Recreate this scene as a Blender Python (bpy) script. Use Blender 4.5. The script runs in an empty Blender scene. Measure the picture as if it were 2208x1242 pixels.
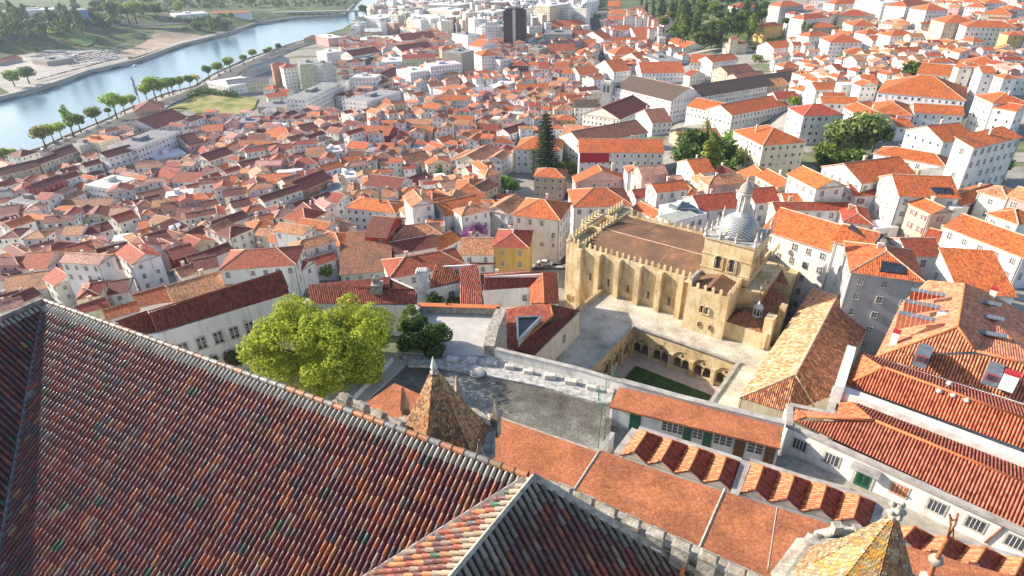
import bpy, bmesh, math, random
from mathutils import Vector, Matrix, noise
random.seed(7)
SC = bpy.context.scene
COL = SC.collection
# ---------------------------------------------------------------- camera
CAMZ = 120.0; FPX = 1300.0; TILT = math.radians(29.68); ROLL = 0.02
cam = bpy.data.objects.new('camera', bpy.data.cameras.new('camera'))
COL.objects.link(cam); SC.camera = cam
cam.data.sensor_width = 36; cam.data.lens = FPX/2208*36
cam.data.clip_start = 0.5; cam.data.clip_end = 9000
cam.matrix_world = Matrix.Translation((0, 0, CAMZ)) @ Matrix.Rotation(math.pi/2-TILT, 4, 'X') @ Matrix.Rotation(-ROLL, 4, 'Z')
# ---------------------------------------------------------------- sky, sun, exposure
SUN_EL = math.radians(25.5); SX, SY = -0.945, 0.327
w = bpy.data.worlds.new('World'); SC.world = w; w.use_nodes = True
nt = w.node_tree; bg = nt.nodes['Background']
sky = nt.nodes.new('ShaderNodeTexSky'); sky.sky_type = 'NISHITA'; sky.sun_disc = False
sky.sun_elevation = SUN_EL; sky.sun_rotation = math.atan2(SX, SY)
nt.links.new(sky.outputs[0], bg.inputs[0]); bg.inputs[1].default_value = 0.125
sun = bpy.data.objects.new('sun', bpy.data.lights.new('sun', 'SUN')); COL.objects.link(sun)
sun.data.energy = 5.0; sun.data.angle = math.radians(0.5); sun.data.color = (1.0, 0.89, 0.74)
sv = Vector((SX*math.cos(SUN_EL), SY*math.cos(SUN_EL), math.sin(SUN_EL)))
sun.rotation_euler = sv.to_track_quat('Z', 'Y').to_euler()
SC.view_settings.view_transform = 'Standard'; SC.view_settings.look = 'None'
SC.view_settings.exposure = 1.02; SC.view_settings.gamma = 1
SC.render.engine = 'CYCLES'; SC.cycles.use_denoising = True
SC.cycles.max_bounces = 4; SC.cycles.diffuse_bounces = 2; SC.cycles.glossy_bounces = 2
SC.cycles.transmission_bounces = 2; SC.cycles.transparent_max_bounces = 6; SC.cycles.volume_bounces = 0
SC.cycles.caustics_reflective = False; SC.cycles.caustics_refractive = False
# ---------------------------------------------------------------- measuring helpers
_ct, _st = math.cos(TILT), math.sin(TILT); _cr, _sr = math.cos(ROLL), math.sin(ROLL)
def ray(px, py):
    dx, up = px-1104, 621-py
    x = dx*_cr+up*_sr; u = up*_cr-dx*_sr
    return x, FPX*_ct+u*_st, FPX*_st-u*_ct          # right, forward, down
def P(px, py, z):
    x, f, d = ray(px, py); t = (CAMZ-z)/max(d, 20)
    return Vector((x*t, f*t, z))
def proj(p):
    x, y, d = p[0], p[1], CAMZ-p[2]
    f = y*_ct+d*_st; u = y*_st-d*_ct
    x, u = x*_cr-u*_sr, u*_cr+x*_sr
    f = max(f, .1)
    return 1104+FPX*x/f, 621-FPX*u/f
def PD(px, py, dist):                                # point at horizontal forward distance
    x, f, d = ray(px, py); t = dist/f
    return Vector((x*t, dist, CAMZ-d*t))
# ---------------------------------------------------------------- terrain field
TC = [(0,420,4),(0,520,7),(0,600,12),(0,700,25),(150,640,22),(300,450,5),(300,560,13),(300,640,32),(250,720,48),(400,700,60),(560,740,64),
(600,560,22),(620,640,44),(800,500,15),(800,600,38),(760,660,54),(900,420,9),(1000,350,7),(1080,480,22),(1080,560,36),(1150,560,41),(1190,590,44),(1240,660,45),
(1080,640,44),(950,640,50),(1330,400,29),(1200,400,20),(1300,300,10),(1100,250,6),(800,200,4),(1300,150,6),(1450,230,13),(1500,300,24),(1500,420,40),(1650,370,39),
(1750,300,41),(1900,250,44),(2000,150,44),(2100,90,46),(2208,200,52),(2208,400,60),(2000,450,57),(1850,500,52),(1750,600,48),(1900,650,54),(2100,650,62),
(1700,180,25),(1650,100,24),(1480,60,30),(1560,30,42),(1750,50,40),(1900,20,48),(2208,20,56),(1400,120,8),(1000,0,5),(700,100,4),(500,300,4),(300,380,4),

(600,870,64),(800,860,66),(350,780,64),(1000,-40,5),(1700,-40,45),(2400,0,60),(400,100,4),(100,170,5),(0,135,5),(0,60,30),(100,120,4),(250,100,4),(120,45,34),(200,75,16),(300,62,14),(300,30,30),(450,35,18),(600,20,6),(900,-60,5),(300,-60,40)]
TP = [(P(a,b,z).x, P(a,b,z).y, z) for a,b,z in TC] + [(-20,60,69),(-5,50,69),(8,50,69),(20,45,69),(35,42,69),(50,36,69),(70,30,69),(0,64,68),(14,60,66),(30,54,66),(50,50,65),(-12,80,64),(0,85,56),(12,100,46),(20,85,45),(35,95,45),(30,78,46),(45,90,47),(45,72,52),(65,62,60),(60,85,53),(52,100,48),(80,60,62),(25,115,45),(8,110,45),(10,30,75)] + [(0,0,80),(-60,0,80),(60,0,72),(0,-60,80),(200,40,68),(-160,60,40),(-400,100,6)]
def terr(x, y):
    s = w_ = 0.0
    for a, b, z in TP:
        d2 = (a-x)**2+(b-y)**2
        k = 1/(d2+(0.03*(y+80))**2+16)**2
        s += z*k; w_ += k
    return s/w_
def G(px, py, dz=0, it=5):                            # ground point seen at a pixel
    z = 20
    for _ in range(it):
        p = P(px, py, z); z = terr(p.x, p.y)+dz
    return P(px, py, z)
# ---------------------------------------------------------------- materials
MATS = {}
class N:
    def __init__(s, m): s.t = m.node_tree; s.n = s.t.nodes; s.b = s.n['Principled BSDF']
    def add(s, kind, **kw):
        n = s.n.new('ShaderNode'+kind)
        for k, v in kw.items():
            if k.startswith('i_'):
                n.inputs[k[2:].replace('_', ' ')].default_value = v
            else: setattr(n, k, v)
        return n
    def ln(s, a, b): s.t.links.new(a, b)
    def math(s, op, a, b=None, c=None):
        n = s.n.new('ShaderNodeMath'); n.operation = op
        for i, v in enumerate((a, b, c)):
            if v is None: continue
            if isinstance(v, (int, float)): n.inputs[i].default_value = v
            else: s.ln(v, n.inputs[i])
        return n.outputs[0]
    def noise(s, scale, detail=3, rough=.6, vec=None):
        n = s.add('TexNoise'); n.inputs['Scale'].default_value = scale
        n.inputs['Detail'].default_value = detail; n.inputs['Roughness'].default_value = rough
        if vec: s.ln(vec, n.inputs['Vector'])
        return n.outputs['Fac']
    def ramp(s, fac, stops):
        r = s.add('ValToRGB'); e = r.color_ramp.elements
        while len(e) < len(stops): e.new(.5)
        for i, (p, c) in enumerate(stops): e[i].position = p; e[i].color = (*c, 1) if len(c) == 3 else c
        s.ln(fac, r.inputs[0]); return r.outputs[0]
    def mix(s, fac, a, b, mode='MIX'):
        n = s.add('Mix', data_type='RGBA', blend_type=mode)
        for i, v in ((0, fac), (6, a), (7, b)):
            if isinstance(v, (int, float)): n.inputs[i].default_value = v
            elif isinstance(v, tuple): n.inputs[i].default_value = (*v, 1) if len(v) == 3 else v
            else: s.ln(v, n.inputs[i])
        return n.outputs[2]
    def mr(s, v, a, b, c, d):
        n = s.add('MapRange'); s.ln(v, n.inputs[0])
        for i, q in enumerate((a, b, c, d)): n.inputs[i+1].default_value = q
        return n.outputs[0]
    def bump(s, h, dist, strength=1):
        n = s.add('Bump'); n.inputs['Distance'].default_value = dist; n.inputs['Strength'].default_value = strength
        s.ln(h, n.inputs['Height']); s.ln(n.outputs[0], s.b.inputs['Normal'])
def newmat(name, rough=.85, spec=.3):
    m = bpy.data.materials.new(name); m.use_nodes = True; MATS[name] = m
    k = N(m); k.b.inputs['Roughness'].default_value = rough; k.b.inputs['Specular IOR Level'].default_value = spec
    return m, k
def plain(name, c, rough=.8, var=.25, scale=1.5, metal=0, spec=.3):
    m, k = newmat(name, rough, spec); pos = k.add('NewGeometry').outputs['Position']
    f = k.noise(scale, 4, .65, pos)
    k.ln(k.mix(1, k.mix(1, (*c, 1), k.ramp(f, [(.3, (1-var,)*3), (.7, (1+var,)*3)]), 'MULTIPLY'), (1, 1, 1), 'MULTIPLY'), k.b.inputs['Base Color'])
    k.b.inputs['Metallic'].default_value = metal
    return m
# clay tile roof: UV in metres, u across the tile columns, v down the slope
def basecol(k, merged=False):
    return k.add('Attribute', attribute_name='col').outputs['Color'] if merged else k.add('ObjectInfo').outputs['Color']
def tilemat(name, tinted=True, c=(.4,.12,.05), per=.27, bumpd=.07, stain=.5, contrast=.55, merged=False):
    m, k = newmat(name, .75, .35)
    uv = k.add('UVMap').outputs[0]; sp = k.add('SeparateXYZ'); k.ln(uv, sp.inputs[0])
    u = k.math('DIVIDE', sp.outputs[0], per); v = k.math('DIVIDE', sp.outputs[1], .42)
    cell = k.add('CombineXYZ'); k.ln(k.math('FLOOR', u), cell.inputs[0]); k.ln(k.math('FLOOR', v), cell.inputs[1])
    wn = k.add('TexWhiteNoise', noise_dimensions='2D'); k.ln(cell.outputs[0], wn.inputs['Vector'])
    prof = k.math('ABSOLUTE', k.math('SINE', k.math('MULTIPLY', u, math.pi)))
    base = basecol(k, merged) if tinted else (*c, 1)
    pos = k.add('NewGeometry').outputs['Position']
    n1 = k.noise(.22, 4, .6, pos); n2 = k.noise(2.2, 3, .6, pos)
    col = k.mix(1, base, k.ramp(wn.outputs['Value'], [(0, (.55,.5,.5)), (.5, (1,1,1)), (1, (1.35,1.45,1.5))]), 'MULTIPLY')
    col = k.mix(k.math('MULTIPLY', k.mr(n1, .5, .72, 0, 1), stain), col, (.13,.085,.06))
    col = k.mix(k.math('MULTIPLY', k.mr(n2, .58, .75, 0, 1), stain), col, (.3,.22,.15))
    g = k.mr(prof, 0, .5, 1-contrast, 1)
    col = k.mix(1, col, g, 'MULTIPLY')
    k.ln(col, k.b.inputs['Base Color'])
    row = k.math('MULTIPLY', k.math('FRACT', v), .25)
    k.bump(k.math('ADD', k.math('POWER', prof, .7), row), bumpd)
    return m
for g_ in (False, True): tilemat('clay_tiles'+'_m'*g_, merged=g_); tilemat('old_clay_tiles'+'_m'*g_, per=.3, stain=.7, contrast=.6, merged=g_)
def plaster(g_=False):
    m, k = newmat('plaster'+'_m'*g_, .85, .2)
    pos = k.add('NewGeometry').outputs['Position']; base = basecol(k, g_)
    mp = k.add('Mapping'); mp.inputs['Scale'].default_value = (.8, .8, .15); k.ln(pos, mp.inputs[0])
    f = k.noise(1, 5, .7, mp.outputs[0]); g = k.noise(.12, 3, .5, pos)
    c = k.mix(1, base, k.ramp(f, [(.3, (.70,.67,.62)), (.48, (1,1,1))]), 'MULTIPLY')
    c = k.mix(1, c, k.ramp(g, [(.35, (.86,.85,.84)), (.6, (1,1,1))]), 'MULTIPLY')
    k.ln(c, k.b.inputs['Base Color'])
plaster(); plaster(True)
plain('flat_roof', (.34,.33,.31), .9, .4, .35); plain('stone_trim', (.5,.47,.41), .85, .25, 2); plain('mortar_ridge', (.55,.36,.26), .9, .35, 1.2)
plain('window_glass', (.05,.06,.075), .2, .5, .35, 0, .6); plain('window_frame', (.72,.70,.66), .6, .1); plain('shutter_grey', (.33,.32,.30), .7, .3, .3); plain('dark_metal', (.08,.085,.09), .5, .3, 1)
plain('white_paint', (.78,.77,.74), .6, .1, 1); plain('red_paint', (.42,.03,.04), .6, .15); plain('green_paint', (.02,.12,.07), .5, .2); plain('wood_brown', (.16,.08,.04), .7, .3)
plain('asphalt', (.07,.07,.072), .9, .3, .2); plain('bark', (.09,.07,.05), .9, .4, 3); plain('solar_glass', (.03,.035,.05), .15, .2, 1, 0, .7)
def leafmat(name, translucent=.35):
    m, k = newmat(name, .7, .2)
    a = k.add('Attribute', attribute_name='col'); oi = k.add('ObjectInfo')
    c = k.mix(1, a.outputs['Color'], oi.outputs['Color'], 'MULTIPLY'); k.ln(c, k.b.inputs['Base Color'])
    tr = k.add('BsdfTranslucent'); k.ln(c, tr.inputs[0])
    mx = k.add('MixShader'); mx.inputs[0].default_value = translucent
    k.ln(k.b.outputs[0], mx.inputs[1]); k.ln(tr.outputs[0], mx.inputs[2])
    k.ln(mx.outputs[0], k.n['Material Output'].inputs[0])
leafmat('leaves')
# vertex-coloured clay, for tiles that are real geometry
m, k = newmat('glazed_tiles', .38, .5)
a = k.add('Attribute', attribute_name='col'); pos = k.add('NewGeometry').outputs['Position']
c = k.mix(k.mr(k.noise(9, 5, .7, pos), .52, .76, 0, .55), a.outputs['Color'], (.24,.19,.15))
c = k.mix(k.mr(k.noise(.45, 5, .7, pos), .52, .68, 0, .55), c, (.075,.05,.045)); c = k.mix(k.mr(k.noise(22, 3, .8, pos), .56, .66, 0, .6), c, (.06,.05,.045))
k.ln(c, k.b.inputs['Base Color'])
k.ln(k.mr(k.noise(5, 3, .6, pos), .35, .65, .25, .7), k.b.inputs['Roughness']); k.bump(k.noise(14, 4, .7, pos), .02)
# ---------------------------------------------------------------- mesh building
class MB:
    def __init__(s): s.v = []; s.f = []; s.m = []; s.uv = []; s.c = []; s.sm = []
    def face(s, pts, mi=0, uv=None, col=None, smooth=False):
        n = len(s.v); s.v += [tuple(p) for p in pts]; s.f.append(tuple(range(n, n+len(pts)))); s.m.append(mi)
        s.uv.append(uv or [(0, 0)]*len(pts)); s.c.append(col or (1, 1, 1)); s.sm.append(smooth)
    def idx(s, vs, fs, mi=0, col=None, smooth=False):
        n = len(s.v); s.v += [tuple(p) for p in vs]
        for f in fs:
            s.f.append(tuple(n+i for i in f)); s.m.append(mi); s.uv.append([(0, 0)]*len(f)); s.c.append(col or (1, 1, 1)); s.sm.append(smooth)
    def box(s, a, b, mi=0, M=None, col=None):
        x0, y0, z0 = a; x1, y1, z1 = b
        v = [Vector(q) for q in ((x0,y0,z0),(x1,y0,z0),(x1,y1,z0),(x0,y1,z0),(x0,y0,z1),(x1,y0,z1),(x1,y1,z1),(x0,y1,z1))]
        if M: v = [M @ q for q in v]
        s.idx(v, [(0,3,2,1),(4,5,6,7),(0,1,5,4),(1,2,6,5),(2,3,7,6),(3,0,4,7)], mi, col)
    def prism(s, poly, z0, z1, mi=0, top=None, col=None):   # poly: list of xy (ccw), z0/z1 numbers
        n = len(poly)
        ar = sum(poly[i][0]*poly[(i+1)%n][1]-poly[(i+1)%n][0]*poly[i][1] for i in range(n))
        if ar < 0: poly = poly[::-1]
        v = [(p[0], p[1], z0) for p in poly]+[(p[0], p[1], z1) for p in poly]
        s.idx(v, [(i, (i+1)%n, n+(i+1)%n, n+i) for i in range(n)], mi, col)
        s.idx([(p[0], p[1], z1) for p in poly], [tuple(range(n))], mi if top is None else top, col)
        s.idx([(p[0], p[1], z0) for p in poly], [tuple(range(n))[::-1]], mi, col)
    def tube(s, pts, r, seg=8, mi=0, col=None, smooth=True, cap=True):
        pts = [Vector(p) for p in pts]; rs = r if isinstance(r, (list, tuple)) else [r]*len(pts); vs = []
        for i, p in enumerate(pts):
            t = (pts[min(i+1, len(pts)-1)]-pts[max(i-1, 0)]).normalized()
            a = t.cross(Vector((0, 0, 1)) if abs(t.z) < .95 else Vector((1, 0, 0))).normalized(); b = t.cross(a)
            vs += [p+(a*math.cos(q)+b*math.sin(q))*rs[i] for q in (2*math.pi*j/seg for j in range(seg))]
        fs = [(i*seg+j, (i+1)*seg+j, (i+1)*seg+(j+1)%seg, i*seg+(j+1)%seg) for i in range(len(pts)-1) for j in range(seg)]
        if cap: fs += [tuple(range(seg)), tuple(range((len(pts)-1)*seg, len(pts)*seg))[::-1]]
        s.idx(vs, fs, mi, col, smooth)
    def lathe(s, prof, seg=16, mi=0, M=None, col=None, smooth=True, a0=0):
        vs = []
        for r, z in prof:
            vs += [Vector((r*math.cos(a0+2*math.pi*j/seg), r*math.sin(a0+2*math.pi*j/seg), z)) for j in range(seg)]
        if M: vs = [M @ q for q in vs]
        fs = [(i*seg+j, i*seg+(j+1)%seg, (i+1)*seg+(j+1)%seg, (i+1)*seg+j) for i in range(len(prof)-1) for j in range(seg)]
        fs += [tuple(range(seg))[::-1], tuple(range((len(prof)-1)*seg, len(prof)*seg))]
        s.idx(vs, fs, mi, col, smooth)
    def mesh(s, name, mats, colattr=False):
        me = bpy.data.meshes.new(name); me.from_pydata(s.v, [], s.f)
        for m_ in mats: me.materials.append(MATS[m_])
        me.polygons.foreach_set('material_index', s.m); me.polygons.foreach_set('use_smooth', s.sm)
        ul = me.uv_layers.new(name='UVMap'); ul.data.foreach_set('uv', [c for f in s.uv for q in f for c in q])
        if colattr:
            ca = me.color_attributes.new('col', 'FLOAT_COLOR', 'CORNER')
            ca.data.foreach_set('color', [c for f, q in zip(s.f, s.c) for _ in f for c in (*q, 1)])
        me.update(); return me
def link(name, me, parent=None, loc=None, color=None):
    o = bpy.data.objects.new(name, me); COL.objects.link(o)
    if parent is not None: o.parent = parent
    if loc is not None: o.location = loc
    if color is not None: o.color = (*color, 1)
    return o
def empty(name, loc, label, cat, group=None, rz=0):
    o = bpy.data.objects.new(name, None); COL.objects.link(o); o.location = loc; o.rotation_euler.z = rz
    o.empty_display_size = .5
    return tag(o, label, cat, group)
def tag(o, label, cat, group=None):
    o['label'] = label; o['category'] = cat
    if group: o['group'] = group
    return o
def struct(o, kind='structure'): o['kind'] = kind; return o
# world-space part under an Empty: keep mesh in world coords, cancel the parent's transform
def part(name, mb, mats, parent, color=None, colattr=False):
    o = link(name, mb.mesh(name, mats, colattr), parent, color=color)
    par = parent; M = Matrix.Identity(4)
    chain = []
    while par is not None: chain.append(par); par = par.parent
    for q in chain: M = Matrix.LocRotScale(q.location, q.rotation_euler, q.scale) @ q.matrix_parent_inverse @ M if q.parent else Matrix.LocRotScale(q.location, q.rotation_euler, q.scale) @ M
    o.matrix_parent_inverse = M.inverted()
    return o
# ================================================================ river, land, roads
def tl(t, x, y):   # tile coordinates of the digitised zooms -> photo pixels
    ox, oy = {1:(0,0),2:(740,0),3:(1468,0),4:(0,350),5:(600,350),6:(1150,350),7:(1468,350),8:(0,620),9:(740,620),10:(1468,620),11:(0,826),12:(740,826),13:(1468,826)}[t]
    return ox+x/2.98378, oy+y/2.98378
def tp(t, x, y, z): return P(*tl(t, x, y), z)
near_px = [tl(1,x,y) for x,y in ((-900,1300),(-300,1120),(0,1020),(250,960),(420,880),(640,790),(830,700),(1050,610),(1240,560),(1370,480),(1560,390),(1850,290),(2208,190))]+[tl(2,70,140),tl(2,180,95),tl(2,260,45)]
far_px = [tl(1,x,y) for x,y in ((-900,800),(-300,690),(0,630),(280,560),(560,460),(870,390),(1150,290),(1450,215),(1640,150),(1900,112),(2208,98))]+[tl(2,30,66),tl(2,70,30),tl(2,110,-10)]
NB = [P(a,b,3) for a,b in near_px]; FB = [P(a,b,3) for a,b in far_px]
NB.append(NB[-1]+(NB[-1]-NB[-2]).normalized()*900); FB.append(FB[-1]+(FB[-1]-FB[-2]).normalized()*900)
def segd(p, line):
    best = 1e9
    for a, b in zip(line, line[1:]):
        dx, dy = b.x-a.x, b.y-a.y; t = max(0, min(1, ((p[0]-a.x)*dx+(p[1]-a.y)*dy)/(dx*dx+dy*dy)))
        d = math.hypot(a.x+t*dx-p[0], a.y+t*dy-p[1])
        if d < best: best = d
    return best
RP = [(p.x, p.y) for p in NB]+[(p.x, p.y) for p in FB[::-1]]
def inpoly(x, y, poly):
    c = False; n = len(poly); j = n-1
    for i in range(n):
        xi, yi = poly[i]; xj, yj = poly[j]
        if (yi > y) != (yj > y) and x < (xj-xi)*(y-yi)/(yj-yi)+xi: c = not c
        j = i
    return c
def land_z(x, y):
    z = terr(x, y)
    if y > 250 and x < 500:
        ins = inpoly(x, y, RP); d = min(segd((x, y), NB), segd((x, y), FB))
        if ins: return -3.0 if d > 5 else 3-d*1.2
        if d < 60: z = 3+(z-3)*min(1, d/60)
    # flat shelves under the hand-built quarter near the camera
    return z
def building_pad(x, y): return land_z(x, y)
xs = []; x = -2600.0
while x < 2600:
    xs.append(x); x += 8 if -560 < x < 240 else (16 if x < 900 and x > -900 else 60)
ys = [-80+i*8 for i in range(105)]; y = ys[-1]
while y < 5000: y += 8+(y-750)*.03; ys.append(y)
mb = MB(); nx = len(xs)
vs = [(x, y, land_z(x, y)+(noise.noise(Vector((x*.05, y*.05, 0)))*.5)*(0 if abs(x) < 80 and y < 150 else 1)) for y in ys for x in xs]
mb.idx(vs, [(j*nx+i, j*nx+i+1, (j+1)*nx+i+1, (j+1)*nx+i) for j in range(len(ys)-1) for i in range(nx-1)], 0, None, True)
m, k = newmat('ground', .95, .1); pos = k.add('NewGeometry').outputs['Position']
a = k.noise(.02, 5, .6, pos); b = k.noise(.15, 4, .6, pos)
vg = k.add('Attribute', attribute_name='veg').outputs['Fac']
c = k.mix(k.math('MAXIMUM', k.math('MULTIPLY', k.mr(a, .56, .6, 0, 1), .8), k.math('MULTIPLY', vg, k.mr(a, .62, .56, .25, 1))), k.ramp(b, [(.35, (.24,.225,.20)), (.65, (.34,.32,.28))]), k.ramp(b, [(.35, (.05,.08,.025)), (.65, (.15,.17,.07))]))
k.ln(c, k.b.inputs['Base Color'])
gm = mb.mesh('ground', ['ground']); 
VG = [[(q.x, q.y) for q in (G(*tl(t, a, b)) for a, b in pp)] for t, pp in ((3,[(-40,0),(600,0),(560,140),(500,240),(440,290),(310,230),(260,340),(40,345),(-80,250)]),(2,[(1860,0),(2208,0),(2208,340),(2090,260),(1960,120)]),(3,[(0,900),(340,930),(330,1240),(0,1240)]),(3,[(900,850),(1260,850),(1260,1080),(900,1060)]))]
at_ = gm.attributes.new('veg', 'FLOAT', 'POINT')
def veg(x, y):
    if x < 500 and y > 250 and segd((x, y), FB) < segd((x, y), NB): return 1
    if y > 1000 or abs(x) > 700: return 1
    if any(inpoly(x, y, q) for q in VG): return 1
    return 0
at_.data.foreach_set('value', [veg(v[0], v[1]) for v in vs]); struct(link('ground', gm))
m, k = newmat('river_water', .16, .5); pos = k.add('NewGeometry').outputs['Position']
k.b.inputs['Base Color'].default_value = (.11,.18,.24,1); k.bump(k.noise(.35, 4, .6, pos), .12)
mb = MB(); mb.face([(-2600,200,0),(900,200,0),(900,4500,0),(-2600,4500,0)])
struct(link('river', mb.mesh('river', ['river_water'])))
# quay walls along both banks
plain('quay_stone', (.36,.34,.30), .9, .3, .6)
def ribbon(line, w, z0, z1, name, mat, cat, label, kind=None):
    mb = MB(); n = len(line)
    for i in range(n-1):
        a, b = line[i], line[i+1]; d = (b-a); d.z = 0; d.normalize(); nn = Vector((-d.y, d.x, 0))*w*.5
        mb.prism([(a-nn)[:2], (b-nn)[:2], (b+nn)[:2], (a+nn)[:2]], z0, z1)
    o = link(name, mb.mesh(name, [mat]))
    if kind: struct(o, kind)
    else: tag(o, label, cat)
    return o
ribbon(NB[1:14], 1.6, -2, 4.2, 'quay_wall', 'quay_stone', 'wall', 'stone quay wall along the near bank below the riverside trees')
ribbon(FB[1:13], 3.5, -2, 4.6, 'quay_wall', 'quay_stone', 'wall', 'long pale embankment wall along the far bank of the river')
def sheet(t, pts, name, mat, lift=.3, kind='structure', label=None, cat=None):
    ps = [G(*tl(t, x, y)) for x, y in pts]
    n = len(ps); c = sum(ps, Vector())/n
    mb = MB(); bm = bmesh.new()
    f = bm.faces.new([bm.verts.new(p) for p in ps]); bmesh.ops.triangulate(bm, faces=[f])
    for _ in range(3): bmesh.ops.subdivide_edges(bm, edges=[e for e in bm.edges if e.calc_length() > 14], cuts=1, use_grid_fill=False); bmesh.ops.triangulate(bm, faces=bm.faces[:])
    for v in bm.verts: v.co.z = land_z(v.co.x, v.co.y)+lift
    me = bpy.data.meshes.new(name); bm.to_mesh(me); bm.free(); me.materials.append(MATS[mat])
    if me.polygons and me.polygons[0].normal.z < 0: me.flip_normals()
    o = link(name, me); struct(o, kind); return o
m, k = newmat('meadow_grass', .95, .1); pos = k.add('NewGeometry').outputs['Position']
k.ln(k.ramp(k.noise(.09, 5, .65, pos), [(.35, (.13,.17,.04)), (.5, (.30,.28,.10)), (.65, (.40,.34,.17))]), k.b.inputs['Base Color'])
plain('bare_soil', (.34,.25,.18), .95, .3, .05); plain('lawn_green', (.11,.22,.04), .95, .3, .1); plain('pale_yard', (.38,.35,.31), .95, .25, .1)
sheet(1, [(1090,690),(1240,620),(1400,600),(1660,640),(1640,700),(1560,745),(1250,735),(1200,700)], 'meadow', 'meadow_grass', .9)
sheet(1, [(820,320),(1000,250),(1180,235),(1330,232),(1130,285),(860,362),(700,340)], 'bare_soil', 'bare_soil', .9)
sheet(1, [(440,290),(560,275),(640,285),(560,305),(460,310)], 'lawn', 'lawn_green', 1.1)
sheet(1, [(0,560),(0,380),(300,330),(560,320),(780,330),(830,375),(560,440),(280,540),(60,590)], 'car_park', 'pale_yard', .8)
def road(t, pts, w, mat='asphalt', lift=.35, name='road'):
    ps = [G(*tl(t, x, y)) for x, y in pts]; L = [ps[0]]
    for a, b in zip(ps, ps[1:]):
        n = max(1, int((b-a).length/8)); L += [a.lerp(b, (i+1)/n) for i in range(n)]
    mb = MB(); vs = []
    for i, p in enumerate(L):
        d = L[min(i+1, len(L)-1)]-L[max(i-1, 0)]; d.z = 0; d.normalize(); nn = Vector((-d.y, d.x, 0))*w/2
        for q in (p-nn, p+nn): vs.append((q.x, q.y, land_z(q.x, q.y)+lift))
    mb.idx(vs, [(2*i, 2*i+2, 2*i+3, 2*i+1) for i in range(len(L)-1)])
    me = mb.mesh(name, [mat]); struct(link(name, me)); return L
road(1, [(-60,345),(180,318),(430,262),(620,240),(830,218),(1215,158)], 14, lift=.9)
road(1, [(-60,560),(300,500),(600,420),(860,345),(1160,268),(1450,200),(1650,135)], 9, 'pale_yard', .9)
road(1, [(-50,1050),(260,975),(420,915),(640,822),(840,728),(1060,630),(1250,575),(1380,500),(1580,405),(1860,308),(2208,208)], 26, lift=.7)
road(1, [(850,790),(1080,660),(1270,590)], 7, 'pale_yard', .8)
road(2, [(1680,540),(1668,400),(1640,200),(1600,80)], 12)
road(2, [(665,290),(710,200),(795,70),(845,0)], 26)
road(5, [(1760,690),(1770,655)], 10); road(5, [(1760,665),(1845,620),(1885,460),(1870,150)], 5, lift=.5)
road(3, [(0,350),(180,325),(400,320),(520,350),(620,430)], 9, 'pale_yard')
road(3, [(700,370),(900,345),(1230,370),(1330,390)], 7); road(3, [(1240,430),(1500,420),(1760,350),(2100,350)], 7)
road(7, [(1560,100),(1750,170),(2208,190)], 5, 'pale_yard')
# ================================================================ houses
RC = {'p':(.55,.27,.2),'o':(.58,.14,.038),'r':(.40,.07,.035),'m':(.20,.042,.032),'b':(.33,.13,.07),'t':(.56,.24,.11),'d':(.11,.075,.055),'w':(.75,.73,.70),'g':(.30,.30,.30),'G':(.15,.26,.12)}
RN = {'p':'pale pink','o':'orange','r':'red','m':'maroon','b':'brown','t':'faded orange','d':'dark brown','w':'white','g':'grey','G':'green'}
WC = {'B':(.08,.25,.5),'w':(.80,.78,.75),'c':(.70,.63,.47),'y':(.66,.45,.15),'p':(.62,.38,.34),'P':(.65,.30,.20),'g':(.45,.45,.44),'R':(.42,.05,.045),'e':(.46,.38,.29),'b':(.33,.31,.28),'t':(.58,.43,.30),'k':(.07,.06,.06),'O':(.55,.28,.14),'E':(.50,.52,.36)}
WN = {'B':'blue','r':'white','w':'white','c':'cream','y':'yellow','p':'pink','P':'salmon','g':'grey','R':'red','e':'beige','b':'bare stone','t':'tan','k':'black','O':'terracotta walled','E':'pale green'}
PITCH = .42
BOX = []                                   # footprints (cx, cy, ux, uy, half-length, half-depth)
def obb_hit(a, b, sh=1.04):
    for (ux, uy) in ((a[2], a[3]), (-a[3], a[2]), (b[2], b[3]), (-b[3], b[2])):
        d = abs((a[0]-b[0])*ux+(a[1]-b[1])*uy)
        ra = a[4]*abs(a[2]*ux+a[3]*uy)+a[5]*abs(-a[3]*ux+a[2]*uy); rb = b[4]*abs(b[2]*ux+b[3]*uy)+b[5]*abs(-b[3]*ux+b[2]*uy)
        if d > (ra+rb)*sh: return False
    return True
WINM = {}
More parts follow.
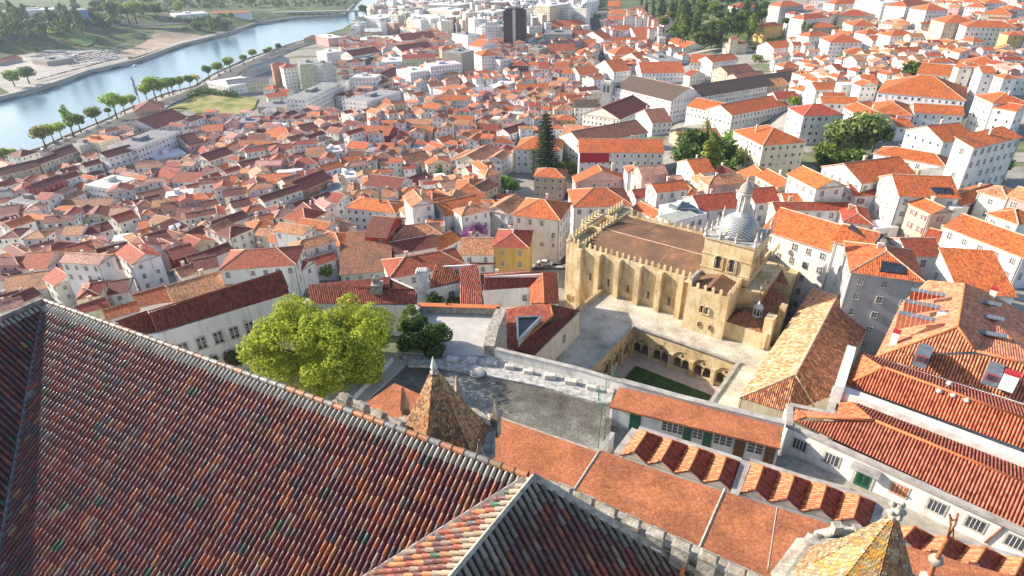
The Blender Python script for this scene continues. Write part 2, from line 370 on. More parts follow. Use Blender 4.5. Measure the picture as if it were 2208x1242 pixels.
def window_mesh(kind):
    if kind in WINM: return WINM[kind]
    w, h = .5, .5                          # unit size, scaled by the object; x across, y out of wall, z up
    f = MB()
    if kind.startswith('far'):
        f.box((-w,-.02,-h),(w,.05,h), 1)
        if kind == 'far': f.box((-w*.78,.05,-h*.84),(w*.78,.07,h*.84), 0)
        elif kind == 'far2': f.box((-w*.78,.05,-h*.84),(w*.78,.07,h*.84), 4)
        else: f.box((-w*.78,.05,-h*.84),(w*.78,.07,h*.84), 0); f.box((-w*1.6,.0,-h*.84),(-w*.95,.08,h*.84), 4); f.box((w*.95,.0,-h*.84),(w*1.6,.08,h*.84), 4)
    else:
        for a, b in (((-w,-.02,-h),(-w*.8,.12,h)), ((w*.8,-.02,-h),(w,.12,h)), ((-w*.8,-.02,h*.84),(w*.8,.12,h)), ((-w*1.12,-.02,-h*1.02),(w*1.12,.2,-h*.86))): f.box(a, b, 2)
        f.box((-.04,.02,-h*.84),(.04,.07,h*.84), 1)
        for q in (-.3, .0, .3): f.box((-w*.8,.02,h*q-.015),(w*.8,.06,h*q+.015), 1)
        if kind == 'shutter':
            f.box((-w*1.7,.0,-h*.86),(-w*1.02,.1,h*.86), 3); f.box((w*1.02,.0,-h*.86),(w*1.7,.1,h*.86), 3)
    me = f.mesh('window', ['window_glass','window_frame','stone_trim','red_paint','shutter_grey'])
    p = MB(); p.box((-w*.8,-.02,-h*.86),(w*.8,.025,h*.86)); pm = p.mesh('pane', ['window_glass'])
    WINM[kind] = (me, pm if not kind.startswith('far') else None); return WINM[kind]
WINQ = []                                  # windows wait until everything stands, then only those in view are kept
def facade_windows(root, a, b, z0, z1, near, style='near', rows=None, cols=None, wsz=(1.0, 1.4), top=.9):
    """windows on wall a->b (outward normal to the right of a->b), heights z0..z1"""
    d = b-a; L = math.hypot(d.x, d.y)
    if L < 2.6: return
    u = Vector((d.x/L, d.y/L, 0)); n = Vector((u.y, -u.x, 0)); ang = math.atan2(u.y, u.x)+math.pi
    r = rows or max(1, int((z1-z0)/3.1)); c = cols or max(1, int((L-.8)/2.7))
    for i in range(r):
        z = z1-top-wsz[1]*.5-i*3.1
        if z-wsz[1]*.5 < z0: break
        for j in range(c):
            p = a+u*(L*(j+.5)/c); p.z = z
            if root is None:
                for w_, h_, o_, mi in ((.5,.7,.05,8),(.38,.57,.07,7)):
                    MG.face([p-u*w_+n*o_+Vector((0,0,-h_)), p+u*w_+n*o_+Vector((0,0,-h_)), p+u*w_+n*o_+Vector((0,0,h_)), p-u*w_+n*o_+Vector((0,0,h_))], mi)
            else: WINQ.append((root, p, n, ang, wsz, near, style))
def roof_tri(mb, pts, ridge_dir, up=.0, mi=0):
    """roof slope polygon; UV: across = along ridge_dir, down = down the slope"""
    r = Vector(ridge_dir).normalized(); n = (Vector(pts[1])-Vector(pts[0])).cross(Vector(pts[2])-Vector(pts[1])).normalized()
    if n.z < 0: pts = pts[::-1]; n = -n
    r = Vector((-n.y, n.x, 0)); r = r.normalized() if r.length > 1e-4 else Vector((1,0,0))
    v = n.cross(r)
    mb.face(pts, mi, [(Vector(p).dot(r), Vector(p).dot(v)) for p in pts])
def bar(mb, a, b, wd, mi):
    a = Vector(a); b = Vector(b); d = (b-a); s = Vector((-d.y, d.x, 0)).normalized()*wd; z = Vector((0,0,wd*.7))
    mb.idx([a-s, a+s, a+z*1.2, b-s, b+s, b+z*1.2], [(0,3,5,2),(2,5,4,1),(0,2,1),(3,4,5)], mi)
HL = []; SPEC = []
MGM = ['clay_tiles_m','old_clay_tiles_m','plaster_m','flat_tint_m','clay_flat','flat_roof','mortar_ridge','window_glass','window_frame']
MG = MB(); MERGE = [False]
def put(name, mb, mats, root, color):
    if not MERGE[0]: return link(name, mb.mesh(name, mats), root, color=color)
    T_ = MERGE[1]; n = len(MG.v); MG.v += [tuple(T_ @ Vector(v)) for v in mb.v]; MG.f += [tuple(n+i for i in f) for f in mb.f]
    ix = [MGM.index(q+'_m') if q+'_m' in MGM else MGM.index(q) for q in mats]
    MG.m += [ix[i] for i in mb.m]; MG.uv += mb.uv; MG.c += [color]*len(mb.f); MG.sm += mb.sm
def house(c0, u, L, D, ze, h, T, R, W, near=None, zb=None, name='house', label=None, cat='house', pitch=PITCH, win='auto', chim=None, rows=None, extra=None):
    """c0: eave corner (x,y), u: unit dir of front eave, v = inward (u rotated left). front wall is c0 -> c0+uL."""
    T0 = T; T = T.upper()
    v = Vector((-u.y, u.x, 0)); c0 = Vector((c0.x, c0.y, 0)); cen = c0+u*L*.5+v*D*.5
    dist = math.hypot(cen.x, cen.y)
    if near is None: near = dist < 230
    if zb is None: zb = min(land_z(*(c0+u*a+v*b)[:2]) for a in (0, L) for b in (0, D))-1.5
    zb = min(zb, ze-2.5)
    if MERGE[0]: root = None; MERGE[1:] = [Matrix.Translation((cen.x, cen.y, zb+1.5)) @ Matrix.Rotation(math.atan2(u.y, u.x), 4, 'Z')]
    else:
        root = bpy.data.objects.new(name, None); COL.objects.link(root); root.location = (cen.x, cen.y, zb+1.5); root.rotation_euler.z = math.atan2(u.y, u.x)
        root.empty_display_size = .5
    # local frame: x along u, y along v, origin centre, z relative
    hl, hd = L/2, D/2; e = ze-zb-1.5; b0 = -1.5; o = .35 if T not in ('F',) else 0
    wl, rf = MB(), MB(); ft = []
    if T in ('G', 'E', 'H', 'S', 'P'):
        alongx = (T != 'E') and not (T == 'H' and D > L)
        if T == 'S': rise = D*pitch*.7
        elif T == 'P': rise = max(L, D)*.5*pitch*1.25
        elif alongx: rise = hd*pitch
        else: rise = hl*pitch
        wl.prism([(-hl,-hd),(hl,-hd),(hl,hd),(-hl,hd)], b0, e)
        X, Y = hl+o, hd+o; ee = e-o*pitch+.12; t = .22
        if T == 'G':
            A,B,C_,D_ = (-X,-Y,ee),(X,-Y,ee),(X,0,e+rise+.12),(-X,0,e+rise+.12); E_,F_ = (X,Y,ee),(-X,Y,ee)
            roof_tri(rf, [A,B,C_,D_], (1,0,0)); roof_tri(rf, [D_,C_,E_,F_], (1,0,0)); ft = [(A,B),(E_,F_)]
            for p in (A,B,E_,F_): pass
            for s_ in (-1, 1):
                wl.idx([(s_*hl,-hd,e),(s_*hl,hd,e),(s_*hl,0,e+rise)], [(0,1,2) if s_ > 0 else (0,2,1)])
                rf.idx([(s_*X,-Y,ee),(s_*X,0,e+rise+.12),(s_*X,Y,ee),(s_*X,Y,ee-t),(s_*X,0,e+rise-.1),(s_*X,-Y,ee-t)], [(0,1,4,5),(1,2,3,4)] , 1)
            bar(rf, D_, C_, .2, 1)
        elif T == 'E':
            A,B,C_,D_ = (-X,-Y,ee),(-X,Y,ee),(0,Y,e+rise+.12),(0,-Y,e+rise+.12); E_,F_ = (X,Y,ee),(X,-Y,ee)
            roof_tri(rf, [A,B,C_,D_], (0,1,0)); roof_tri(rf, [D_,C_,E_,F_], (0,1,0))
            for s_ in (-1, 1):
                wl.idx([(-hl,s_*hd,e),(hl,s_*hd,e),(0,s_*hd,e+rise)], [(0,1,2) if s_ < 0 else (0,2,1)])
                rf.idx([(-X,s_*Y,ee),(0,s_*Y,e+rise+.12),(X,s_*Y,ee),(X,s_*Y,ee-t),(0,s_*Y,e+rise-.1),(-X,s_*Y,ee-t)], [(0,1,4,5),(1,2,3,4)], 1)
            bar(rf, D_, C_, .2, 1)
        elif T == 'S':
            rr = rise+.12+o*pitch*.7
            roof_tri(rf, [(-X,-Y,ee),(X,-Y,ee),(X,Y,e+rr),(-X,Y,e+rr)], (1,0,0))
            wl.idx([(-hl,hd,e),(hl,hd,e),(hl,hd,e+rise),(-hl,hd,e+rise),(-hl,-hd,e),(hl,-hd,e)], [(0,3,2,1),(4,3,0),(5,1,2)])
            rf.idx([(-X,Y,e+rr),(X,Y,e+rr),(X,Y,e+rr-t),(-X,Y,e+rr-t),(-X,-Y,ee),(X,-Y,ee),(X,-Y,ee-t),(-X,-Y,ee-t)], [(0,1,2,3),(4,7,6,5),(0,3,7,4),(1,5,6,2)], 1)
        else:
            if T == 'P': k1 = (0,0); k2 = (0,0)
            elif alongx: k1 = (-(hl-hd*.95),0); k2 = (hl-hd*.95,0)
            else: k1 = (0,-(hd-hl*.95)); k2 = (0,hd-hl*.95)
            K1 = (*k1, e+rise+.12); K2 = (*k2, e+rise+.12); q = [(-X,-Y,ee),(X,-Y,ee),(X,Y,ee),(-X,Y,ee)]
            if alongx or T == 'P':
                fs = [[q[0],q[1],K2,K1],[q[2],q[3],K1,K2],[q[1],q[2],K2],[q[3],q[0],K1]]; hp = [(q[0],K1),(q[3],K1),(q[1],K2),(q[2],K2),(K1,K2)]
            else:
                fs = [[q[1],q[2],K2,K1],[q[3],q[0],K1,K2],[q[0],q[1],K1],[q[2],q[3],K2]]; hp = [(q[0],K1),(q[1],K1),(q[2],K2),(q[3],K2),(K1,K2)]
            if T == 'P': fs = [[q[i], q[(i+1)%4], K1] for i in range(4)]; hp = [(q[i],K1) for i in range(4)]
            for f in fs: roof_tri(rf, f, (1,0,0))
            for a_, b_ in hp: bar(rf, a_, b_, .17, 1)
        # eave fascia
        if T != 'S':
            q = [(-X,-Y),(X,-Y),(X,Y),(-X,Y)]
            rf.idx([(*p, ee) for p in q]+[(*p, ee-t) for p in q], [(0,4,5,1),(1,5,6,2),(2,6,7,3),(3,7,4,0),(4,7,6,5)], 1)
        part_m = ['old_clay_tiles' if R in 'btd' else 'clay_tiles', 'mortar_ridge']
    else:
        rise = 0
        wl.prism([(-hl,-hd),(hl,-hd),(hl,hd),(-hl,hd)], b0, e+.5)
        rf.box((-hl+.3,-hd+.3,e+.3),(hl-.3,hd-.3,e+.56)); 
        if L > 8 and D > 8 and R not in 'ro':
            rf.box((-hl*.3,-hd*.2,e+.56),(hl*.1,hd*.4,e+2.6), 0)
        part_m = ['flat_tint', 'flat_roof']
        if R in 'ro': part_m = ['clay_flat','flat_roof']
    if W != '-':
        put('wall', wl, ['plaster'], root, vary(WC.get(W, WC['w']), .08))
    put('roof', rf, part_m, root, vary(RC[R], .16))
    if chim is None: chim = random.random() < .55 and T != 'F'
    if chim and T != 'F':
        cm = MB(); cx = random.uniform(-.6,.6)*hl; cy = random.uniform(.1,.5)*hd; cw = random.uniform(.3,.45)
        zc = e+rise+random.uniform(.5,1.1); cm.box((cx-cw,cy-cw*.6,e),(cx+cw,cy+cw*.6,zc)); cm.box((cx-cw*1.25,cy-cw*.85,zc),(cx+cw*1.25,cy+cw*.85,zc+.18))
        put('chimney', cm, ['plaster'], root, vary((.7,.6,.5), .2))
    if extra == 'redpanel': pm_ = MB(); pm_.box((-hl+.3,-hd-.08,e-4.6),(-hl*.28,-hd+.1,e-.25)); put('red_panel', pm_, ['red_paint'], root, (1,1,1))
    if near and root is not None and T != 'F' and win:
        pm_ = MB(); sx_ = random.choice((-1,1)); pm_.tube([(sx_*(hl-.25),-hd-.12,b0),(sx_*(hl-.25),-hd-.12,e-.1)], .06, 6); put('downpipe', pm_, ['dark_metal'], root, (1,1,1))
        if random.random() < .5:
            pm_ = MB(); ax_, ay_ = random.uniform(-.5,.5)*hl, random.uniform(0,.3)*hd; zt_ = e+rise+1.9; pm_.tube([(ax_,ay_,e),(ax_,ay_,zt_)], .03, 4); 
            for q_ in (-.25,0,.25): pm_.tube([(ax_-.5+abs(q_),ay_,zt_-.3+q_),(ax_+.5-abs(q_),ay_,zt_-.3+q_)], .02, 4)
            put('antenna', pm_, ['dark_metal'], root, (1,1,1))
    # windows on walls that face the viewer
    if win and W != '-':
        cs = [c0, c0+u*L, c0+u*L+v*D, c0+v*D]
        for i in range(4):
            A, B = cs[i], cs[(i+1)%4]; mid = (A+B)/2; d = (B-A); n = Vector((d.y, -d.x, 0)).normalized()
            if n.dot(-mid.normalized()) > .12:
                sty = win if isinstance(win, str) and win != 'auto' else ('near' if near else 'far')
                facade_windows(root, A, B, max(zb+1.5, land_z(mid.x, mid.y))+.4, ze, near, sty, rows)
    if root is None: return
    size = 'small' if L*D < 90 else ('large' if L*D > 330 else 'mid-sized')
    shape = {'G':'gabled','E':'gable-fronted','H':'hipped','S':'single-pitch','P':'pyramid','F':'flat'}[T]
    st = max(1, round(h/3.2))
    root['category'] = name.replace('_', ' ')
    if label: root['label'] = label
    else: HL.append((root, size, W, R, shape, st, cen.x, cen.y, ze))
    return root
def vary(c, a):
    k = 1+random.uniform(-a, a); q = 1+random.uniform(-a, a)*.4
    return (min(1, c[0]*k), min(1, c[1]*k*q), min(1, c[2]*k/q))
for g_ in (False, True):
    m, k = newmat('flat_tint'+'_m'*g_, .9, .2); pos = k.add('NewGeometry').outputs['Position']
    k.ln(k.mix(1, basecol(k, g_), k.ramp(k.noise(.3, 5, .7, pos), [(.3,(.6,.6,.6)),(.6,(1,1,1))]), 'MULTIPLY'), k.b.inputs['Base Color'])
m, k = newmat('clay_flat', .95, .15); pos = k.add('NewGeometry').outputs['Position']
k.ln(k.ramp(k.noise(.5, 8, .75, pos), [(.3,(.20,.09,.06)),(.45,(.42,.14,.07)),(.6,(.50,.18,.08)),(.7,(.38,.26,.18))]), k.b.inputs['Base Color'])
def solve_depth(a, b, rp, ze, gable_front=False):
    """find depth so that the ridge passes through pixel rp"""
    d = b-a; d.z = 0; L = d.length; u = d/L; v = Vector((-u.y, u.x, 0)); best = (1e9, 10)
    for sgn in (1, -1):
        for i in range(8, 90):
            D = i*.5
            if gable_front:
                q = proj((a+b)/2+v*D*sgn+Vector((0,0,L/2*PITCH))); dd = math.hypot(q[0]-rp[0], q[1]-rp[1])
            else:
                p1 = proj(a+v*sgn*D/2+Vector((0,0,D/2*PITCH))); p2 = proj(b+v*sgn*D/2+Vector((0,0,D/2*PITCH)))
                lx, ly = p2[0]-p1[0], p2[1]-p1[1]; dd = abs((rp[0]-p1[0])*ly-(rp[1]-p1[1])*lx)/max(1e-6, math.hypot(lx, ly))
            if sgn < 0: dd += 1.5
            if dd < best[0]: best = (dd, D*sgn)
    return best[1]
def place(t, s):
    f = s.split(); x1,y1,x2,y2,x3,y3 = map(float, f[:6]); h = float(f[6]); T, R, W = f[7], f[8], f[9]
    p1, p2, p3 = tl(t,x1,y1), tl(t,x2,y2), tl(t,x3,y3)
    z = 20
    for _ in range(8):
        m_ = P((p1[0]+p2[0])/2, (p1[1]+p2[1])/2, z); z = .5*z+.5*(max(3.5, land_z(m_.x, m_.y))+h)
    a, b = P(*p1, z), P(*p2, z)
    d = b-a; d.z = 0; L = d.length; u = d/L; v = Vector((-u.y, u.x, 0))
    if T in 'GHSP' :
        D = solve_depth(a, b, p3, z)
        if T == 'P': D = L*(1 if D > 0 else -1)
        if T == 'S': D *= .8
    elif T == 'E': D = solve_depth(a, b, p3, z, True)
    else:
        c = P(*p3, z); D = (c-a).dot(v)
    lim = max(5, min(45, abs(D))); 
    if L < 4: return
    lim = min(lim, max(L*2.2, 8))
    if D < 0: a, b = b, a; u = -u
    spec(1.6, a, u, L, lim, z, h, T, R, W, win='shutter' if (len(f) > 10 and 'r' in f[10]) else 'auto', **({'extra':'redpanel'} if (len(f) > 10 and 'x' in f[10]) else {}))

def spec(wt, a, u, L, D, z, h, T, R, W, **kw):
    v = Vector((-u.y, u.x, 0)); c = Vector((a.x, a.y, 0))+u*L/2+v*D/2; BOX.append((c.x, c.y, u.x, u.y, L/2, D/2))
    d = math.hypot(c.x, c.y); big = (L*D*.5+(L+D)*h*.5)/(d*d)*wt
    kind = 'office_building' if (T == 'F' and h > 12) else ('apartment_building' if h > 13 else 'house')
    SPEC.append((big, (a, u, L, D, z, h, T, R, W), kw, kind))
CITY = {1: '''0 75 380 60 300 20 12 F w w
400 75 560 65 520 20 18 F g B
1130 100 1340 85 1300 70 7 F w w
1360 85 1600 80 1560 68 6 G o w
300 400 470 375 400 360 5 F g e
0 400 140 370 100 355 5 G r e
690 1015 870 965 780 945 16 G m w
510 945 645 915 690 880 16 F g g
640 925 770 885 760 830 17 F t c
260 1055 400 1005 310 1000 13 G m c
400 1005 520 960 440 935 13 G m c
0 1130 250 1070 130 1050 13 G m c
130 1010 250 975 160 955 11 H m w
880 960 1160 850 820 900 17 F g w
1200 925 1290 905 1180 865 12 G m w
1000 1030 1200 990 1180 950 9 F w w
1135 1050 1255 1045 1190 990 8 H t e
1345 1035 1500 985 1400 960 12 G m w
1480 985 1560 935 1500 912 10 G o y
1540 950 1740 950 1640 905 10 G o w
1660 875 1870 890 1770 815 10 H o p
1740 975 1930 950 1830 928 10 H r w
1970 1000 2090 990 2020 945 10 G t c
1520 795 1650 790 1640 760 9 F g g
1560 780 1690 780 1620 745 8 H r w
1000 830 1215 755 1080 705 11 G m w
865 720 1050 700 950 640 16 H m e
1150 815 1310 775 1230 745 8 G m w
1250 770 1370 765 1310 735 6 G o e
1385 765 1525 770 1450 745 6 G g y
1290 850 1430 840 1350 800 8 G o p
1310 880 1390 890 1350 850 8 H m p
1430 880 1550 870 1530 840 8 F g w
1530 890 1660 895 1640 860 8 F w c
1965 640 2190 535 1860 628 15 F g w
1925 420 2060 410 2050 385 26 F g E
2070 420 2150 400 2140 385 26 F g g
1750 420 1830 412 1800 400 22 H r P
1820 440 1910 430 1890 405 22 H r w
1330 530 1470 560 1550 495 6 F w w
1470 550 1730 520 1600 500 8 G g c
1690 570 1760 575 1730 545 8 H o w
1770 595 1850 600 1810 572 6 G r w
1720 630 1850 615 1790 600 6 S r w
1655 690 1830 695 1800 645 5 F g e
1955 250 2030 250 1990 225 5 H m e
2110 250 2208 240 2180 215 10 F w p
2100 345 2208 330 2200 310 12 F w w
1640 455 1860 380 1740 385 5 G g g
1690 1050 1560 1080 1640 1020 9 G m w
1700 1040 1860 1010 1780 990 8 G m r
1880 1060 2040 1050 1960 1015 9 H r w
1875 850 1950 840 1910 810 8 G r R
1950 850 2050 830 1990 790 9 G m w
2030 790 2180 775 2110 750 9 G m w
2050 870 2150 840 2100 810 8 G o p
2100 990 2208 975 2200 935 9 F w w
1810 765 1920 775 1850 745 6 G t w
2060 1110 2208 1070 2140 1045 10 G o w''',
4: '''1120 895 1490 785 1260 745 5 G t w
900 955 1120 890 980 815 5 G o w
1415 690 1900 655 1620 562 11 H r w
250 175 425 110 290 110 13 G m R
415 115 520 80 440 70 13 G m w
160 125 330 110 260 80 9 H o w
200 275 350 220 70 250 9 F g w
370 300 700 290 540 238 8 G b w
545 150 700 175 790 95 11 F w w
0 335 110 320 50 280 10 G m p
30 400 130 370 70 345 10 G m w
0 490 120 480 50 430 10 H m w
140 360 300 370 240 333 12 G o w
300 415 430 400 370 360 8 G b w
395 470 520 465 450 410 10 G t w
520 470 640 450 570 420 9 G m w
640 450 725 425 650 390 9 G m w
765 390 885 350 790 322 9 G r w
1055 480 1205 410 1090 395 12 S m w
1240 495 1380 430 1290 405 9 G m w
1380 430 1600 350 1480 340 10 G m w
890 420 1060 400 970 370 7 G o w
1630 440 1765 405 1625 375 12 H o c
1795 408 1965 425 1870 375 13 H r c
1820 358 1965 388 1920 293 19 P r c
1510 280 1700 260 1600 230 9 H o w
1700 255 1945 175 1790 182 11 G m w
1760 340 1880 310 1800 270 9 H m w
1950 180 2140 100 2030 65 12 G m O
1850 150 1960 120 1900 80 11 G t w
1920 300 2020 265 1960 235 8 G m w
2060 260 2150 225 2080 198 10 G m w
2060 210 2208 190 2200 130 9 F g c
1370 150 1530 130 1440 90 9 G o w
1520 160 1600 150 1560 115 7 H o w
1560 190 1670 175 1610 145 7 H o p
1650 145 1850 135 1700 75 9 G o c
1680 125 1800 100 1750 80 8 G m w
1110 125 1290 125 1240 65 11 G r w
985 95 1100 105 1060 50 9 S r w
970 150 1080 140 1030 115 8 G r w
1060 240 1240 215 1150 185 9 F w w
1210 240 1345 235 1280 200 8 H o w
910 260 1080 220 980 178 9 G b t
980 290 1060 280 1010 240 9 G t e
1040 305 1140 290 1090 258 9 G m e
1130 350 1280 340 1200 298 8 G m p
910 340 990 330 950 288 8 P o w
650 345 800 330 720 303 7 G o w
660 640 850 590 740 528 9 G m y
885 600 1075 535 940 530 9 G m w
710 700 855 665 770 622 8 G m w
870 660 940 640 890 610 8 G m w
945 650 1030 630 980 583 8 G m w
1030 630 1110 610 1060 568 8 G m w
1120 620 1255 580 1170 533 8 G r R
330 600 500 520 410 498 12 H r w
130 690 300 680 230 580 10 G r w
20 850 350 800 200 713 8 G t w
385 830 480 820 430 742 6 G m w
475 780 570 750 510 693 8 G b w
580 750 710 700 630 650 9 S r w
700 850 820 830 750 762 7 G m w
930 790 1020 770 960 668 8 G b c
1040 740 1090 730 1030 665 9 G t e
1090 745 1180 740 1120 628 8 G m w
1170 740 1290 700 1210 658 7 G b w
1260 700 1400 670 1330 608 9 G m w
0 960 150 915 60 888 8 G p w
390 900 470 860 390 818 8 H r w
0 905 130 870 50 840 8 G m w
130 905 260 850 170 820 8 G m w
500 915 850 855 680 850 4 G t w
690 1010 890 950 780 935 7 G o w
520 990 700 930 600 890 7 G r w
520 850 690 850 600 800 6 S b w
1340 620 1500 560 1380 545 8 G m w
600 560 560 570 590 545 8 G m w
20 560 120 620 90 540 9 G m w
420 600 560 560 470 530 9 G r w
540 520 640 500 590 480 8 G m w
720 520 850 500 780 470 9 F w w
750 620 850 590 800 570 7 G o p
900 470 980 440 920 430 7 G o c
1220 640 1330 610 1260 590 7 G m w
560 290 620 300 600 270 7 G m w
850 300 900 300 880 270 7 G m w
1350 330 1450 310 1400 290 7 G r w
1300 290 1400 270 1350 245 7 G m w
1450 230 1500 220 1470 195 7 G r w
1400 200 1500 185 1440 165 7 H o w
450 70 500 60 480 30 9 G m w
0 130 120 150 60 95 9 G m g
0 230 80 215 40 180 9 G g g''',
5: '''1385 542 1610 550 1500 438 11 H r y
410 115 530 90 470 45 9 F w w
535 100 640 90 600 45 9 G b w
560 145 770 170 690 88 12 G m w
430 290 750 325 660 240 14 H o w
555 470 690 482 690 350 12 G m R
845 240 990 285 920 175 15 H r w
1080 345 1320 290 1200 222 13 G o w
740 490 1050 460 900 400 9 H t w
750 590 1030 540 880 488 7 G m w
1040 560 1170 495 1060 468 7 G o w
1175 590 1385 590 1280 488 9 G t w
1510 335 1810 370 1660 235 16 H o w
1645 90 1840 100 1740 38 12 H o e
1130 60 1270 60 1200 20 9 H o w
1140 200 1310 195 1220 105 9 H o w
1320 195 1410 150 1340 115 9 G b c
1080 225 1290 230 1180 178 7 G r w
790 200 900 160 840 125 8 G o w
880 150 1000 105 900 75 8 G m w
400 722 728 690 550 568 6 S b w
720 742 1200 655 950 592 9 H r w
745 805 895 805 820 765 5 S b w
1320 820 1620 800 1480 712 7 G m w
1240 655 1390 650 1310 628 6 S r w
215 515 400 540 320 448 10 H o w
430 540 560 540 500 445 8 G b w
180 680 370 620 260 605 7 G r w
330 430 440 400 390 358 7 H o w
1490 400 1640 430 1560 390 8 H o w
990 200 1060 230 1010 170 9 G o w
20 660 150 690 120 640 8 G r w
90 870 170 860 140 800 5 G r w
640 560 720 560 680 530 5 G m c
1420 240 1520 235 1480 205 5 G o w''',
6: '''275 130 600 112 500 -45 9 E o p
260 285 635 275 450 165 13 H o w
640 290 800 370 740 278 9 G o w
800 250 960 235 870 160 8 G o w
1080 310 1330 285 1230 198 9 G r w
1430 260 1600 245 1510 162 8 G r w
810 285 950 372 1080 320 11 F w w
1480 430 1920 572 1760 342 17 G o w
1560 305 2050 305 1800 262 8 G r w
1620 248 1770 248 1690 212 8 G o w
870 400 1060 350 950 340 11 F g w
1000 300 1080 310 1060 230 9 G o w''',
7: '''690 75 872 168 830 45 13 G o w
1410 212 1790 228 1520 86 13 G o w
1115 212 1325 212 1180 145 9 G r w r
1420 240 1610 330 1580 235 12 G o e r
1800 275 2070 195 1900 170 8 G o e
1700 412 2208 610 2000 400 10 G o w
1975 325 2170 395 2110 285 12 H o w
1565 487 1700 525 1720 455 7 G r w
1800 835 2150 860 1980 650 7 S o w
1050 380 1230 400 1170 285 8 H r w
990 505 1210 562 1180 430 17 G o w
1100 700 1560 765 1380 555 17 H o g
1470 600 1680 600 1560 490 13 G r w
1700 700 1790 640 1740 600 8 G r g
2150 840 2208 850 2190 650 8 S o w
1750 310 1850 300 1800 270 9 F w w
2100 270 2208 300 2190 200 9 F g w
1250 440 1400 430 1330 400 6 F w w
2060 920 2208 950 2190 900 8 F w w
2080 990 2208 1010 2190 970 7 G o w''',
3: '''1165 1178 1520 1130 1290 1022 10 G o w
530 935 805 912 345 840 14 h o c
790 745 1050 738 730 692 13 h r w
1050 690 1190 760 1110 648 11 G o w
40 682 325 742 200 648 9 G o w
330 742 690 672 450 638 9 G o w
140 622 905 498 600 470 8 G d w
1265 592 1830 645 1660 492 10 H o w
1505 722 1820 742 1660 675 9 G o w
1230 722 1490 745 1380 640 9 H o w
1230 757 1400 757 1310 725 6 S o w
1400 815 1500 815 1450 760 6 S o w
1895 612 2010 662 2000 565 15 H o w
2020 692 2160 715 2100 660 13 G o w
1690 912 1895 892 1740 797 12 G o w
1885 950 2190 880 2000 860 15 S o w
1245 985 1700 1068 1490 965 8 H o w
60 400 205 405 130 350 13 G o w
205 400 370 378 290 347 12 G o w
20 480 60 490 40 440 9 G r w
300 470 470 450 400 412 9 G b e
320 285 430 280 375 252 9 H o c
320 252 370 252 345 212 14 P r c
600 312 725 300 660 260 9 G o w
610 362 710 362 660 328 6 H o e
540 172 660 162 620 140 12 H o y
640 42 790 35 720 5 18 H o g
710 80 790 92 760 62 20 F g w
790 125 960 112 870 85 20 H o w
850 177 1000 172 930 143 16 H o e
825 237 960 227 880 200 16 H o w
960 272 1170 272 1040 212 16 H o w
830 8 990 12 950 -20 14 F g w
990 27 1170 22 1080 -10 14 H o w
1020 97 1210 102 1130 62 14 H r e
1110 167 1270 167 1190 118 14 H o c
1190 222 1300 217 1240 188 10 H o w
1235 262 1330 257 1280 228 9 G o w
1350 232 1520 227 1440 192 13 H o w
1300 22 1440 12 1380 -10 14 F w w
1450 42 1600 22 1540 -10 20 H o w
1580 67 1720 62 1640 22 22 H o w
1700 147 1910 147 1790 90 20 H o e
1840 172 2160 177 2000 133 20 H o w
2110 227 2208 227 2190 198 18 H o y
1830 42 1960 47 1900 8 12 H o w
1930 87 2130 97 2030 48 12 H o e
2090 147 2208 152 2150 113 9 H o w
1400 342 1570 332 1490 303 9 G o c
1540 270 1660 262 1650 235 5 F G g
1680 282 1790 287 1740 258 9 G o w
1670 322 1780 322 1730 288 9 G o w
1790 340 2070 342 2060 318 8 F g g
1600 412 1760 427 1700 353 8 H o w
1770 430 2100 455 1930 358 8 H o w
1520 470 1850 500 1720 418 8 G o g
1870 462 2090 457 1990 430 9 F o w
1060 342 1210 347 1130 303 11 H o c
1350 417 1440 417 1400 388 6 G o w
890 382 1000 382 950 353 9 H o w
780 417 890 412 830 388 9 G o w
660 432 770 427 710 398 8 H o w
920 462 1070 447 1000 408 8 H o w
1130 467 1380 467 1250 432 6 G o w
1260 512 1370 502 1300 458 8 G r w
1180 540 1270 540 1230 470 8 G o w
870 577 1080 572 970 528 8 G o w
795 590 870 582 840 538 8 H o w
620 637 760 632 690 588 7 G r w
180 642 370 622 280 588 7 G r w
910 662 1140 667 1000 622 8 G o w
920 627 1060 630 990 595 7 G o w
1170 702 1260 692 1210 652 7 G o w
0 300 15 310 10 200 8 G o w
1880 270 1960 265 1920 235 12 H o w
2020 180 2120 170 2080 130 10 H o w
1960 20 2100 20 2030 -20 9 H o w
2120 60 2208 60 2170 20 9 H o w
360 50 500 45 430 15 7 H r w
0 900 260 880 130 830 5 G t e
1050 560 1150 560 1100 520 5 G o w
560 560 700 545 640 500 5 G t e
380 520 560 500 480 460 6 G b e
640 480 760 460 700 440 6 G o w
1560 640 1700 660 1640 630 5 G o w''',
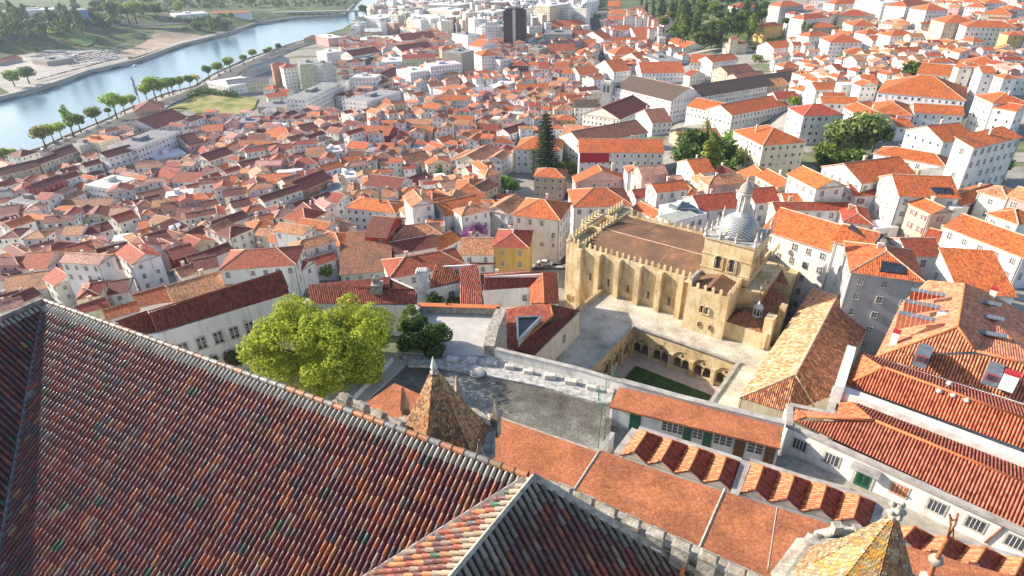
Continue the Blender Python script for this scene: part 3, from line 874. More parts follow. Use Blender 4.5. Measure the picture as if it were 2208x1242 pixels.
2: '''60 130 225 128 200 95 18 F w w
230 122 370 100 330 80 20 F w w
415 112 650 122 640 95 20 F w t
510 62 700 77 690 40 22 F w c
530 32 740 37 740 10 22 F w g
840 77 970 82 960 60 20 F w w
900 122 1040 127 1030 105 14 F w w
940 17 1040 17 1040 0 24 F w p
1230 37 1330 42 1320 15 30 F w c
1335 62 1450 67 1440 40 22 F w w
1350 182 1565 167 1450 128 9 G o w
1490 232 1600 222 1540 193 9 G o w
1290 222 1470 222 1460 195 14 F g g
1700 92 1840 92 1780 58 10 H o w
1700 127 1840 127 1780 102 8 G o w
1700 42 1780 42 1740 5 10 G o p
1680 257 1740 247 1695 165 10 G o w
1740 272 1960 267 1850 238 8 G o w
1745 352 1930 342 1840 298 8 H o w
1890 247 2000 242 1930 155 8 G o w
1730 197 1860 192 1800 163 8 G o w
1740 392 1900 387 1830 358 7 G o w
1920 402 1995 392 1940 328 8 G o w
1920 472 2195 467 2060 398 9 G o w
2080 262 2180 300 2140 235 8 G o w
2030 397 2180 387 2150 330 8 F g w
1970 322 2090 312 2030 283 6 G o e
1740 462 1850 452 1790 378 9 G o w
1750 562 2110 650 2000 515 17 G d w
1780 768 1975 682 1750 657 15 G m w
1490 692 1640 692 1600 640 14 G d w
1540 932 1960 850 1730 800 10 G b w
1520 978 2062 982 1800 895 13 G o w x
1410 862 1690 882 1540 808 8 G t w
1375 772 1495 772 1430 740 10 H o y
1110 957 1400 967 1240 878 12 H o w
1990 792 2115 782 2030 697 9 G b w
690 1022 870 1047 800 960 12 H t w
870 1047 1010 967 900 945 12 G t w
1010 972 1110 982 1090 940 10 G b e
410 1052 560 1022 480 978 10 G b w
510 1077 690 1062 600 1008 9 G b w
590 642 800 647 700 613 12 G o w
515 697 610 702 560 663 12 G o w
450 702 515 697 480 675 11 G o y
430 472 560 452 540 420 17 F w w
560 432 765 412 750 390 19 F w w
380 377 590 372 490 348 16 G r c
245 402 375 397 370 370 14 F w w
640 337 760 347 750 320 20 F g b
635 317 700 312 660 278 18 P o e
890 362 1010 352 950 312 22 H o w
1010 392 1080 382 1060 358 18 F g w
800 232 880 222 840 200 18 F g w
810 292 890 302 840 248 15 G o w
1085 422 1190 422 1140 380 14 H r k
1190 422 1255 422 1220 398 13 G o w
1255 442 1320 442 1290 398 13 G r w
1210 402 1310 402 1260 373 9 G o w
1190 317 1260 322 1220 295 16 F g e
1320 332 1500 322 1400 283 12 G o w
1520 352 1620 347 1560 308 11 H o w
1360 432 1450 432 1400 398 10 G o w
1410 472 1490 472 1450 443 12 G o w
1520 482 1640 472 1570 428 11 G o w
50 502 210 502 200 480 19 F w w
0 560 50 500 30 480 14 F g w
150 662 370 592 250 575 14 F g w
220 547 300 517 250 488 13 G m c
300 502 385 462 310 438 13 G m c
60 362 240 332 140 308 12 G m w
30 402 110 402 70 373 14 H m w
120 392 250 352 240 340 10 F g k
380 262 600 242 480 208 10 G m w
380 332 580 302 470 275 10 G m w
110 262 330 252 320 230 8 F w w
140 207 250 202 200 180 9 G w p
65 862 290 872 180 808 9 G o R
840 602 970 592 900 558 9 G w w
1000 562 1110 532 1060 520 10 F w w
1120 582 1330 572 1220 538 8 G o w
1530 602 1650 592 1590 558 8 G m p
1380 632 1530 632 1450 598 8 G o w
1030 717 1150 712 1080 680 8 G o p
1070 862 1200 822 1130 798 10 G m w
885 842 1000 837 940 798 9 G r R
460 640 590 640 560 610 6 F g g
330 690 450 660 430 640 6 F g w
560 560 650 550 600 530 9 G b w
650 590 790 560 720 545 9 F r w
1430 400 1500 395 1460 370 8 G o w
1540 290 1620 290 1580 250 8 G o w
1180 250 1230 240 1200 200 9 G o w
1000 230 1040 230 1020 200 9 G o w
640 920 720 900 680 870 9 G o w
840 250 930 250 880 225 8 G o w
0 1060 130 1040 60 1000 9 G o w
200 960 320 960 260 920 8 G o p
20 950 140 960 80 910 8 G o w
20 1010 110 1010 60 970 8 G m w
240 810 390 810 310 775 8 G o w
400 800 560 800 480 765 8 G t w
430 850 570 850 500 810 8 G o w
620 780 720 790 670 740 8 G o w
710 790 830 790 770 745 9 G o w
300 880 430 880 360 845 8 G r w'''}
for t_, rows in CITY.items():
    for r_ in rows.split('\n'):
        place(t_, r_)
# ------- smaller infill houses between the measured ones
FILL = [(1,[(0,1150),(200,1110),(560,960),(860,850),(1080,860),(1240,770),(1660,740),(1860,740),(2208,750),(2208,1241),(0,1241)],3.4),
(4,[(0,60),(2208,0),(2208,620),(1960,640),(1400,560),(1000,640),(640,900),(290,880),(0,960)],3.2),
(2,[(0,730),(420,640),(780,600),(800,480),(1090,500),(1640,480),(1650,620),(1480,700),(1400,860),(1110,900),(1000,1100),(560,1240),(0,1240)],3.0),
(2,[(1340,130),(1600,160),(1640,470),(1090,470),(900,300),(1200,250)],3.4),(2,[(1680,20),(1900,60),(2050,180),(2200,380),(1760,480),(1700,300)],3.4),
(2,[(0,180),(330,230),(620,190),(760,330),(700,560),(420,600),(60,700),(0,640)],3.6),
(5,[(0,50),(1100,0),(1400,120),(1480,420),(1150,470),(1000,420),(560,420),(200,440)],2.9),
(3,[(600,330),(1000,350),(1500,260),(2200,380),(2200,560),(1250,600),(760,560),(640,480)],3.2),(3,[(700,80),(1100,-60),(2208,-60),(2208,300),(1200,330),(800,330)],4.4),
(2,[(300,-60),(1650,-80),(1560,120),(1300,250),(1000,300),(800,200),(700,160),(640,250),(380,200),(60,220)],4.6),(7,[(560,180),(1050,240),(1300,150),(1900,300),(2200,340),(2200,640),(1500,500)],3.0),(6,[(620,120),(1300,150),(1600,240),(1300,330),(700,380)],3.0)]
NO = [sheet_xy for sheet_xy in ()]
def nearest_box(x, y):
    return min(BOX, key=lambda b: (b[0]-x)**2+(b[1]-y)**2)
KEEP = [[P(*tl(3,a,b),40) for a,b in q] for q in ([(-40,0),(560,0),(540,150),(470,260),(330,300),(0,420)],)]
nfill = 0
rf_ = random.Random(11)
RESV = []   # reserved discs (x, y, r): courtyards, gardens, hand-built things
for t_, x_, y_, r_ in ((6,760,60,16),(6,1100,60,16),(3,150,950,16),(3,1050,930,18),(3,1800,1100,8),(3,2000,1120,8),(5,1440,130,10),(5,1420,340,10),(5,1250,440,7),(2,1290,900,7),(3,1450,430,12),(3,1300,120,10),(3,1380,170,10),(5,1600,30,8),(4,720,180,7),(4,445,640,9)):
    q = G(*tl(t_, x_, y_)); RESV.append((q.x, q.y, r_))
for t_, poly, st in FILL:
    OFF = st > 4.5
    pts = [tl(t_, a, b) for a, b in poly]; x0 = min(p[0] for p in pts); x1 = max(p[0] for p in pts); y0 = min(p[1] for p in pts); y1 = max(p[1] for p in pts)
    yy = y0
    while yy < y1:
        sc = 1+(yy/620.)*2.2; xx = x0
        while xx < x1:
            px, py = xx+rf_.uniform(-2,2)*sc, yy+rf_.uniform(-1,1)*sc; xx += st*sc*1.25
            if not inpoly(px, py, pts): continue
            q = G(px, py, 6)
            if q.y > (2200 if OFF else 900): continue
            if any((q.x-a)**2+(q.y-b)**2 < r*r for a, b, r in RESV): continue
            nb = nearest_box(q.x, q.y)
            if not OFF and math.hypot(nb[0]-q.x, nb[1]-q.y) > 60: continue
            best = None
            for _ in range(4):
                k_ = rf_.choice((0, 1)); ux, uy = (nb[2], nb[3]) if k_ else (-nb[3], nb[2])
                a_ = rf_.uniform(-.12, .12); ux, uy = ux*math.cos(a_)-uy*math.sin(a_), ux*math.sin(a_)+uy*math.cos(a_)
                hl, hd = rf_.uniform(3.0, 6.8), rf_.uniform(2.5, 4.3); c = (q.x, q.y, ux, uy, hl, hd)
                if not any(obb_hit(c, b) for b in BOX if abs(b[0]-q.x) < 50 and abs(b[1]-q.y) < 50) and (best is None or hl*hd > best[4]*best[5]): best = c
            if not best: continue
            cx, cy, ux, uy, hl, hd = best; u = Vector((ux, uy, 0)); v = Vector((-uy, ux, 0)); h = rf_.uniform(7.5, 13)
            if v.dot(Vector((cx, cy, 0))) < 0: u = -u; v = -v
            c0 = Vector((cx, cy, 0))-u*hl-v*hd; xpx = proj((cx, cy, 10))[0]
            if not OFF and rf_.random() < .11:
                spec(1, c0, u, hl*1.8, hd*1.9, land_z(cx, cy)+h*.8, h*.8, 'F', rf_.choice('wwgr'), rf_.choice('wwwc')); nfill += 1; continue
            if OFF and rf_.random() < .7:
                spec(1, c0, u, hl*3.2, hd*2.6, land_z(cx, cy)+h*1.9, h*1.9, 'F', rf_.choice('wwgg'), rf_.choice('wwwwcgp')); nfill += 1; continue
            warm = (xpx > 800)
            R = rf_.choice('oooottttrrbp' if warm else 'mmmmrrtobpp'); W = rf_.choice('wwwwwwwwwwcp')
            spec(1, c0, u, hl*2, hd*2, land_z(cx, cy)+h, h, rf_.choice('GGGGHHE'), R, W); nfill += 1
        yy += st*sc*.72
SPEC.sort(key=lambda q: -q[0]); cnt = {}
for big, args, kw, kind in SPEC:
    cnt[kind] = cnt.get(kind, 0)+1
    if cnt[kind] <= 298 or kw.get('win') == 'shutter': house(*args, name=kind, **kw)
    else:
        MERGE[:] = [True]; house(*args, **kw); MERGE[:] = [False]
if MG.v: struct(link('town_houses', MG.mesh('town_houses', MGM, True)), 'stuff')['label'] = 'small tiled town houses packed between the larger ones'
print('HOUSES', len(HL), 'fill', nfill, cnt)
# ================================================================ cathedral and cloister
m, k = newmat('limestone', .9, .15); pos = k.add('NewGeometry').outputs['Position']
a = k.noise(.35, 5, .65, pos); b = k.noise(2.5, 4, .7, pos)
mp = k.add('Mapping'); mp.inputs['Scale'].default_value = (1.3, 1.3, .22); k.ln(pos, mp.inputs[0]); d = k.noise(.9, 4, .6, mp.outputs[0])
c = k.ramp(a, [(.3, (.50,.35,.16)), (.5, (.64,.51,.30)), (.7, (.70,.61,.43))])
c = k.mix(k.mr(d, .5, .7, 0, .7), c, (.25,.20,.14)); c = k.mix(1, c, k.ramp(b, [(.3, (.8,.79,.77)), (.6, (1.05,)*3)]), 'MULTIPLY')
sp = k.add('SeparateXYZ'); k.ln(pos, sp.inputs[0])
crs = k.mr(k.math('FRACT', k.math('DIVIDE', sp.outputs[2], .42)), .0, .12, .74, 1)
c = k.mix(1, c, crs, 'MULTIPLY')
k.ln(c, k.b.inputs['Base Color']); k.bump(b, .04)
m, k = newmat('weathered_paving', .95, .1); pos = k.add('NewGeometry').outputs['Position']
c = k.ramp(k.noise(.22, 6, .65, pos), [(.3, (.33,.29,.23)), (.47, (.52,.47,.38)), (.6, (.66,.61,.52))])
c = k.mix(1, c, k.ramp(k.noise(3, 5, .7, pos), [(.35, (.7,.7,.7)), (.6, (1.05,)*3)]), 'MULTIPLY')
k.ln(c, k.b.inputs['Base Color'])
m, k = newmat('church_roof_tiles', .95, .1); pos = k.add('NewGeometry').outputs['Position']
c = k.ramp(k.noise(.25, 6, .7, pos), [(.35, (.155,.095,.065)), (.55, (.22,.125,.08)), (.68, (.36,.17,.09))])
c = k.mix(1, c, k.ramp(k.noise(6, 4, .8, pos), [(.35, (.6,.6,.6)), (.65, (1.3,)*3)]), 'MULTIPLY'); k.ln(c, k.b.inputs['Base Color'])
plain('lawn', (.045,.085,.02), .95, .35, 1.2); plain('grey_stone', (.36,.34,.31), .9, .35, .8); plain('pale_stone', (.55,.53,.48), .85, .3, 1.2)
m, k = newmat('dome_tiles', .3, .5)
uv = k.add('UVMap').outputs[0]; sp = k.add('SeparateXYZ'); k.ln(uv, sp.inputs[0])
ck = k.math('GREATER_THAN', k.math('MULTIPLY', k.math('SINE', k.math('MULTIPLY', sp.outputs[0], math.pi*48)), k.math('SINE', k.math('MULTIPLY', sp.outputs[1], math.pi*20))), 0)
rb = k.math('LESS_THAN', k.math('ABSOLUTE', k.math('SUBTRACT', k.math('FRACT', k.math('MULTIPLY', sp.outputs[0], 8)), .5)), .045)
k.ln(k.mix(rb, k.mix(ck, (.13,.15,.18), (.42,.43,.44)), (.38,.36,.13)), k.b.inputs['Base Color'])
O3 = Vector((12.343, 119.72, 0)); UU = Vector((.7936, -.6085, 0)); VV = Vector((.6085, .7936, 0))
CM = Matrix(((UU.x, VV.x, 0, O3.x), (UU.y, VV.y, 0, O3.y), (0, 0, 1, 0), (0, 0, 0, 1)))
def CW(x, y, z=0): return CM @ Vector((x, y, z))
CANG = math.atan2(UU.y, UU.x)
church = empty('cathedral', CW(16, 10, 45), 'golden limestone Romanesque cathedral with battlements, crossing tower and tiled dome', 'cathedral', rz=CANG)
def cpart(name, mb, mats, parent=None, **kw):
    me = mb; me.v = [tuple(CM @ Vector(v)) for v in mb.v]; return part(name, me, mats, parent or church, **kw)
ZG, ZT, ZP = 43.5, 53.7, 63.0
mb = MB()
mb.box((0,-.5,ZG),(3.2,25,ZP)); mb.box((3.2,0,ZG),(29,22,ZP-.6)); mb.box((29,-3.2,ZG),(37,25,ZP-.6)); mb.box((37,3.4,ZG),(40.5,18,ZP-1))
mb.box((3.2,0,ZP-.6),(29,.6,ZP)); mb.box((3.2,21.4,ZP-.6),(29,22,ZP)); mb.box((0,-.5,ZP),(.7,25,ZP+.9)); mb.box((0,-.5,ZP),(3.2,.1,ZP+.5))
mb.box((29,-3.2,ZP-.6),(37,-2.6,ZP)); mb.box((36.4,-3.2+.6,ZP-.6),(37,4,ZP)); mb.box((29,-2.6,ZP-.6),(29.6,0,ZP)); mb.box((-1.6,8,ZG),(0,16,ZP+1.2))
mb.box((3.2,8,ZP-.6),(3.9,16,ZP+1.2)); mb.box((.7,8,ZP),(3.2,8.6,ZP+1.2)); mb.box((.7,15.4,ZP),(3.2,16,ZP+1.2))
for i, x in enumerate((3.6,8.2,12.9,17.6,22.3,26.8)):    # buttresses of the south wall
    mb.box((x-.55,-1.15,ZG),(x+.55,0,ZP-(.3 if i < 5 else 0)))
mb.idx([(27.6,-1.8,ZP-.2),(28.9,-1.8,ZP-.2),(28.9,0,ZP-.2),(27.6,0,ZP-.2)], [(0,1,2,3)])
cpart('walls', mb, ['limestone'])
mer = MB(); mer.box((-.27,-.2,0),(.27,.2,.85)); mer.idx([(-.27,-.2,.85),(.27,-.2,.85),(.27,.2,.85),(-.27,.2,.85),(0,0,1.25)], [(0,1,4),(1,2,4),(2,3,4),(3,0,4)])
MER = mer.mesh('merlon', ['limestone'])
CINV = Matrix.LocRotScale(church.location, church.rotation_euler, church.scale).inverted()
nm = 0
def merlons(a, b, z, step=1.25, parent=None, s=1):
    global nm
    a = Vector(a); b = Vector(b); n = max(1, int((b-a).length/step)); ang = math.atan2(b.y-a.y, b.x-a.x)
    for i in range(n+1):
        p = a+(b-a)*i/n; o = bpy.data.objects.new('merlon', MER); COL.objects.link(o); o.parent = church; o.matrix_parent_inverse = CINV
        o.location = CW(p.x, p.y, z); o.rotation_euler.z = CANG+ang; o.scale = (s,s,s); nm += 1
merlons((4.2,.3),(28,.3),ZP,1.3); merlons((29.4,-2.9),(36.8,-2.9),ZP,1.25); merlons((36.7,-1.9),(36.7,5),ZP,1.3)
merlons((.3,.6),(.3,7.4),ZP+.9,1.15); merlons((.8,-.2),(2.9,-.2),ZP+.5,1.05); merlons((.3,16.6),(.3,24.6),ZP+.9,1.2); merlons((3.5,1),(3.5,7.6),ZP-.2,1.3)
merlons((-1.2,8.4),(-1.2,15.6),ZP+1.2,1.4); merlons((3.5,8.4),(3.5,15.6),ZP+1.2,1.4); merlons((4.5,21.7),(28,21.7),ZP,1.5); merlons((38.6,17),(38.6,22.5),ZP+1,1.4); merlons((40.3,5),(40.3,16),ZP-1,2)
mb = MB(); zr = ZP+1.0
def rf_(pts, mi=0): roof_tri(mb, pts, (1,0,0), mi=mi)
rf_([(3.9,.6,ZP-.5),(29,.6,ZP-.5),(29,9,zr),(3.9,9,zr)]); rf_([(3.9,21.4,ZP-.5),(3.9,9,zr),(29,9,zr),(29,21.4,ZP-.5)]); bar(mb, (3.9,9,zr), (29,9,zr), .12, 1)
for x in (12, 20.5): bar(mb, (x,.6,ZP-.48), (x,9,zr), .05, 1); bar(mb, (x,9,zr), (x,21.4,ZP-.48), .05, 1)
rf_([(29.6,-2.6,ZP-.5),(33,-2.6,ZP+.6),(33,4,ZP+.6),(29.6,4,ZP-.5)]); rf_([(33,-2.6,ZP+.6),(36.4,-2.6,ZP-.5),(36.4,4,ZP-.5),(33,4,ZP+.6)])
rf_([(29.6,13.5,ZP-.5),(33,13.5,ZP+.6),(33,24.5,ZP+.6),(29.6,24.5,ZP-.5)]); rf_([(33,13.5,ZP+.6),(36.4,13.5,ZP-.5),(36.4,24.5,ZP-.5),(33,24.5,ZP+.6)])
cpart('roof', mb, ['church_roof_tiles', 'mortar_ridge'])
mb = MB(); mb.box((29.05,-2.6,ZP-.3),(29.6,1.2,ZP+1.6)); cpart('stone_coping', mb, ['grey_stone'])
# crossing tower
tw = MB(); X0, X1, Y0, Y1, TB, TT = 28.6, 38.0, 4.0, 13.4, ZP-.8, 70.3
tw.box((X0,Y0,TB),(X1,Y1,TT)); tw.box((X0-.15,Y0-.15,TB+1.9),(X1+.15,Y1+.15,TB+2.15)); tw.box((X0-.15,Y0-.15,TB+4.9),(X1+.15,Y1+.15,TB+5.1)); tw.box((X0-.3,Y0-.3,TT),(X1+.3,Y1+.3,TT+.25))
tower = cpart('crossing_tower', tw, ['limestone'])
mb = MB(); mb.box((X0-.32,Y0-.32,TT+.25),(X1+.32,Y1+.32,TT+.35)); cpart('tower_terrace', mb, ['grey_stone'], tower)
def arch_pts(w, h0, h1, n=10):
    return [(-w, h0), (w, h0)]+[(w*math.cos(math.pi*i/n), h1+w*math.sin(math.pi*i/n)) for i in range(n+1)]
def arch_window(parent, x, y, z, ang, w, hs, name='arched_window', ring=.28, glass='window_glass', cols=True, mat='limestone'):
    """stone surround + recessed glass; wall frame: ang = direction of outward normal in church axes"""
    M = CM @ Matrix.Translation((x, y, z)) @ Matrix.Rotation(ang+math.pi/2, 4, 'Z'); f = MB(); n = 10
    for r0, r1, dep in ((w, w+ring*.55, .12), (w+ring*.55, w+ring*1.2, .26)):
        P0 = [(-r0, 0), (-r0, hs)]+[(-r0*math.cos(math.pi*i/n), hs+r0*math.sin(math.pi*i/n)) for i in range(n+1)]+[(r0, hs), (r0, 0)]
        P1 = [(-r1, 0), (-r1, hs)]+[(-r1*math.cos(math.pi*i/n), hs+r1*math.sin(math.pi*i/n)) for i in range(n+1)]+[(r1, hs), (r1, 0)]
        for i in range(len(P0)-1):
            q = [(P0[i][0],-dep,P0[i][1]),(P0[i+1][0],-dep,P0[i+1][1]),(P1[i+1][0],-dep,P1[i+1][1]),(P1[i][0],-dep,P1[i][1])]
            q2 = [(a_[0], .02, a_[2]) for a_ in q]; f.idx([M@Vector(v) for v in q+q2], [(0,1,2,3),(3,2,6,7),(0,4,5,1)])
    if cols:
        for s_ in (-1, 1): f.tube([M@Vector((s_*(w-.08),-.1,0)), M@Vector((s_*(w-.08),-.1,hs))], .1, 6)
    f.idx([M@Vector(v) for v in ((-w-ring*1.3,-.3,-.15),(w+ring*1.3,-.3,-.15),(w+ring*1.3,.02,-.15),(-w-ring*1.3,.02,-.15),(-w-ring*1.3,-.3,.02),(w+ring*1.3,-.3,.02),(w+ring*1.3,.02,.02),(-w-ring*1.3,.02,.02))], [(0,3,2,1),(4,5,6,7),(0,1,5,4),(1,2,6,5),(3,0,4,7)])
    fo = part(name, f, [mat], parent)
    g = MB(); ap = arch_pts(w, 0, hs); g.face([M@Vector((a_, -.03, b_)) for a_, b_ in ap]); 
    if parent.parent is None: part("pane", g, [glass], fo)
    else: part('arched_window', g, [glass], parent)
for x in (31.9, 34.5): arch_window(tower, x, Y0, TB+2.3, -math.pi/2, .62, 2.0)
for y in (7.2, 10): arch_window(tower, X1, y, TB+2.3, 0, .62, 2.0)
for y in (7.2, 10): arch_window(tower, X0, y, TB+2.6, math.pi, .5, 1.7)
# pinnacles of the tower
pin = MB(); pin.lathe([(.34,0),(.34,.25),(.22,.3),(.22,1.0),(.32,1.05),(.3,1.2),(.1,1.9),(.13,1.95),(.02,2.5)], 6)
PIN = pin.mesh('pinnacle', ['pale_stone'])
for x, y, s in [(X0,Y0,1.25),(X1,Y0,1.25),(X1,Y1,1.25),(X0,Y1,1.25)]+[(X0+(X1-X0)*t_,Y0,.85) for t_ in (.3,.62)]+[(X1,Y0+(Y1-Y0)*t_,.85) for t_ in (.33,.66)]+[(X0,Y0+(Y1-Y0)*t_,.9) for t_ in (.33,.66)]+[(X0+(X1-X0)*t_,Y1,.85) for t_ in (.33,.66)]:
    o = bpy.data.objects.new('pinnacle', PIN); COL.objects.link(o); o.parent = church; o.matrix_parent_inverse = CINV; o.location = CW(x, y, TT+.3); o.scale = (s, s, s)
# dome, lantern
mb = MB(); DM = Matrix.Translation((33.3, 8.7, 0)); R0 = 3.75
mb.lathe([(R0+.35,TT+.3),(R0+.35,TT+.75),(R0+.1,TT+.8)], 24, 0, DM); pr = [(R0*math.cos(t)**.8*(1), TT+.8+3.5*math.sin(t)) for t in [math.pi/2*i/12 for i in range(12)]]
cpart('dome_base', mb, ['grey_stone'])
mb = MB(); seg = 48
for i in range(len(pr)-1):
    for j in range(seg):
        q = []
        for (r, z), jj in ((pr[i],j),(pr[i],j+1),(pr[i+1],j+1),(pr[i+1],j)): a_ = 2*math.pi*jj/seg; q.append((33.3+r*math.cos(a_), 8.7+r*math.sin(a_), z))
        mb.face(q, 0, [(j/seg,i/12),((j+1)/seg,i/12),((j+1)/seg,(i+1)/12),(j/seg,(i+1)/12)], smooth=True)
cpart('dome', mb, ['dome_tiles'])
mb = MB(); mb.lathe([(1.55,74.1),(1.55,74.5),(1.15,74.6),(1.15,75.2),(1.0,75.3),(1.0,78.6),(1.3,78.7),(1.3,78.95),(1.05,79.0)], 8, 0, DM); lan = None
for j in range(8): a_ = 2*math.pi*(j+.5)/8; mb.tube([(33.3+1.02*math.cos(a_), 8.7+1.02*math.sin(a_), 75.3), (33.3+1.02*math.cos(a_), 8.7+1.02*math.sin(a_), 78.6)], .13, 6)
cpart('lantern', mb, ['pale_stone'])
mb = MB(); mb.lathe([(1.2,79),(1.25,79.3),(1.1,79.9),(.75,80.5),(.3,80.9),(.12,81.1),(.25,81.35),(.2,81.6),(.05,82.2)], 12, 0, DM); cpart('lantern_cap', mb, ['grey_stone'])
# south wall windows, west block slits, transept windows
for x in (6.2, 10.7, 15.3, 20, 24.6): arch_window(church, x, 0, ZT+1.9, -math.pi/2, .38, 1.3, ring=.22)
for x in (32.4, 33.4): arch_window(church, x, -3.2, ZT+4.6, -math.pi/2, .36, 1.1, ring=.16)
for x in (32.2, 34.4): arch_window(church, x, -3.2, ZT+1.4, -math.pi/2, .16, .9, ring=.04, cols=False)
for x in (.9, 2.3): arch_window(church, x, -.5, 49, -math.pi/2, .12, 1.3, ring=.04, cols=False)
# east end: gallery, low sacristy roofs, lantern and buttress piers
mb = MB(); mb.box((37,13.5,ZG),(43.5,22,ZP-3)); mb.box((37,-2,ZG),(44.5,3.4,57.2)); mb.box((40.5,3.4,ZG),(44.5,12,57.8)); mb.box((43.4,-1.5,ZG),(45,.8,60.2)); mb.box((44.5,3.5,ZG),(45.6,5.2,60.5)); mb.box((38,4,ZP-1.6),(41,18,ZP-1.1)); 
for i in range(9): 
    mb.tube([(40.9, 5+i*1.4, ZP-3.2), (40.9, 5+i*1.4, ZP-1.6)], .14, 6)
cpart('east_chapels', mb, ['limestone'])
mb = MB(); rf_([(37,-2,57.3),(43.4,-2,57.3),(41,1,58.5),(38.5,1,58.5)]); rf_([(37,3.4,57.3),(37,-2,57.3),(38.5,1,58.5),(39,3.4,58.5)]); rf_([(43.4,-2,57.3),(44.5,3.4,57.3),(41,3.4,58.5),(41,1,58.5)]); rf_([(41,1,58.5),(41,3.4,58.5),(39,3.4,58.5),(38.5,1,58.5)])
rf_([(40.5,3.4,57.9),(44.5,3.4,57.9),(44.5,12,57.9),(40.5,12,59.4)]); rf_([(37,13.5,ZP-2.9),(43.5,13.5,ZP-2.9),(41,17,ZP-1.6),(38,17,ZP-1.6)])
o = cpart('chapel_roof', mb, ['old_clay_tiles', 'mortar_ridge']); o.color = (.33,.14,.075,1)
mb = MB(); LMx = Matrix.Translation((41.3, 1.6, 0)); mb.lathe([(.95,58.3),(.95,58.6),(.75,58.65)], 8, 0, LMx); mb.lathe([(.95,60.1),(.95,60.25),(.8,60.3),(.6,60.7),(.25,60.95),(.06,61.5)], 8, 0, LMx)
for j in range(8): a_ = 2*math.pi*j/8; mb.tube([(41.3+.78*math.cos(a_), 1.6+.78*math.sin(a_), 58.6), (41.3+.78*math.cos(a_), 1.6+.78*math.sin(a_), 60.1)], .09, 6)
lt = cpart('roof_lantern', mb, ['pale_stone']); mb = MB(); mb.lathe([(.68,58.65),(.68,60.1)], 8, 0, LMx); cpart('pane', mb, ['window_glass'], lt)
# cloister: a thing of its own
clo = empty('cloister', CW(31, -18, 47), 'square stone cloister with round arches around a dark lawn, beside the cathedral', 'cloister', rz=CANG)
AX0, AX1, AY1, AY0 = 21.0, 42.3, -8.4, -29.5
mb = MB()
def slab(x0, y0, x1, y1, z0=ZT-.9, z1=ZT): mb.box((x0,y0,z0),(x1,y1,z1))
slab(9.6,AY1,52,0-.0); slab(9.6,AY0-5,AX0,AY1); slab(AX1,AY0-5,47,AY1); slab(AX0,AY0-5,AX1,AY0)
cpart('roof_terrace', mb, ['weathered_paving'], clo)
mb = MB(); mb.box((9.1,-34.5,ZG),(9.6,.2,ZT+.9)); mb.box((9.6,-34.5,ZG),(52,-34,ZT-.9)); mb.box((51.5,-34,ZG),(52,0,ZT-.9))
for a_, b_ in (((AX0-4,AY0-4),(AX0-3.5,AY1+4)),((AX1+3.5,AY0-4),(AX1+4,AY1+4)),((AX0-4,AY1+4),(AX1+4,AY1+4.5)),((AX0-4,AY0-4.5),(AX1+4,AY0-4))): mb.box((*a_,46.5),(*b_,ZT-.9))
cpart('outer_walls', mb, ['limestone'], clo)
mb = MB(); mb.box((AX0-.3,AY1-.5,ZT+.0),(AX1+.3,AY1+.1,ZT+.32)); mb.box((AX0-.1,AY0,ZT),(AX0+.5,AY1-.5,ZT+.32)); mb.box((AX1-.5,AY0,ZT),(AX1+.1,AY1-.5,ZT+.32)); mb.box((AX0-.3,AY0-.1,ZT),(AX1+.3,AY0+.5,ZT+.32))
cpart('cornice', mb, ['grey_stone'], clo)
def arcade(mb, L, H, th, bays, T):
    """arched wall in local x (0..L), z (0..H), y thickness; cut in thin slices"""
    bw = L/bays; dx = .12; n = int(L/dx)
    for i in range(n):
        x = (i+.5)*L/n; lx = (x % bw)-bw/2; ax = abs(lx); big = bw*.39
        pier = ax > big
        w_ = L/n/2+.002
        if pier: mb.box((x-w_,0,0),(x+w_,th,H), 0, T); continue
        top = 3.0+math.sqrt(max(0, big*big-ax*ax))               # great arch
        mb.box((x-w_,0,top),(x+w_,th,H), 0, T)
        c = big*.5; sx = ax-c; r = big*.42                          # twin small arches behind
        if ax < .1: t2 = 0
        elif abs(sx) < r: t2 = 2.35+math.sqrt(r*r-sx*sx)
        else: t2 = 2.3
        if ax < .1 or (abs(sx) >= r): mb.box((x-w_,.25,2.2),(x+w_,.55,top+.02), 0, T)
        else: mb.box((x-w_,.25,t2),(x+w_,.55,top+.02), 0, T)
        mb.box((x-w_,.2,0),(x+w_,.6,.75), 0, T)
    for b_ in range(bays):
        xc = (b_+.5)*bw
        for o_ in (0, -bw*.39, bw*.39): mb.tube([T@Vector((xc+o_,.3,.75)), T@Vector((xc+o_,.3,2.3))], .11, 6)
        mb.box((xc-.22,.18,2.15),(xc+.22,.6,2.4), 0, T)
        for s_ in (0,): mb.box((b_*bw-.35,-.3,0),(b_*bw+.35,0,3.4), 0, T); mb.box((b_*bw-.45,-.4,3.3),(b_*bw+.45,0,3.7), 0, T)
        mb.lathe([(.3,0),(.3,.02)], 8, 1, T @ Matrix.Translation((xc,.23,3.75)) @ Matrix.Rotation(math.pi/2, 4, 'X'))
ZF = 46.9; HH = ZT-.9-ZF
for nm_, T, L in (('north', Matrix.Translation((AX0,AY1,ZF)), AX1-AX0), ('west', Matrix.Translation((AX0,AY0,ZF)) @ Matrix.Rotation(math.pi/2, 4, 'Z'), AY1-AY0), ('east', Matrix.Translation((AX1,AY1,ZF)) @ Matrix.Rotation(-math.pi/2, 4, 'Z'), AY1-AY0), ('south', Matrix.Translation((AX1,AY0,ZF)) @ Matrix.Rotation(math.pi, 4, 'Z'), AX1-AX0)):
    mb = MB(); arcade(mb, L, HH, .7, 5, T); cpart('arcade', mb, ['limestone', 'dark_metal'], clo)
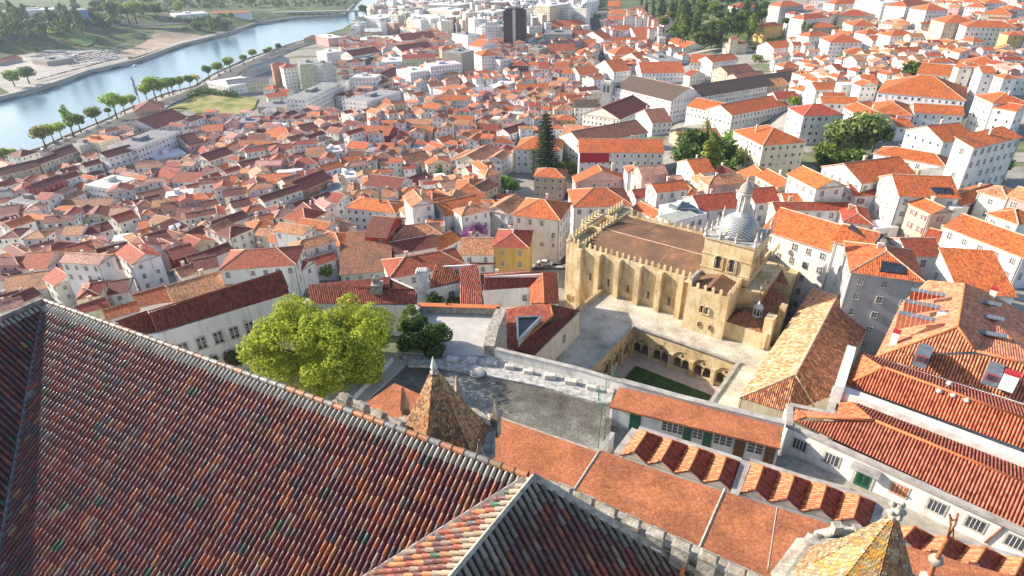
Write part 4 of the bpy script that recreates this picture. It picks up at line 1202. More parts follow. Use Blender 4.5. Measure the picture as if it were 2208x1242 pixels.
mb = MB(); mb.box((AX0-4,AY0-4,ZF-.4),(AX1+4,AY1+4,ZF)); cpart('paving', mb, ['pink_paving'], clo) if plain('pink_paving', (.50,.40,.34), .9, .2, 1) else 0
mb = MB(); mb.box((AX0+2.9,AY0+3,ZF),(AX1-3,AY1-3.2,ZF+.12)); cpart('lawn', mb, ['lawn'], clo)
# ================================================================ palace with the glazed tile roof
def plane_frame(poly):
    n = (poly[1]-poly[0]).cross(poly[2]-poly[1]).normalized()
    if n.z < 0: n = -n
    r = Vector((-n.y, n.x, 0)).normalized(); d = n.cross(r)      # d points down or up the slope
    if d.z > 0: d = -d; r = -r
    return n, r, d
def spans(poly, per, off=.5):
    """tile columns: for each column centre, the interval down the slope inside a convex polygon"""
    n, r, d = plane_frame(poly); o = poly[0]; pts = [((p-o).dot(r), (p-o).dot(d)) for p in poly]
    a = min(p[0] for p in pts); b = max(p[0] for p in pts); k = math.floor(a/per)
    while (k+off)*per < b:
        x = (k+off)*per; ys_ = []
        for (x0, y0), (x1, y1) in zip(pts, pts[1:]+pts[:1]):
            if (x0 <= x) != (x1 <= x): ys_.append(y0+(y1-y0)*(x-x0)/(x1-x0))
        if len(ys_) >= 2: yield k, x, min(ys_), max(ys_), o, n, r, d
        k += 1
PAL = [((.115,.03,.033),30),((.22,.055,.035),18),((.155,.04,.04),22),((.095,.04,.042),14),((.17,.12,.10),4),((.22,.17,.14),1.5),((.025,.085,.05),2.6),((.05,.05,.06),3),((.11,.05,.07),10),((.32,.14,.06),3)]
PALW = [q for q in ()] or [q[1] for q in PAL]; rt = random.Random(5)
def tile_field(mb, poly, per=.29, ln=.5, rad=.105, top=.65, pal=PAL, wts=PALW, seg=5, toppal=((.34,.31,.27),)):
    for k, x, v0, v1, o, n, r, d in spans(poly, per):
        v = v0; first = True; run = None
        ph = rt.uniform(0, .12)
        while v < v1-.06:
            e = min(v+ln+ph, v1); ph = 0
            ww_ = o+r*x+d*v; sheen_ = max(0, min(1, (ww_.x+24)/24)); c = (((.30,.085,.035) if rt.random() < .6 else (.24,.11,.06)) if (wts is PALW and rt.random() < sheen_*.38) else rt.choices(pal, wts)[0][0]) if v-v0 > top*rt.uniform(.45,.75) else rt.choice(toppal)  # orange growing to the right is glaze sheen put into tile colour
            j = rt.uniform(.82, 1.2); c = tuple(q*j for q in c)
            jx = rt.uniform(-.012,.012); vs = []
            for vv, rr, lift in ((v, rad*.88, .0), (e+.03, rad*1.08, .035)):
                for i in range(seg+1):
                    a = math.pi*i/seg; vs.append(o+r*(x+jx-math.cos(a)*rr)+d*vv+n*(math.sin(a)*rr*1.15+lift))
            mb.idx(vs, [(i, i+1, seg+2+i, seg+1+i) for i in range(seg)]+[tuple(range(seg+1, 2*seg+2))], 0, c, True)
            v = e
        first = False
def flat(poly):
    n = len(poly); c = sum(poly, Vector())/n; sxx = syy = sxy = sxz = syz = 0.0
    for p in poly:
        d = p-c; sxx += d.x*d.x; syy += d.y*d.y; sxy += d.x*d.y; sxz += d.x*d.z; syz += d.y*d.z
    det = sxx*syy-sxy*sxy
    if abs(det) < 1e-6: return poly
    a = (sxz*syy-syz*sxy)/det; b = (syz*sxx-sxz*sxy)/det
    return [Vector((p.x, p.y, c.z+a*(p.x-c.x)+b*(p.y-c.y))) for p in poly]
def bed(mb, poly, lift=-.02, mi=1, thick=.25):
    n, r, d = plane_frame(poly); t = [p+n*lift for p in poly]; b = [p-n*thick for p in poly]; N_ = len(t)
    if (t[1]-t[0]).cross(t[2]-t[1]).z < 0: t = t[::-1]; b = b[::-1]
    mb.idx(t+b, [tuple(range(N_)), tuple(range(2*N_-1, N_-1, -1))]+[(i, N_+i, N_+(i+1)%N_, (i+1)%N_) for i in range(N_)], mi)
plain('tile_channel', (.10,.055,.04), .9, .5, 4); plain('lead_flashing', (.20,.22,.25), .5, .25, 1, .3); plain('mortar', (.36,.33,.29), .95, .35, 3)
m, k = newmat('lichen_stone', .95, .15); pos = k.add('NewGeometry').outputs['Position']
c = k.ramp(k.noise(1.8, 6, .7, pos), [(.3,(.14,.12,.10)),(.5,(.34,.31,.26)),(.65,(.50,.47,.40))])
k.ln(k.mix(k.mr(k.noise(3.3, 4, .6, pos), .62, .72, 0, .8), c, (.42,.30,.07)), k.b.inputs['Base Color']); k.bump(k.noise(6, 4, .7, pos), .05)
m, k = newmat('terracotta_paving', .95, .15); pos = k.add('NewGeometry').outputs['Position']
c = k.ramp(k.noise(4.5, 10, .95, pos), [(.40,(.13,.07,.055)),(.47,(.34,.12,.065)),(.53,(.52,.19,.08)),(.62,(.60,.36,.22))])
c = k.mix(1, c, k.ramp(k.noise(.35, 4, .6, pos), [(.38,(.72,.70,.70)),(.6,(1.1,1.05,1))]), 'MULTIPLY')
c = k.mix(k.mr(k.noise(3.0, 8, .9, pos), .54, .62, 0, .7), c, (.15,.10,.075))
k.ln(c, k.b.inputs['Base Color']); k.bump(k.noise(12, 3, .7, pos), .02)
ZR = 100.0; PT = .6; M0 = P(95.5,650,ZR); M1 = P(1138,1029,ZR); U = (M1-M0).normalized(); Nn = Vector((U.y, -U.x, 0))
pal = empty('palace_wing', M0+Vector((0,0,-20)), 'old palace wing whose huge roof of maroon, orange and green glazed tiles fills the foreground', 'palace')
TE = 11.4; dz = Vector((0,0,-PT))
V0 = M0; VE = M0+(U+Nn+dz)*TE
E1 = M1+U*6+(Nn+dz)*TE
main = [M0, M1, E1, VE]
A = P(1151,1028,ZR+.35); B1 = P(974.6,1242,99.4); B2 = P(1424,1188,97.0)
# where the small cross roof meets the main slope
def on_plane(px, py, pl):
    n, r, d = plane_frame(pl); x, f, dn = ray(px, py); q = Vector((x, f, -dn)); o = Vector((0,0,CAMZ)); t = (pl[0]-o).dot(n)/q.dot(n); return o+q*t
VV1 = on_plane(793.6, 1242, main); VV2 = M1+(VV1-M1)*1.5
B1e = A+(B1-A)*1.9; B2e = A+(B2-A)*1.35
main_vis = [M0, M1, VV2, M0+(U+Nn+dz)*TE+(U*12)+Vector((0,0,0)), VE]
main_vis = [M0, M1, VV2, P(760,1420,VV2.z-1.2) if False else VV2-(U*9)-(Nn+dz)*-1.5, VE]
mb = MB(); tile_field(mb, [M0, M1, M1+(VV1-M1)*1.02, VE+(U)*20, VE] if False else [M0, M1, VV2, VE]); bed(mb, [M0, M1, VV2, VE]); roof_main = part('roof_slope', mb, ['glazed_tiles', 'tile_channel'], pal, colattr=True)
left = [M0, VE, M0+Nn*32+(U+dz)*TE, M0+Nn*32]
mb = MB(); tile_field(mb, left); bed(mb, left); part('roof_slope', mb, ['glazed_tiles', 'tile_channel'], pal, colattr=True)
lf = [A, VV2+Vector((0,0,.05)), B1e]
mb = MB(); tile_field(mb, lf, per=.3, ln=.5, top=.9, wts=[6,34,20,4,12,8,7,2,2,26], toppal=((.30,.22,.15),(.26,.22,.17))); bed(mb, lf); part('roof_slope', mb, ['glazed_tiles', 'tile_channel'], pal, colattr=True)
rg = [A, B1e, B2e]
mb = MB(); tile_field(mb, rg, per=.3, ln=.5, top=1.3, wts=[26,22,16,22,18,8,1,6,8,3], toppal=((.13,.12,.11),(.20,.18,.16))); bed(mb, rg); part('roof_slope', mb, ['glazed_tiles', 'tile_channel'], pal, colattr=True)
mb = MB(); bar(mb, V0+Vector((0,0,.02)), VE+Vector((0,0,.06)), .17, 0); part('valley_flashing', mb, ['lead_flashing', 'mortar'], pal); mb = MB(); bar(mb, M1+Vector((0,0,.03)), VV2+Vector((0,0,.0)), .22, 1); part('valley_flashing', mb, ['lead_flashing', 'mortar'], pal)
def caps(a, b, r, mats_cols, ln=.62, name='ridge_caps'):
    mb = MB(); L = (b-a).length; n = int(L/ln); d = (b-a)/n
    for i in range(n):
        c = rt.choice(mats_cols); j = rt.uniform(.85,1.15)
        mb.tube([a+d*i-d*.06, a+d*(i+.5), a+d*(i+1)], [r*.9, r*.96, r*1.06], 10, 0, tuple(q*j for q in c), cap=False); mb.tube([a+d*(i+.96), a+d*(i+1)], [r*1.1, r*1.1], 10, 0, (.2,.17,.14), cap=False)
    return part(name, mb, ['glazed_tiles'], pal, colattr=True)
up = Vector((0,0,.1)); caps(M0+up, M0+(M1-M0)*.5+up, .15, [(.26,.23,.20),(.22,.19,.17),(.30,.25,.20),(.24,.13,.08)]); caps(M0+(M1-M0)*.5+up, M1+up, .16, [(.42,.15,.05),(.22,.21,.19),(.28,.19,.11),(.40,.17,.08),(.20,.21,.21)])
caps(M0+up, M0+Nn*32+up, .2, [(.2,.16,.15),(.3,.2,.15)]); 
mb = MB(); up = Vector((0,0,.04)); bar(mb, A+up, B1e+up, .13, 0); bar(mb, A+up*.5, B2e+up, .22, 0); part('mortared_ridge', mb, ['lichen_stone'], pal)
BK = Vector((-Nn.x, -Nn.y, 0))
mb = MB()
def wallseg(a, b, th, z0, off=0):
    d = (b-a); d.z = 0; d.normalize(); nn = Vector((-d.y, d.x, 0)); q = [a+nn*off, b+nn*off, b+nn*(off+th), a+nn*(off+th)]
    mb.prism([v[:2] for v in q], z0, min(a.z, b.z))
wallseg(M0+Vector((0,0,-.55)), M1+Vector((0,0,-.55)), .5, 66); WW = M0+Nn*32
wallseg(WW+Vector((0,0,-.55)), M0+Vector((0,0,-.55)), .5, 66); wallseg(M1+Vector((0,0,-3)), B2e+Vector((0,0,-1.2)), .6, 66)
part('wall', mb, ['lichen_stone'], pal)
mb = MB(); a_ = VE+Vector((0,0,-.35)); wallseg(a_, VE+U*24+Vector((0,0,-.35)), .5, 80); part('eave_wall', mb, ['plaster'], pal, color=(.75,.72,.66))
mb = MB(); mb.tube([VE+Nn*.1+Vector((0,0,-.1)), VE+U*20+Nn*.1+Vector((0,0,-.1))], .14, 8); part('gutter', mb, ['lead_flashing'], pal)
mb = MB(); q = [P(1290,1118,97.5), P(1425,1190,97.3), P(1422,1196,96.2), P(1405,1242,95.4)]; mb.tube(q, .05, 6); part('downpipe', mb, ['window_frame'], pal)
# merlons behind the roof ridge
mer2 = MB(); mer2.box((-.36,-.24,-.9),(.36,.24,.35)); mer2.box((-.40,-.28,.35),(.40,.28,.43)); mer2.idx([(-.36,-.24,.43),(.36,-.24,.43),(.36,.24,.43),(-.36,.24,.43),(-.3,0,.62),(.3,0,.62)], [(0,1,5,4),(1,2,5),(2,3,4,5),(3,0,4)])
MR2 = mer2.mesh('merlon', ['lichen_stone']); PINV = Matrix.LocRotScale(pal.location, pal.rotation_euler, pal.scale).inverted()
def mrow(a, b, step, z=0, s=1):
    d = b-a; n = int(d.length/step); ang = math.atan2(d.y, d.x)
    for i in range(n+1):
        p = a+d*(i/n); o = bpy.data.objects.new('merlon', MR2); COL.objects.link(o); o.parent = pal; o.matrix_parent_inverse = PINV; o.location = p; o.rotation_euler.z = ang; o.scale = (s,s,s)
mrow(P(745,870,98.6), P(858,925,98.6), .95); mrow(P(1215,1068,97.6), P(1710,1302,97.4), 1.12)
mb = MB(); wallseg(P(735,868,97.8), P(862,930,97.8), .6, 66); wallseg(P(1170,1050,96.8), P(1760,1328,96.6), .75, 66); part('battlement_wall', mb, ['lichen_stone'], pal)
mb = MB()
for i in range(9):
    p = P(1240+i*55.2, 1080+i*26.1, 96.95); q = p+U*.0; mb.tube([p-Nn*-.3+U*.42, p+Nn*1.0+U*.42-Vector((0,0,.25))], .1, 6)
part('coping_tiles', mb, ['clay_bright'], pal) if plain('clay_bright', (.50,.16,.06), .8, .3, 3) else 0
# ---------------------------------------------------------------- scale-tiled turrets
def turret(c, r, zb, zt, n, rot, cols, name, label, drum_z, tile=.34, rb=None):
    root = empty(name, Vector((c.x, c.y, drum_z)), label, 'turret'); mb = MB(); cs = []
    rp = [(r, zb), (r*.93, zb+.25), (r*.5, zb+(zt-zb)*.47), (.12, zt)]
    def rad(z):
        for (r0, z0), (r1, z1) in zip(rp, rp[1:]):
            if z <= z1: return r0+(r1-r0)*(z-z0)/(z1-z0)
        return .1
    mb.lathe([(a*.97, b) for a, b in rp], n, 1, Matrix.Translation((c.x, c.y, 0)), smooth=False, a0=rot)
    rows = int((zt-zb)/(tile*.62))
    for i in range(rows):
        z = zb+(zt-zb)*i/rows; z2 = z+tile*1.05; r0 = rad(z); r1 = rad(min(z2, zt))
        for f in range(n):
            a0 = rot+2*math.pi*f/n; a1 = rot+2*math.pi*(f+1)/n
            p0 = Vector((math.cos(a0), math.sin(a0), 0)); p1 = Vector((math.cos(a1), math.sin(a1), 0)); out = (p0+p1).normalized()*.05
            W_ = (p1-p0).length*r0; k_ = max(1, round(W_/(tile*.8)))
            for j in range(k_+(i % 2)):
                t = (j+.5-(.5 if i % 2 else 0))/k_; t0 = max(0, t-.46/k_); t1 = min(1, t+.46/k_)
                if t1-t0 < .02: continue
                B = lambda tt, rr, zz: Vector((c.x, c.y, zz))+(p0*(1-tt)+p1*tt)*rr
                q = [B(t0, r1, z2), B(t1, r1, z2), B(t1, r0, z+tile*.35)+out, B((t0*.25+t1*.75), r0, z+tile*.1)+out, B((t0*.75+t1*.25), r0, z+tile*.1)+out, B(t0, r0, z+tile*.35)+out]
                cc = cols(f, i, rt); jj = rt.uniform(.8, 1.2); mb.idx(q, [(0,5,4,3,2,1)], 0, tuple(v*jj for v in cc))
    part('spire_tiles', mb, ['glazed_tiles', 'tile_channel'], root, colattr=True)
    return root
t1c = P(950, 935, 96.3)
def c1(f, i, R): return R.choice([(.60,.28,.09),(.48,.19,.06),(.50,.29,.12),(.36,.14,.06),(.58,.38,.17),(.20,.10,.05)]) if i > 3 else R.choice([(.26,.10,.05),(.34,.13,.06)])
T1 = turret(t1c, 2.8, 96.0, 100.7, 6, .28, c1, 'spired_turret', 'ochre scale-tiled turret spire with stone finial rising beyond the glazed roof ridge', 84, .2)
MT = Matrix.Translation((t1c.x, t1c.y, 0))
mb = MB(); mb.lathe([(3.0,66),(3.0,95.4),(3.3,95.7),(3.3,96.0),(2.6,96.02)], 8, 0, MT, smooth=False, a0=.4); part('stone_drum', mb, ['lichen_stone'], T1)
mb = MB(); mb.lathe([(.2,100.5),(.24,100.65),(.13,100.75),(.2,100.9),(.16,101.0),(.02,101.6)], 6, 0, MT); part('finial', mb, ['pale_stone'], T1)
for k_ in range(6):
    a_ = .28+k_*math.pi/3+.0; q = Vector((t1c.x+3.2*math.cos(a_), t1c.y+3.2*math.sin(a_), 0)); mb = MB()
    mb.lathe([(.3,95.3),(.3,96.3),(.38,96.4),(.33,96.5),(.05,97.9)], 4, 0, Matrix.Translation(q), smooth=False, a0=a_); part('corner_pinnacle', mb, ['lichen_stone'], T1)
t2c = P(1880, 1242, 101.8)
t2c = Vector((t2c.x*.99, t2c.y, 0))
def c2(f, i, R):
    return R.choice([(.42,.22,.03),(.36,.17,.02),(.30,.22,.08)]) if (f in (3,4) and R.random() < .6 and i > 4) else R.choice([(.34,.25,.13),(.32,.17,.07),(.38,.33,.22),(.26,.12,.05),(.30,.19,.09),(.20,.12,.06)])
T2 = turret(t2c, 2.1, 100.6, 104.5, 8, .35, c2, 'spired_turret', 'yellow and cream scale-tiled turret spire with carved stone finial at the bottom right', 84, .19)
MT = Matrix.Translation((t2c.x, t2c.y, 0))
mb = MB(); mb.lathe([(2.5,66),(2.5,100.2),(2.75,100.4),(2.3,100.6)], 8, 0, MT, smooth=False, a0=.35); part('stone_drum', mb, ['lichen_stone'], T2)
mb = MB(); mb.lathe([(.13,104.2),(.16,104.5),(.1,104.55),(.19,104.65),(.2,104.8),(.12,104.9),(.19,105.0),(.14,105.1),(.06,105.2)], 8, 0, MT, smooth=False)
for k_ in range(10):
    a_ = k_*2.4; mb.lathe([(.02,0),(.09,.05),(.1,.12),(.03,.2)], 5, 0, Matrix.Translation((t2c.x+.17*math.cos(a_), t2c.y+.17*math.sin(a_), 104.6+.05*k_)))
part('carved_finial', mb, ['lichen_stone'], T2)
# pale stepped parapet beside the turret
cp = empty('stepped_parapet', P(1790, 1200, 98), 'pale lichened stone parapet with rounded copings curling round the bottom right turret', 'parapet')
mb = MB(); pa = [P(1733,1262,100.2), P(1745,1200,100.2), P(1768,1162,100.2)]; pb = [P(1768,1158,100.3), P(1800,1150,100.3), P(1845,1150,100.3)]
for a_, b_ in zip(pa, pa[1:]): wallseg(a_, b_, .45, 92)
for a_, b_ in zip(pb, pb[1:]): wallseg(a_, b_, .3, 92)
part('wall', mb, ['pale_stone'], cp); mb = MB()
mb.tube(pa, .26, 8); mb.tube(pb, .15, 8); mb.box((-.3,-.3,-1),(.3,.3,.3), 0, Matrix.Translation(pa[1])); mb.box((-.16,-.16,-1),(.16,.16,.5), 0, Matrix.Translation(pb[1])); mb.box((-.14,-.14,-1),(.14,.14,.35), 0, Matrix.Translation(pb[2]))
part('coping', mb, ['lichen_stone'], cp)
# rusty iron finial with ball
fr0 = P(2003, 1246, 103.5); fr1 = P(2018, 1208, 104.3); fr2 = P(2043, 1160, 105.6); f1 = empty('iron_finial', fr0-Vector((0,0,3)), 'rusty twisted iron finial with a pale stone ball, bottom right corner', 'finial')
plain('rusty_iron', (.34,.12,.05), .8, .5, 8, .2)
mb = MB(); mb.tube([fr0-Vector((0,0,4)), fr0, fr1, fr2], [.1,.08,.06,.05], 8)
a1, a2, a3 = P(2051,1150,105.9), P(2046,1120,106.6), P(2062,1108,106.9); b1, b2, b3 = P(2054,1165,105.6), P(2063,1125,106.5), P(2066,1108,106.9)
mb.tube([fr2, P(2050,1132,106.3), P(2048,1110,106.8), P(2053,1122,106.5), P(2062,1120,106.5), P(2066,1108,106.9), P(2060,1130,106.3), fr2], .025, 6); mb.tube([fr2, P(2056,1140,106), P(2055,1166,105.5)], .02, 6)
part('iron_rod', mb, ['rusty_iron'], f1); mb = MB(); mb.lathe([(.02,-.18),(.14,-.14),(.2,0),(.14,.14),(.02,.18)], 12, 0, Matrix.Translation(fr1)); mb.lathe([(.02,-.2),(.2,-.14),(.25,0),(.1,.14)], 12, 0, Matrix.Translation(fr0)); part('stone_ball', mb, ['lichen_stone'], f1)
# ================================================================ terracotta terraces, court, lane and the buildings round them
def poly_slab(name, pts, z0, mat, parent=None, kind=None, label=None, cat=None, edge=None):
    mb = MB(); n = len(pts); P2 = [Vector(p) for p in pts]
    if sum(P2[i].x*P2[(i+1)%n].y-P2[(i+1)%n].x*P2[i].y for i in range(n)) < 0: P2 = P2[::-1]
    mb.idx(P2, [tuple(range(n))]); b = [Vector((p.x, p.y, z0)) for p in P2]
    mb.idx(P2+b, [(i, n+i, n+(i+1)%n, (i+1)%n) for i in range(n)], 1)
    if parent is not None: return part(name, mb, [mat, edge or mat], parent)
    o = link(name, mb.mesh(name, [mat, edge or mat]))
    if kind: struct(o, kind)
    else: tag(o, label, cat)
    return o
tr = empty('terracotta_terrace', P(1400,1050,83), 'broad lichen-stained terracotta roof terraces below the battlements, split by pale joints', 'roof terrace')
ZA = 86.0
poly_slab('roof_surface', [P(*tl(12,930,195),ZA), P(*tl(12,1645,440),ZA), P(*tl(12,1470,705),ZA), P(*tl(12,1300,930),ZA), P(*tl(12,850,640),ZA), P(*tl(12,955,480),ZA), P(*tl(12,985,285),ZA)], 66, 'terracotta_paving', tr, edge='plaster')
ZB2 = 86.1
poly_slab('roof_surface', [P(*tl(12,1660,432),ZB2), P(*tl(13,0,612),ZB2), P(*tl(13,1080,942),ZB2), P(*tl(13,2300,1290),ZB2), P(*tl(13,900,1500),ZB2), P(*tl(12,1300,900),ZB2), P(*tl(12,1475,705),ZB2)], 66, 'terracotta_paving', tr, edge='plaster')
mb = MB(); a_, b_ = P(*tl(12,1650,436),ZB2), P(*tl(12,1475,705),ZB2); bar(mb, a_, b_, .1, 0); a_, b_ = P(*tl(13,285,680),ZB2), P(*tl(13,120,1060),ZB2); bar(mb, a_, b_, .1, 0)
for q in ((tl(13,620,800),tl(13,560,1200)),): bar(mb, P(*q[0],ZB2), P(*q[1],ZB2), .04, 0)
a_, b_ = P(*tl(12,930,195),ZA), P(*tl(12,1645,440),ZA); bar(mb, a_, b_, .1, 0)
part('joint', mb, ['mortar'], tr)
o = poly_slab('roof_surface', [P(*tl(12,330,0),ZA-3), P(*tl(12,490,70),ZA-3), P(*tl(12,440,330),ZA-3), P(*tl(12,330,330),ZA-3), P(*tl(12,110,150),ZA-3)], 66, 'terracotta_paving', tr, edge='plaster')
# gravel court
m, k = newmat('gravel', .95, .1); pos = k.add('NewGeometry').outputs['Position']
c = k.ramp(k.noise(.16, 6, .7, pos), [(.35,(.10,.09,.075)),(.5,(.19,.18,.155)),(.62,(.34,.33,.30))])
c = k.mix(1, c, k.ramp(k.noise(5, 6, .85, pos), [(.35,(.45,)*3),(.65,(1.35,)*3)]), 'MULTIPLY'); k.ln(c, k.b.inputs['Base Color']); k.bump(k.noise(6, 5, .8, pos), .1)
ZC = 71.5
struct(poly_slab('gravel_court', [P(*tl(9,x,y),ZC) for x,y in ((380,500),(640,430),(1000,440),(1750,600),(1740,780),(1700,1060),(1640,1060),(950,830),(700,1000),(20,740),(20,720))], 60, 'gravel'))
struct(poly_slab('rubble_strip', [P(*tl(9,x,y),ZC+.35) for x,y in ((345,410),(640,430),(980,440),(1760,610),(1720,740),(1640,740),(1300,640),(900,560),(600,505),(420,500))], 60, 'rubble') if plain('rubble', (.40,.39,.37), .95, .6, 1.6) else None)
def free(name, label, cat, mb, mats, **kw):
    o = link(name, mb.mesh(name, mats)); tag(o, label, cat); 
    if 'color' in kw: o.color = (*kw['color'], 1)
    return o
# scattered cut stone blocks
blk = None
BL = [(705,458,'leftmost'),(830,465,'second from left'),(955,480,'third from left'),(1072,508,'fourth from left'),(1195,540,'fifth from left'),(1330,572,'sixth from left'),(1465,605,'seventh from left'),(1600,645,'rightmost')]
for i, (x, y, w_) in enumerate(BL):
    mb = MB(); R_ = random.Random(i); w2, d2, h2 = R_.uniform(.6,.8), R_.uniform(.28,.4), R_.uniform(.35,.5); mb.box((-w2,-d2,0),(w2,d2,h2*1.4)); bm = bmesh.new(); me = mb.mesh('stone_block', ['pale_stone']); bm.from_mesh(me); bmesh.ops.bevel(bm, geom=bm.edges[:], offset=.06, segments=1, affect='EDGES'); bm.to_mesh(me); bm.free()
    o = link('stone_block', me); o.location = P(*tl(9,x,y+12),ZC+.33); o.rotation_euler.z = R_.uniform(-.35,-.05); tag(o, f'{w_} of the cut stone blocks lined up on the court rubble', 'stone block', 'cut stone blocks along the court')
mb = MB(); mb.lathe([(1.0,0),(1.0,.12),(.85,.2)], 16, 0, Matrix.Translation(P(*tl(9,865,552),ZC+.35))); free('stone_slab', 'round stone slab lying on the court rubble', 'stone slab', mb, ['grey_stone'])
def wall(name, label, pts, z0, th, mats, cap=None, color=(.78,.77,.74), coph=.12):
    root = empty(name, Vector((pts[0].x, pts[0].y, z0)), label, 'wall'); mb = MB(); cb = MB()
    for a, b in zip(pts, pts[1:]):
        d = b-a; d.z = 0; d.normalize(); nn = Vector((-d.y, d.x, 0))*th/2; n2 = nn*1.3; z = (a.z+b.z)/2
        for q, f0, f1, m2 in ((nn, lambda p: z0, lambda p: p.z, mb), (n2, lambda p: p.z, lambda p: p.z+coph, cb)):
            vs = [a-q, b-q, b+q, a+q]; ps = [a, b, b, a]
            m2.idx([(v.x, v.y, f0(p)) for v, p in zip(vs, ps)]+[(v.x, v.y, f1(p)) for v, p in zip(vs, ps)], [(0,1,5,4),(1,2,6,5),(2,3,7,6),(3,0,4,7),(4,5,6,7)])
    part('wall_face', mb, [mats], root, color=color); part('coping', cb, [cap or 'grey_stone'], root); return root
wall('white_wall', 'long whitewashed court wall above the cloister', [P(*tl(9,980,395),73.2), P(*tl(9,1500,520),73.1), P(*tl(9,1790,605),73.0)], 50, .5, 'plaster')
wall('white_wall', 'stained white wall behind the terracotta lean-to roof', [P(*tl(9,1790,600),74.6), P(*tl(10,0,705),74.6), P(*tl(10,670,870),74.6)], 50, .6, 'plaster')
wall('garden_wall', 'low wall along the court path beneath the big tree', [P(*tl(9,310,440),72.6), P(*tl(9,25,720),72.6)], 58, .5, 'plaster', color=(.6,.58,.52))
wall('low_wall', 'short white wall at the corner of the court by the lane', [P(*tl(9,1735,935),72.8), P(*tl(9,1660,1045),72.8)], 62, .4, 'plaster')
struct(poly_slab('path', [P(*tl(9,x,y),ZC+.25) for x,y in ((310,440),(420,480),(110,760),(20,735))], 60, 'pale_yard'))
# concrete terrace with parapet walls, person
ZTt = 72.0
struct(poly_slab('concrete_terrace', [P(*tl(9,x,y),ZTt) for x,y in ((490,150),(1000,165),(940,400),(960,440),(640,432),(350,415),(440,200))], 50, 'terrace_concrete') if plain('terrace_concrete', (.46,.44,.41), .9, .16, .5) else None)
wall('parapet_wall', 'old stone parapet topped with clay tiles along the terrace far edge', [P(*tl(9,485,112),73.2), P(*tl(9,1010,128),73.2)], 50, .8, 'lichen_stone', 'clay_bright')
wall('parapet_wall', 'leaning dark weathered wall on the right side of the terrace', [P(*tl(9,1022,130),73.2), P(*tl(9,965,260),73.2), P(*tl(9,935,380),73.3)], 50, 1.2, 'lichen_stone', 'lichen_stone')
wall('parapet_wall', 'ivy-grown stone wall on the left side of the terrace', [P(*tl(9,478,115),73.2), P(*tl(9,400,260),73.2)], 50, .8, 'lichen_stone', 'lichen_stone')
# green mesh fence
fn = empty('mesh_fence', P(*tl(9,1660,800),ZC), 'green wire mesh fence with tall posts at the end of the gravel court', 'fence'); mb = MB()
plain('green_metal', (.03,.16,.09), .5, .2); fp = [(1640,1030),(1660,850),(1640,740),(1685,700),(1725,640),(1750,590)]
pts_ = [P(*tl(9,x,y),ZC) for x,y in fp]
for p in pts_:
    q = MB(); q.tube([p, p+Vector((0,0,2.6))], .05, 6); part('post', q, ['green_metal'], fn)
for a_, b_ in list(zip(pts_, pts_[1:])):
    for z_ in (.3, 1.1, 1.9): mb.tube([a_+Vector((0,0,z_)), b_+Vector((0,0,z_))], .018, 4)
    n_ = int((b_-a_).length/.35)
    for i in range(n_): p = a_+(b_-a_)*(i/n_); mb.tube([p+Vector((0,0,.2)), p+Vector((0,0,1.9))], .012, 3)
part('mesh_panel', mb, ['green_metal'], fn)
# ---------------- corrugated near roofs
tilemat('pan_cover', tinted=True, contrast=0, bumpd=.03, stain=.35); 
def corr(mb, poly, per=.3, rad=.09, seg=4):
    n, r, d = plane_frame(poly)
    for k_, x, v0, v1, o, n, r, d in spans(poly, per):
        vs = []; uvs = []
        for vv in (v0, v1):
            for i in range(seg+1):
                a = math.pi*i/seg; vs.append(o+r*(x-math.cos(a)*rad)+d*vv+n*(math.sin(a)*rad*1.1))
        for i in range(seg): mb.face([vs[i], vs[i+1], vs[seg+2+i], vs[seg+1+i]], 0, [((k_+.5)*.27, v0), ((k_+.5)*.27, v0), ((k_+.5)*.27, v1), ((k_+.5)*.27, v1)], smooth=True)
        mb.face(vs[seg+1:], 0, [((k_+.5)*.27, v1)]*(seg+1))
plain('tile_gap', (.16,.07,.045), .95, .4, 3)
def roofpart(root, polys, color, per=.3, ridges=(), rw=.16, rc='clay_bright', thick=.2):
    for poly in polys:
        poly = flat(poly); mb = MB(); corr(mb, poly, per, per*.33); bed(mb, poly, -.01, 1, thick); part('roof', mb, ['pan_cover', 'tile_gap'], root, color=color)
    if ridges:
        mb = MB()
        for a_, b_ in ridges: mb.tube([a_+up, b_+up], rw, 8)
        part('ridge_tiles', mb, [rc], root)
def walls(root, chain, z0, color, mat='plaster', dz=-.1, name='wall', closed=False):
    mb = MB(); ch = chain+([chain[0]] if closed else [])
    for a, b in zip(ch, ch[1:]):
        d = b-a; d.z = 0; d.normalize(); nn = Vector((-d.y, d.x, 0))*.3
        vs = [a, b, b+nn, a+nn]; ps = [a, b, b, a]
        mb.idx([(v.x, v.y, z0) for v in vs]+[(v.x, v.y, p.z+dz) for v, p in zip(vs, ps)], [(0,1,5,4),(1,2,6,5),(2,3,7,6),(3,0,4,7),(4,5,6,7)])
    return part(name, mb, [mat], root, color=color)
OR = (.60,.175,.07); RD = (.42,.12,.065)
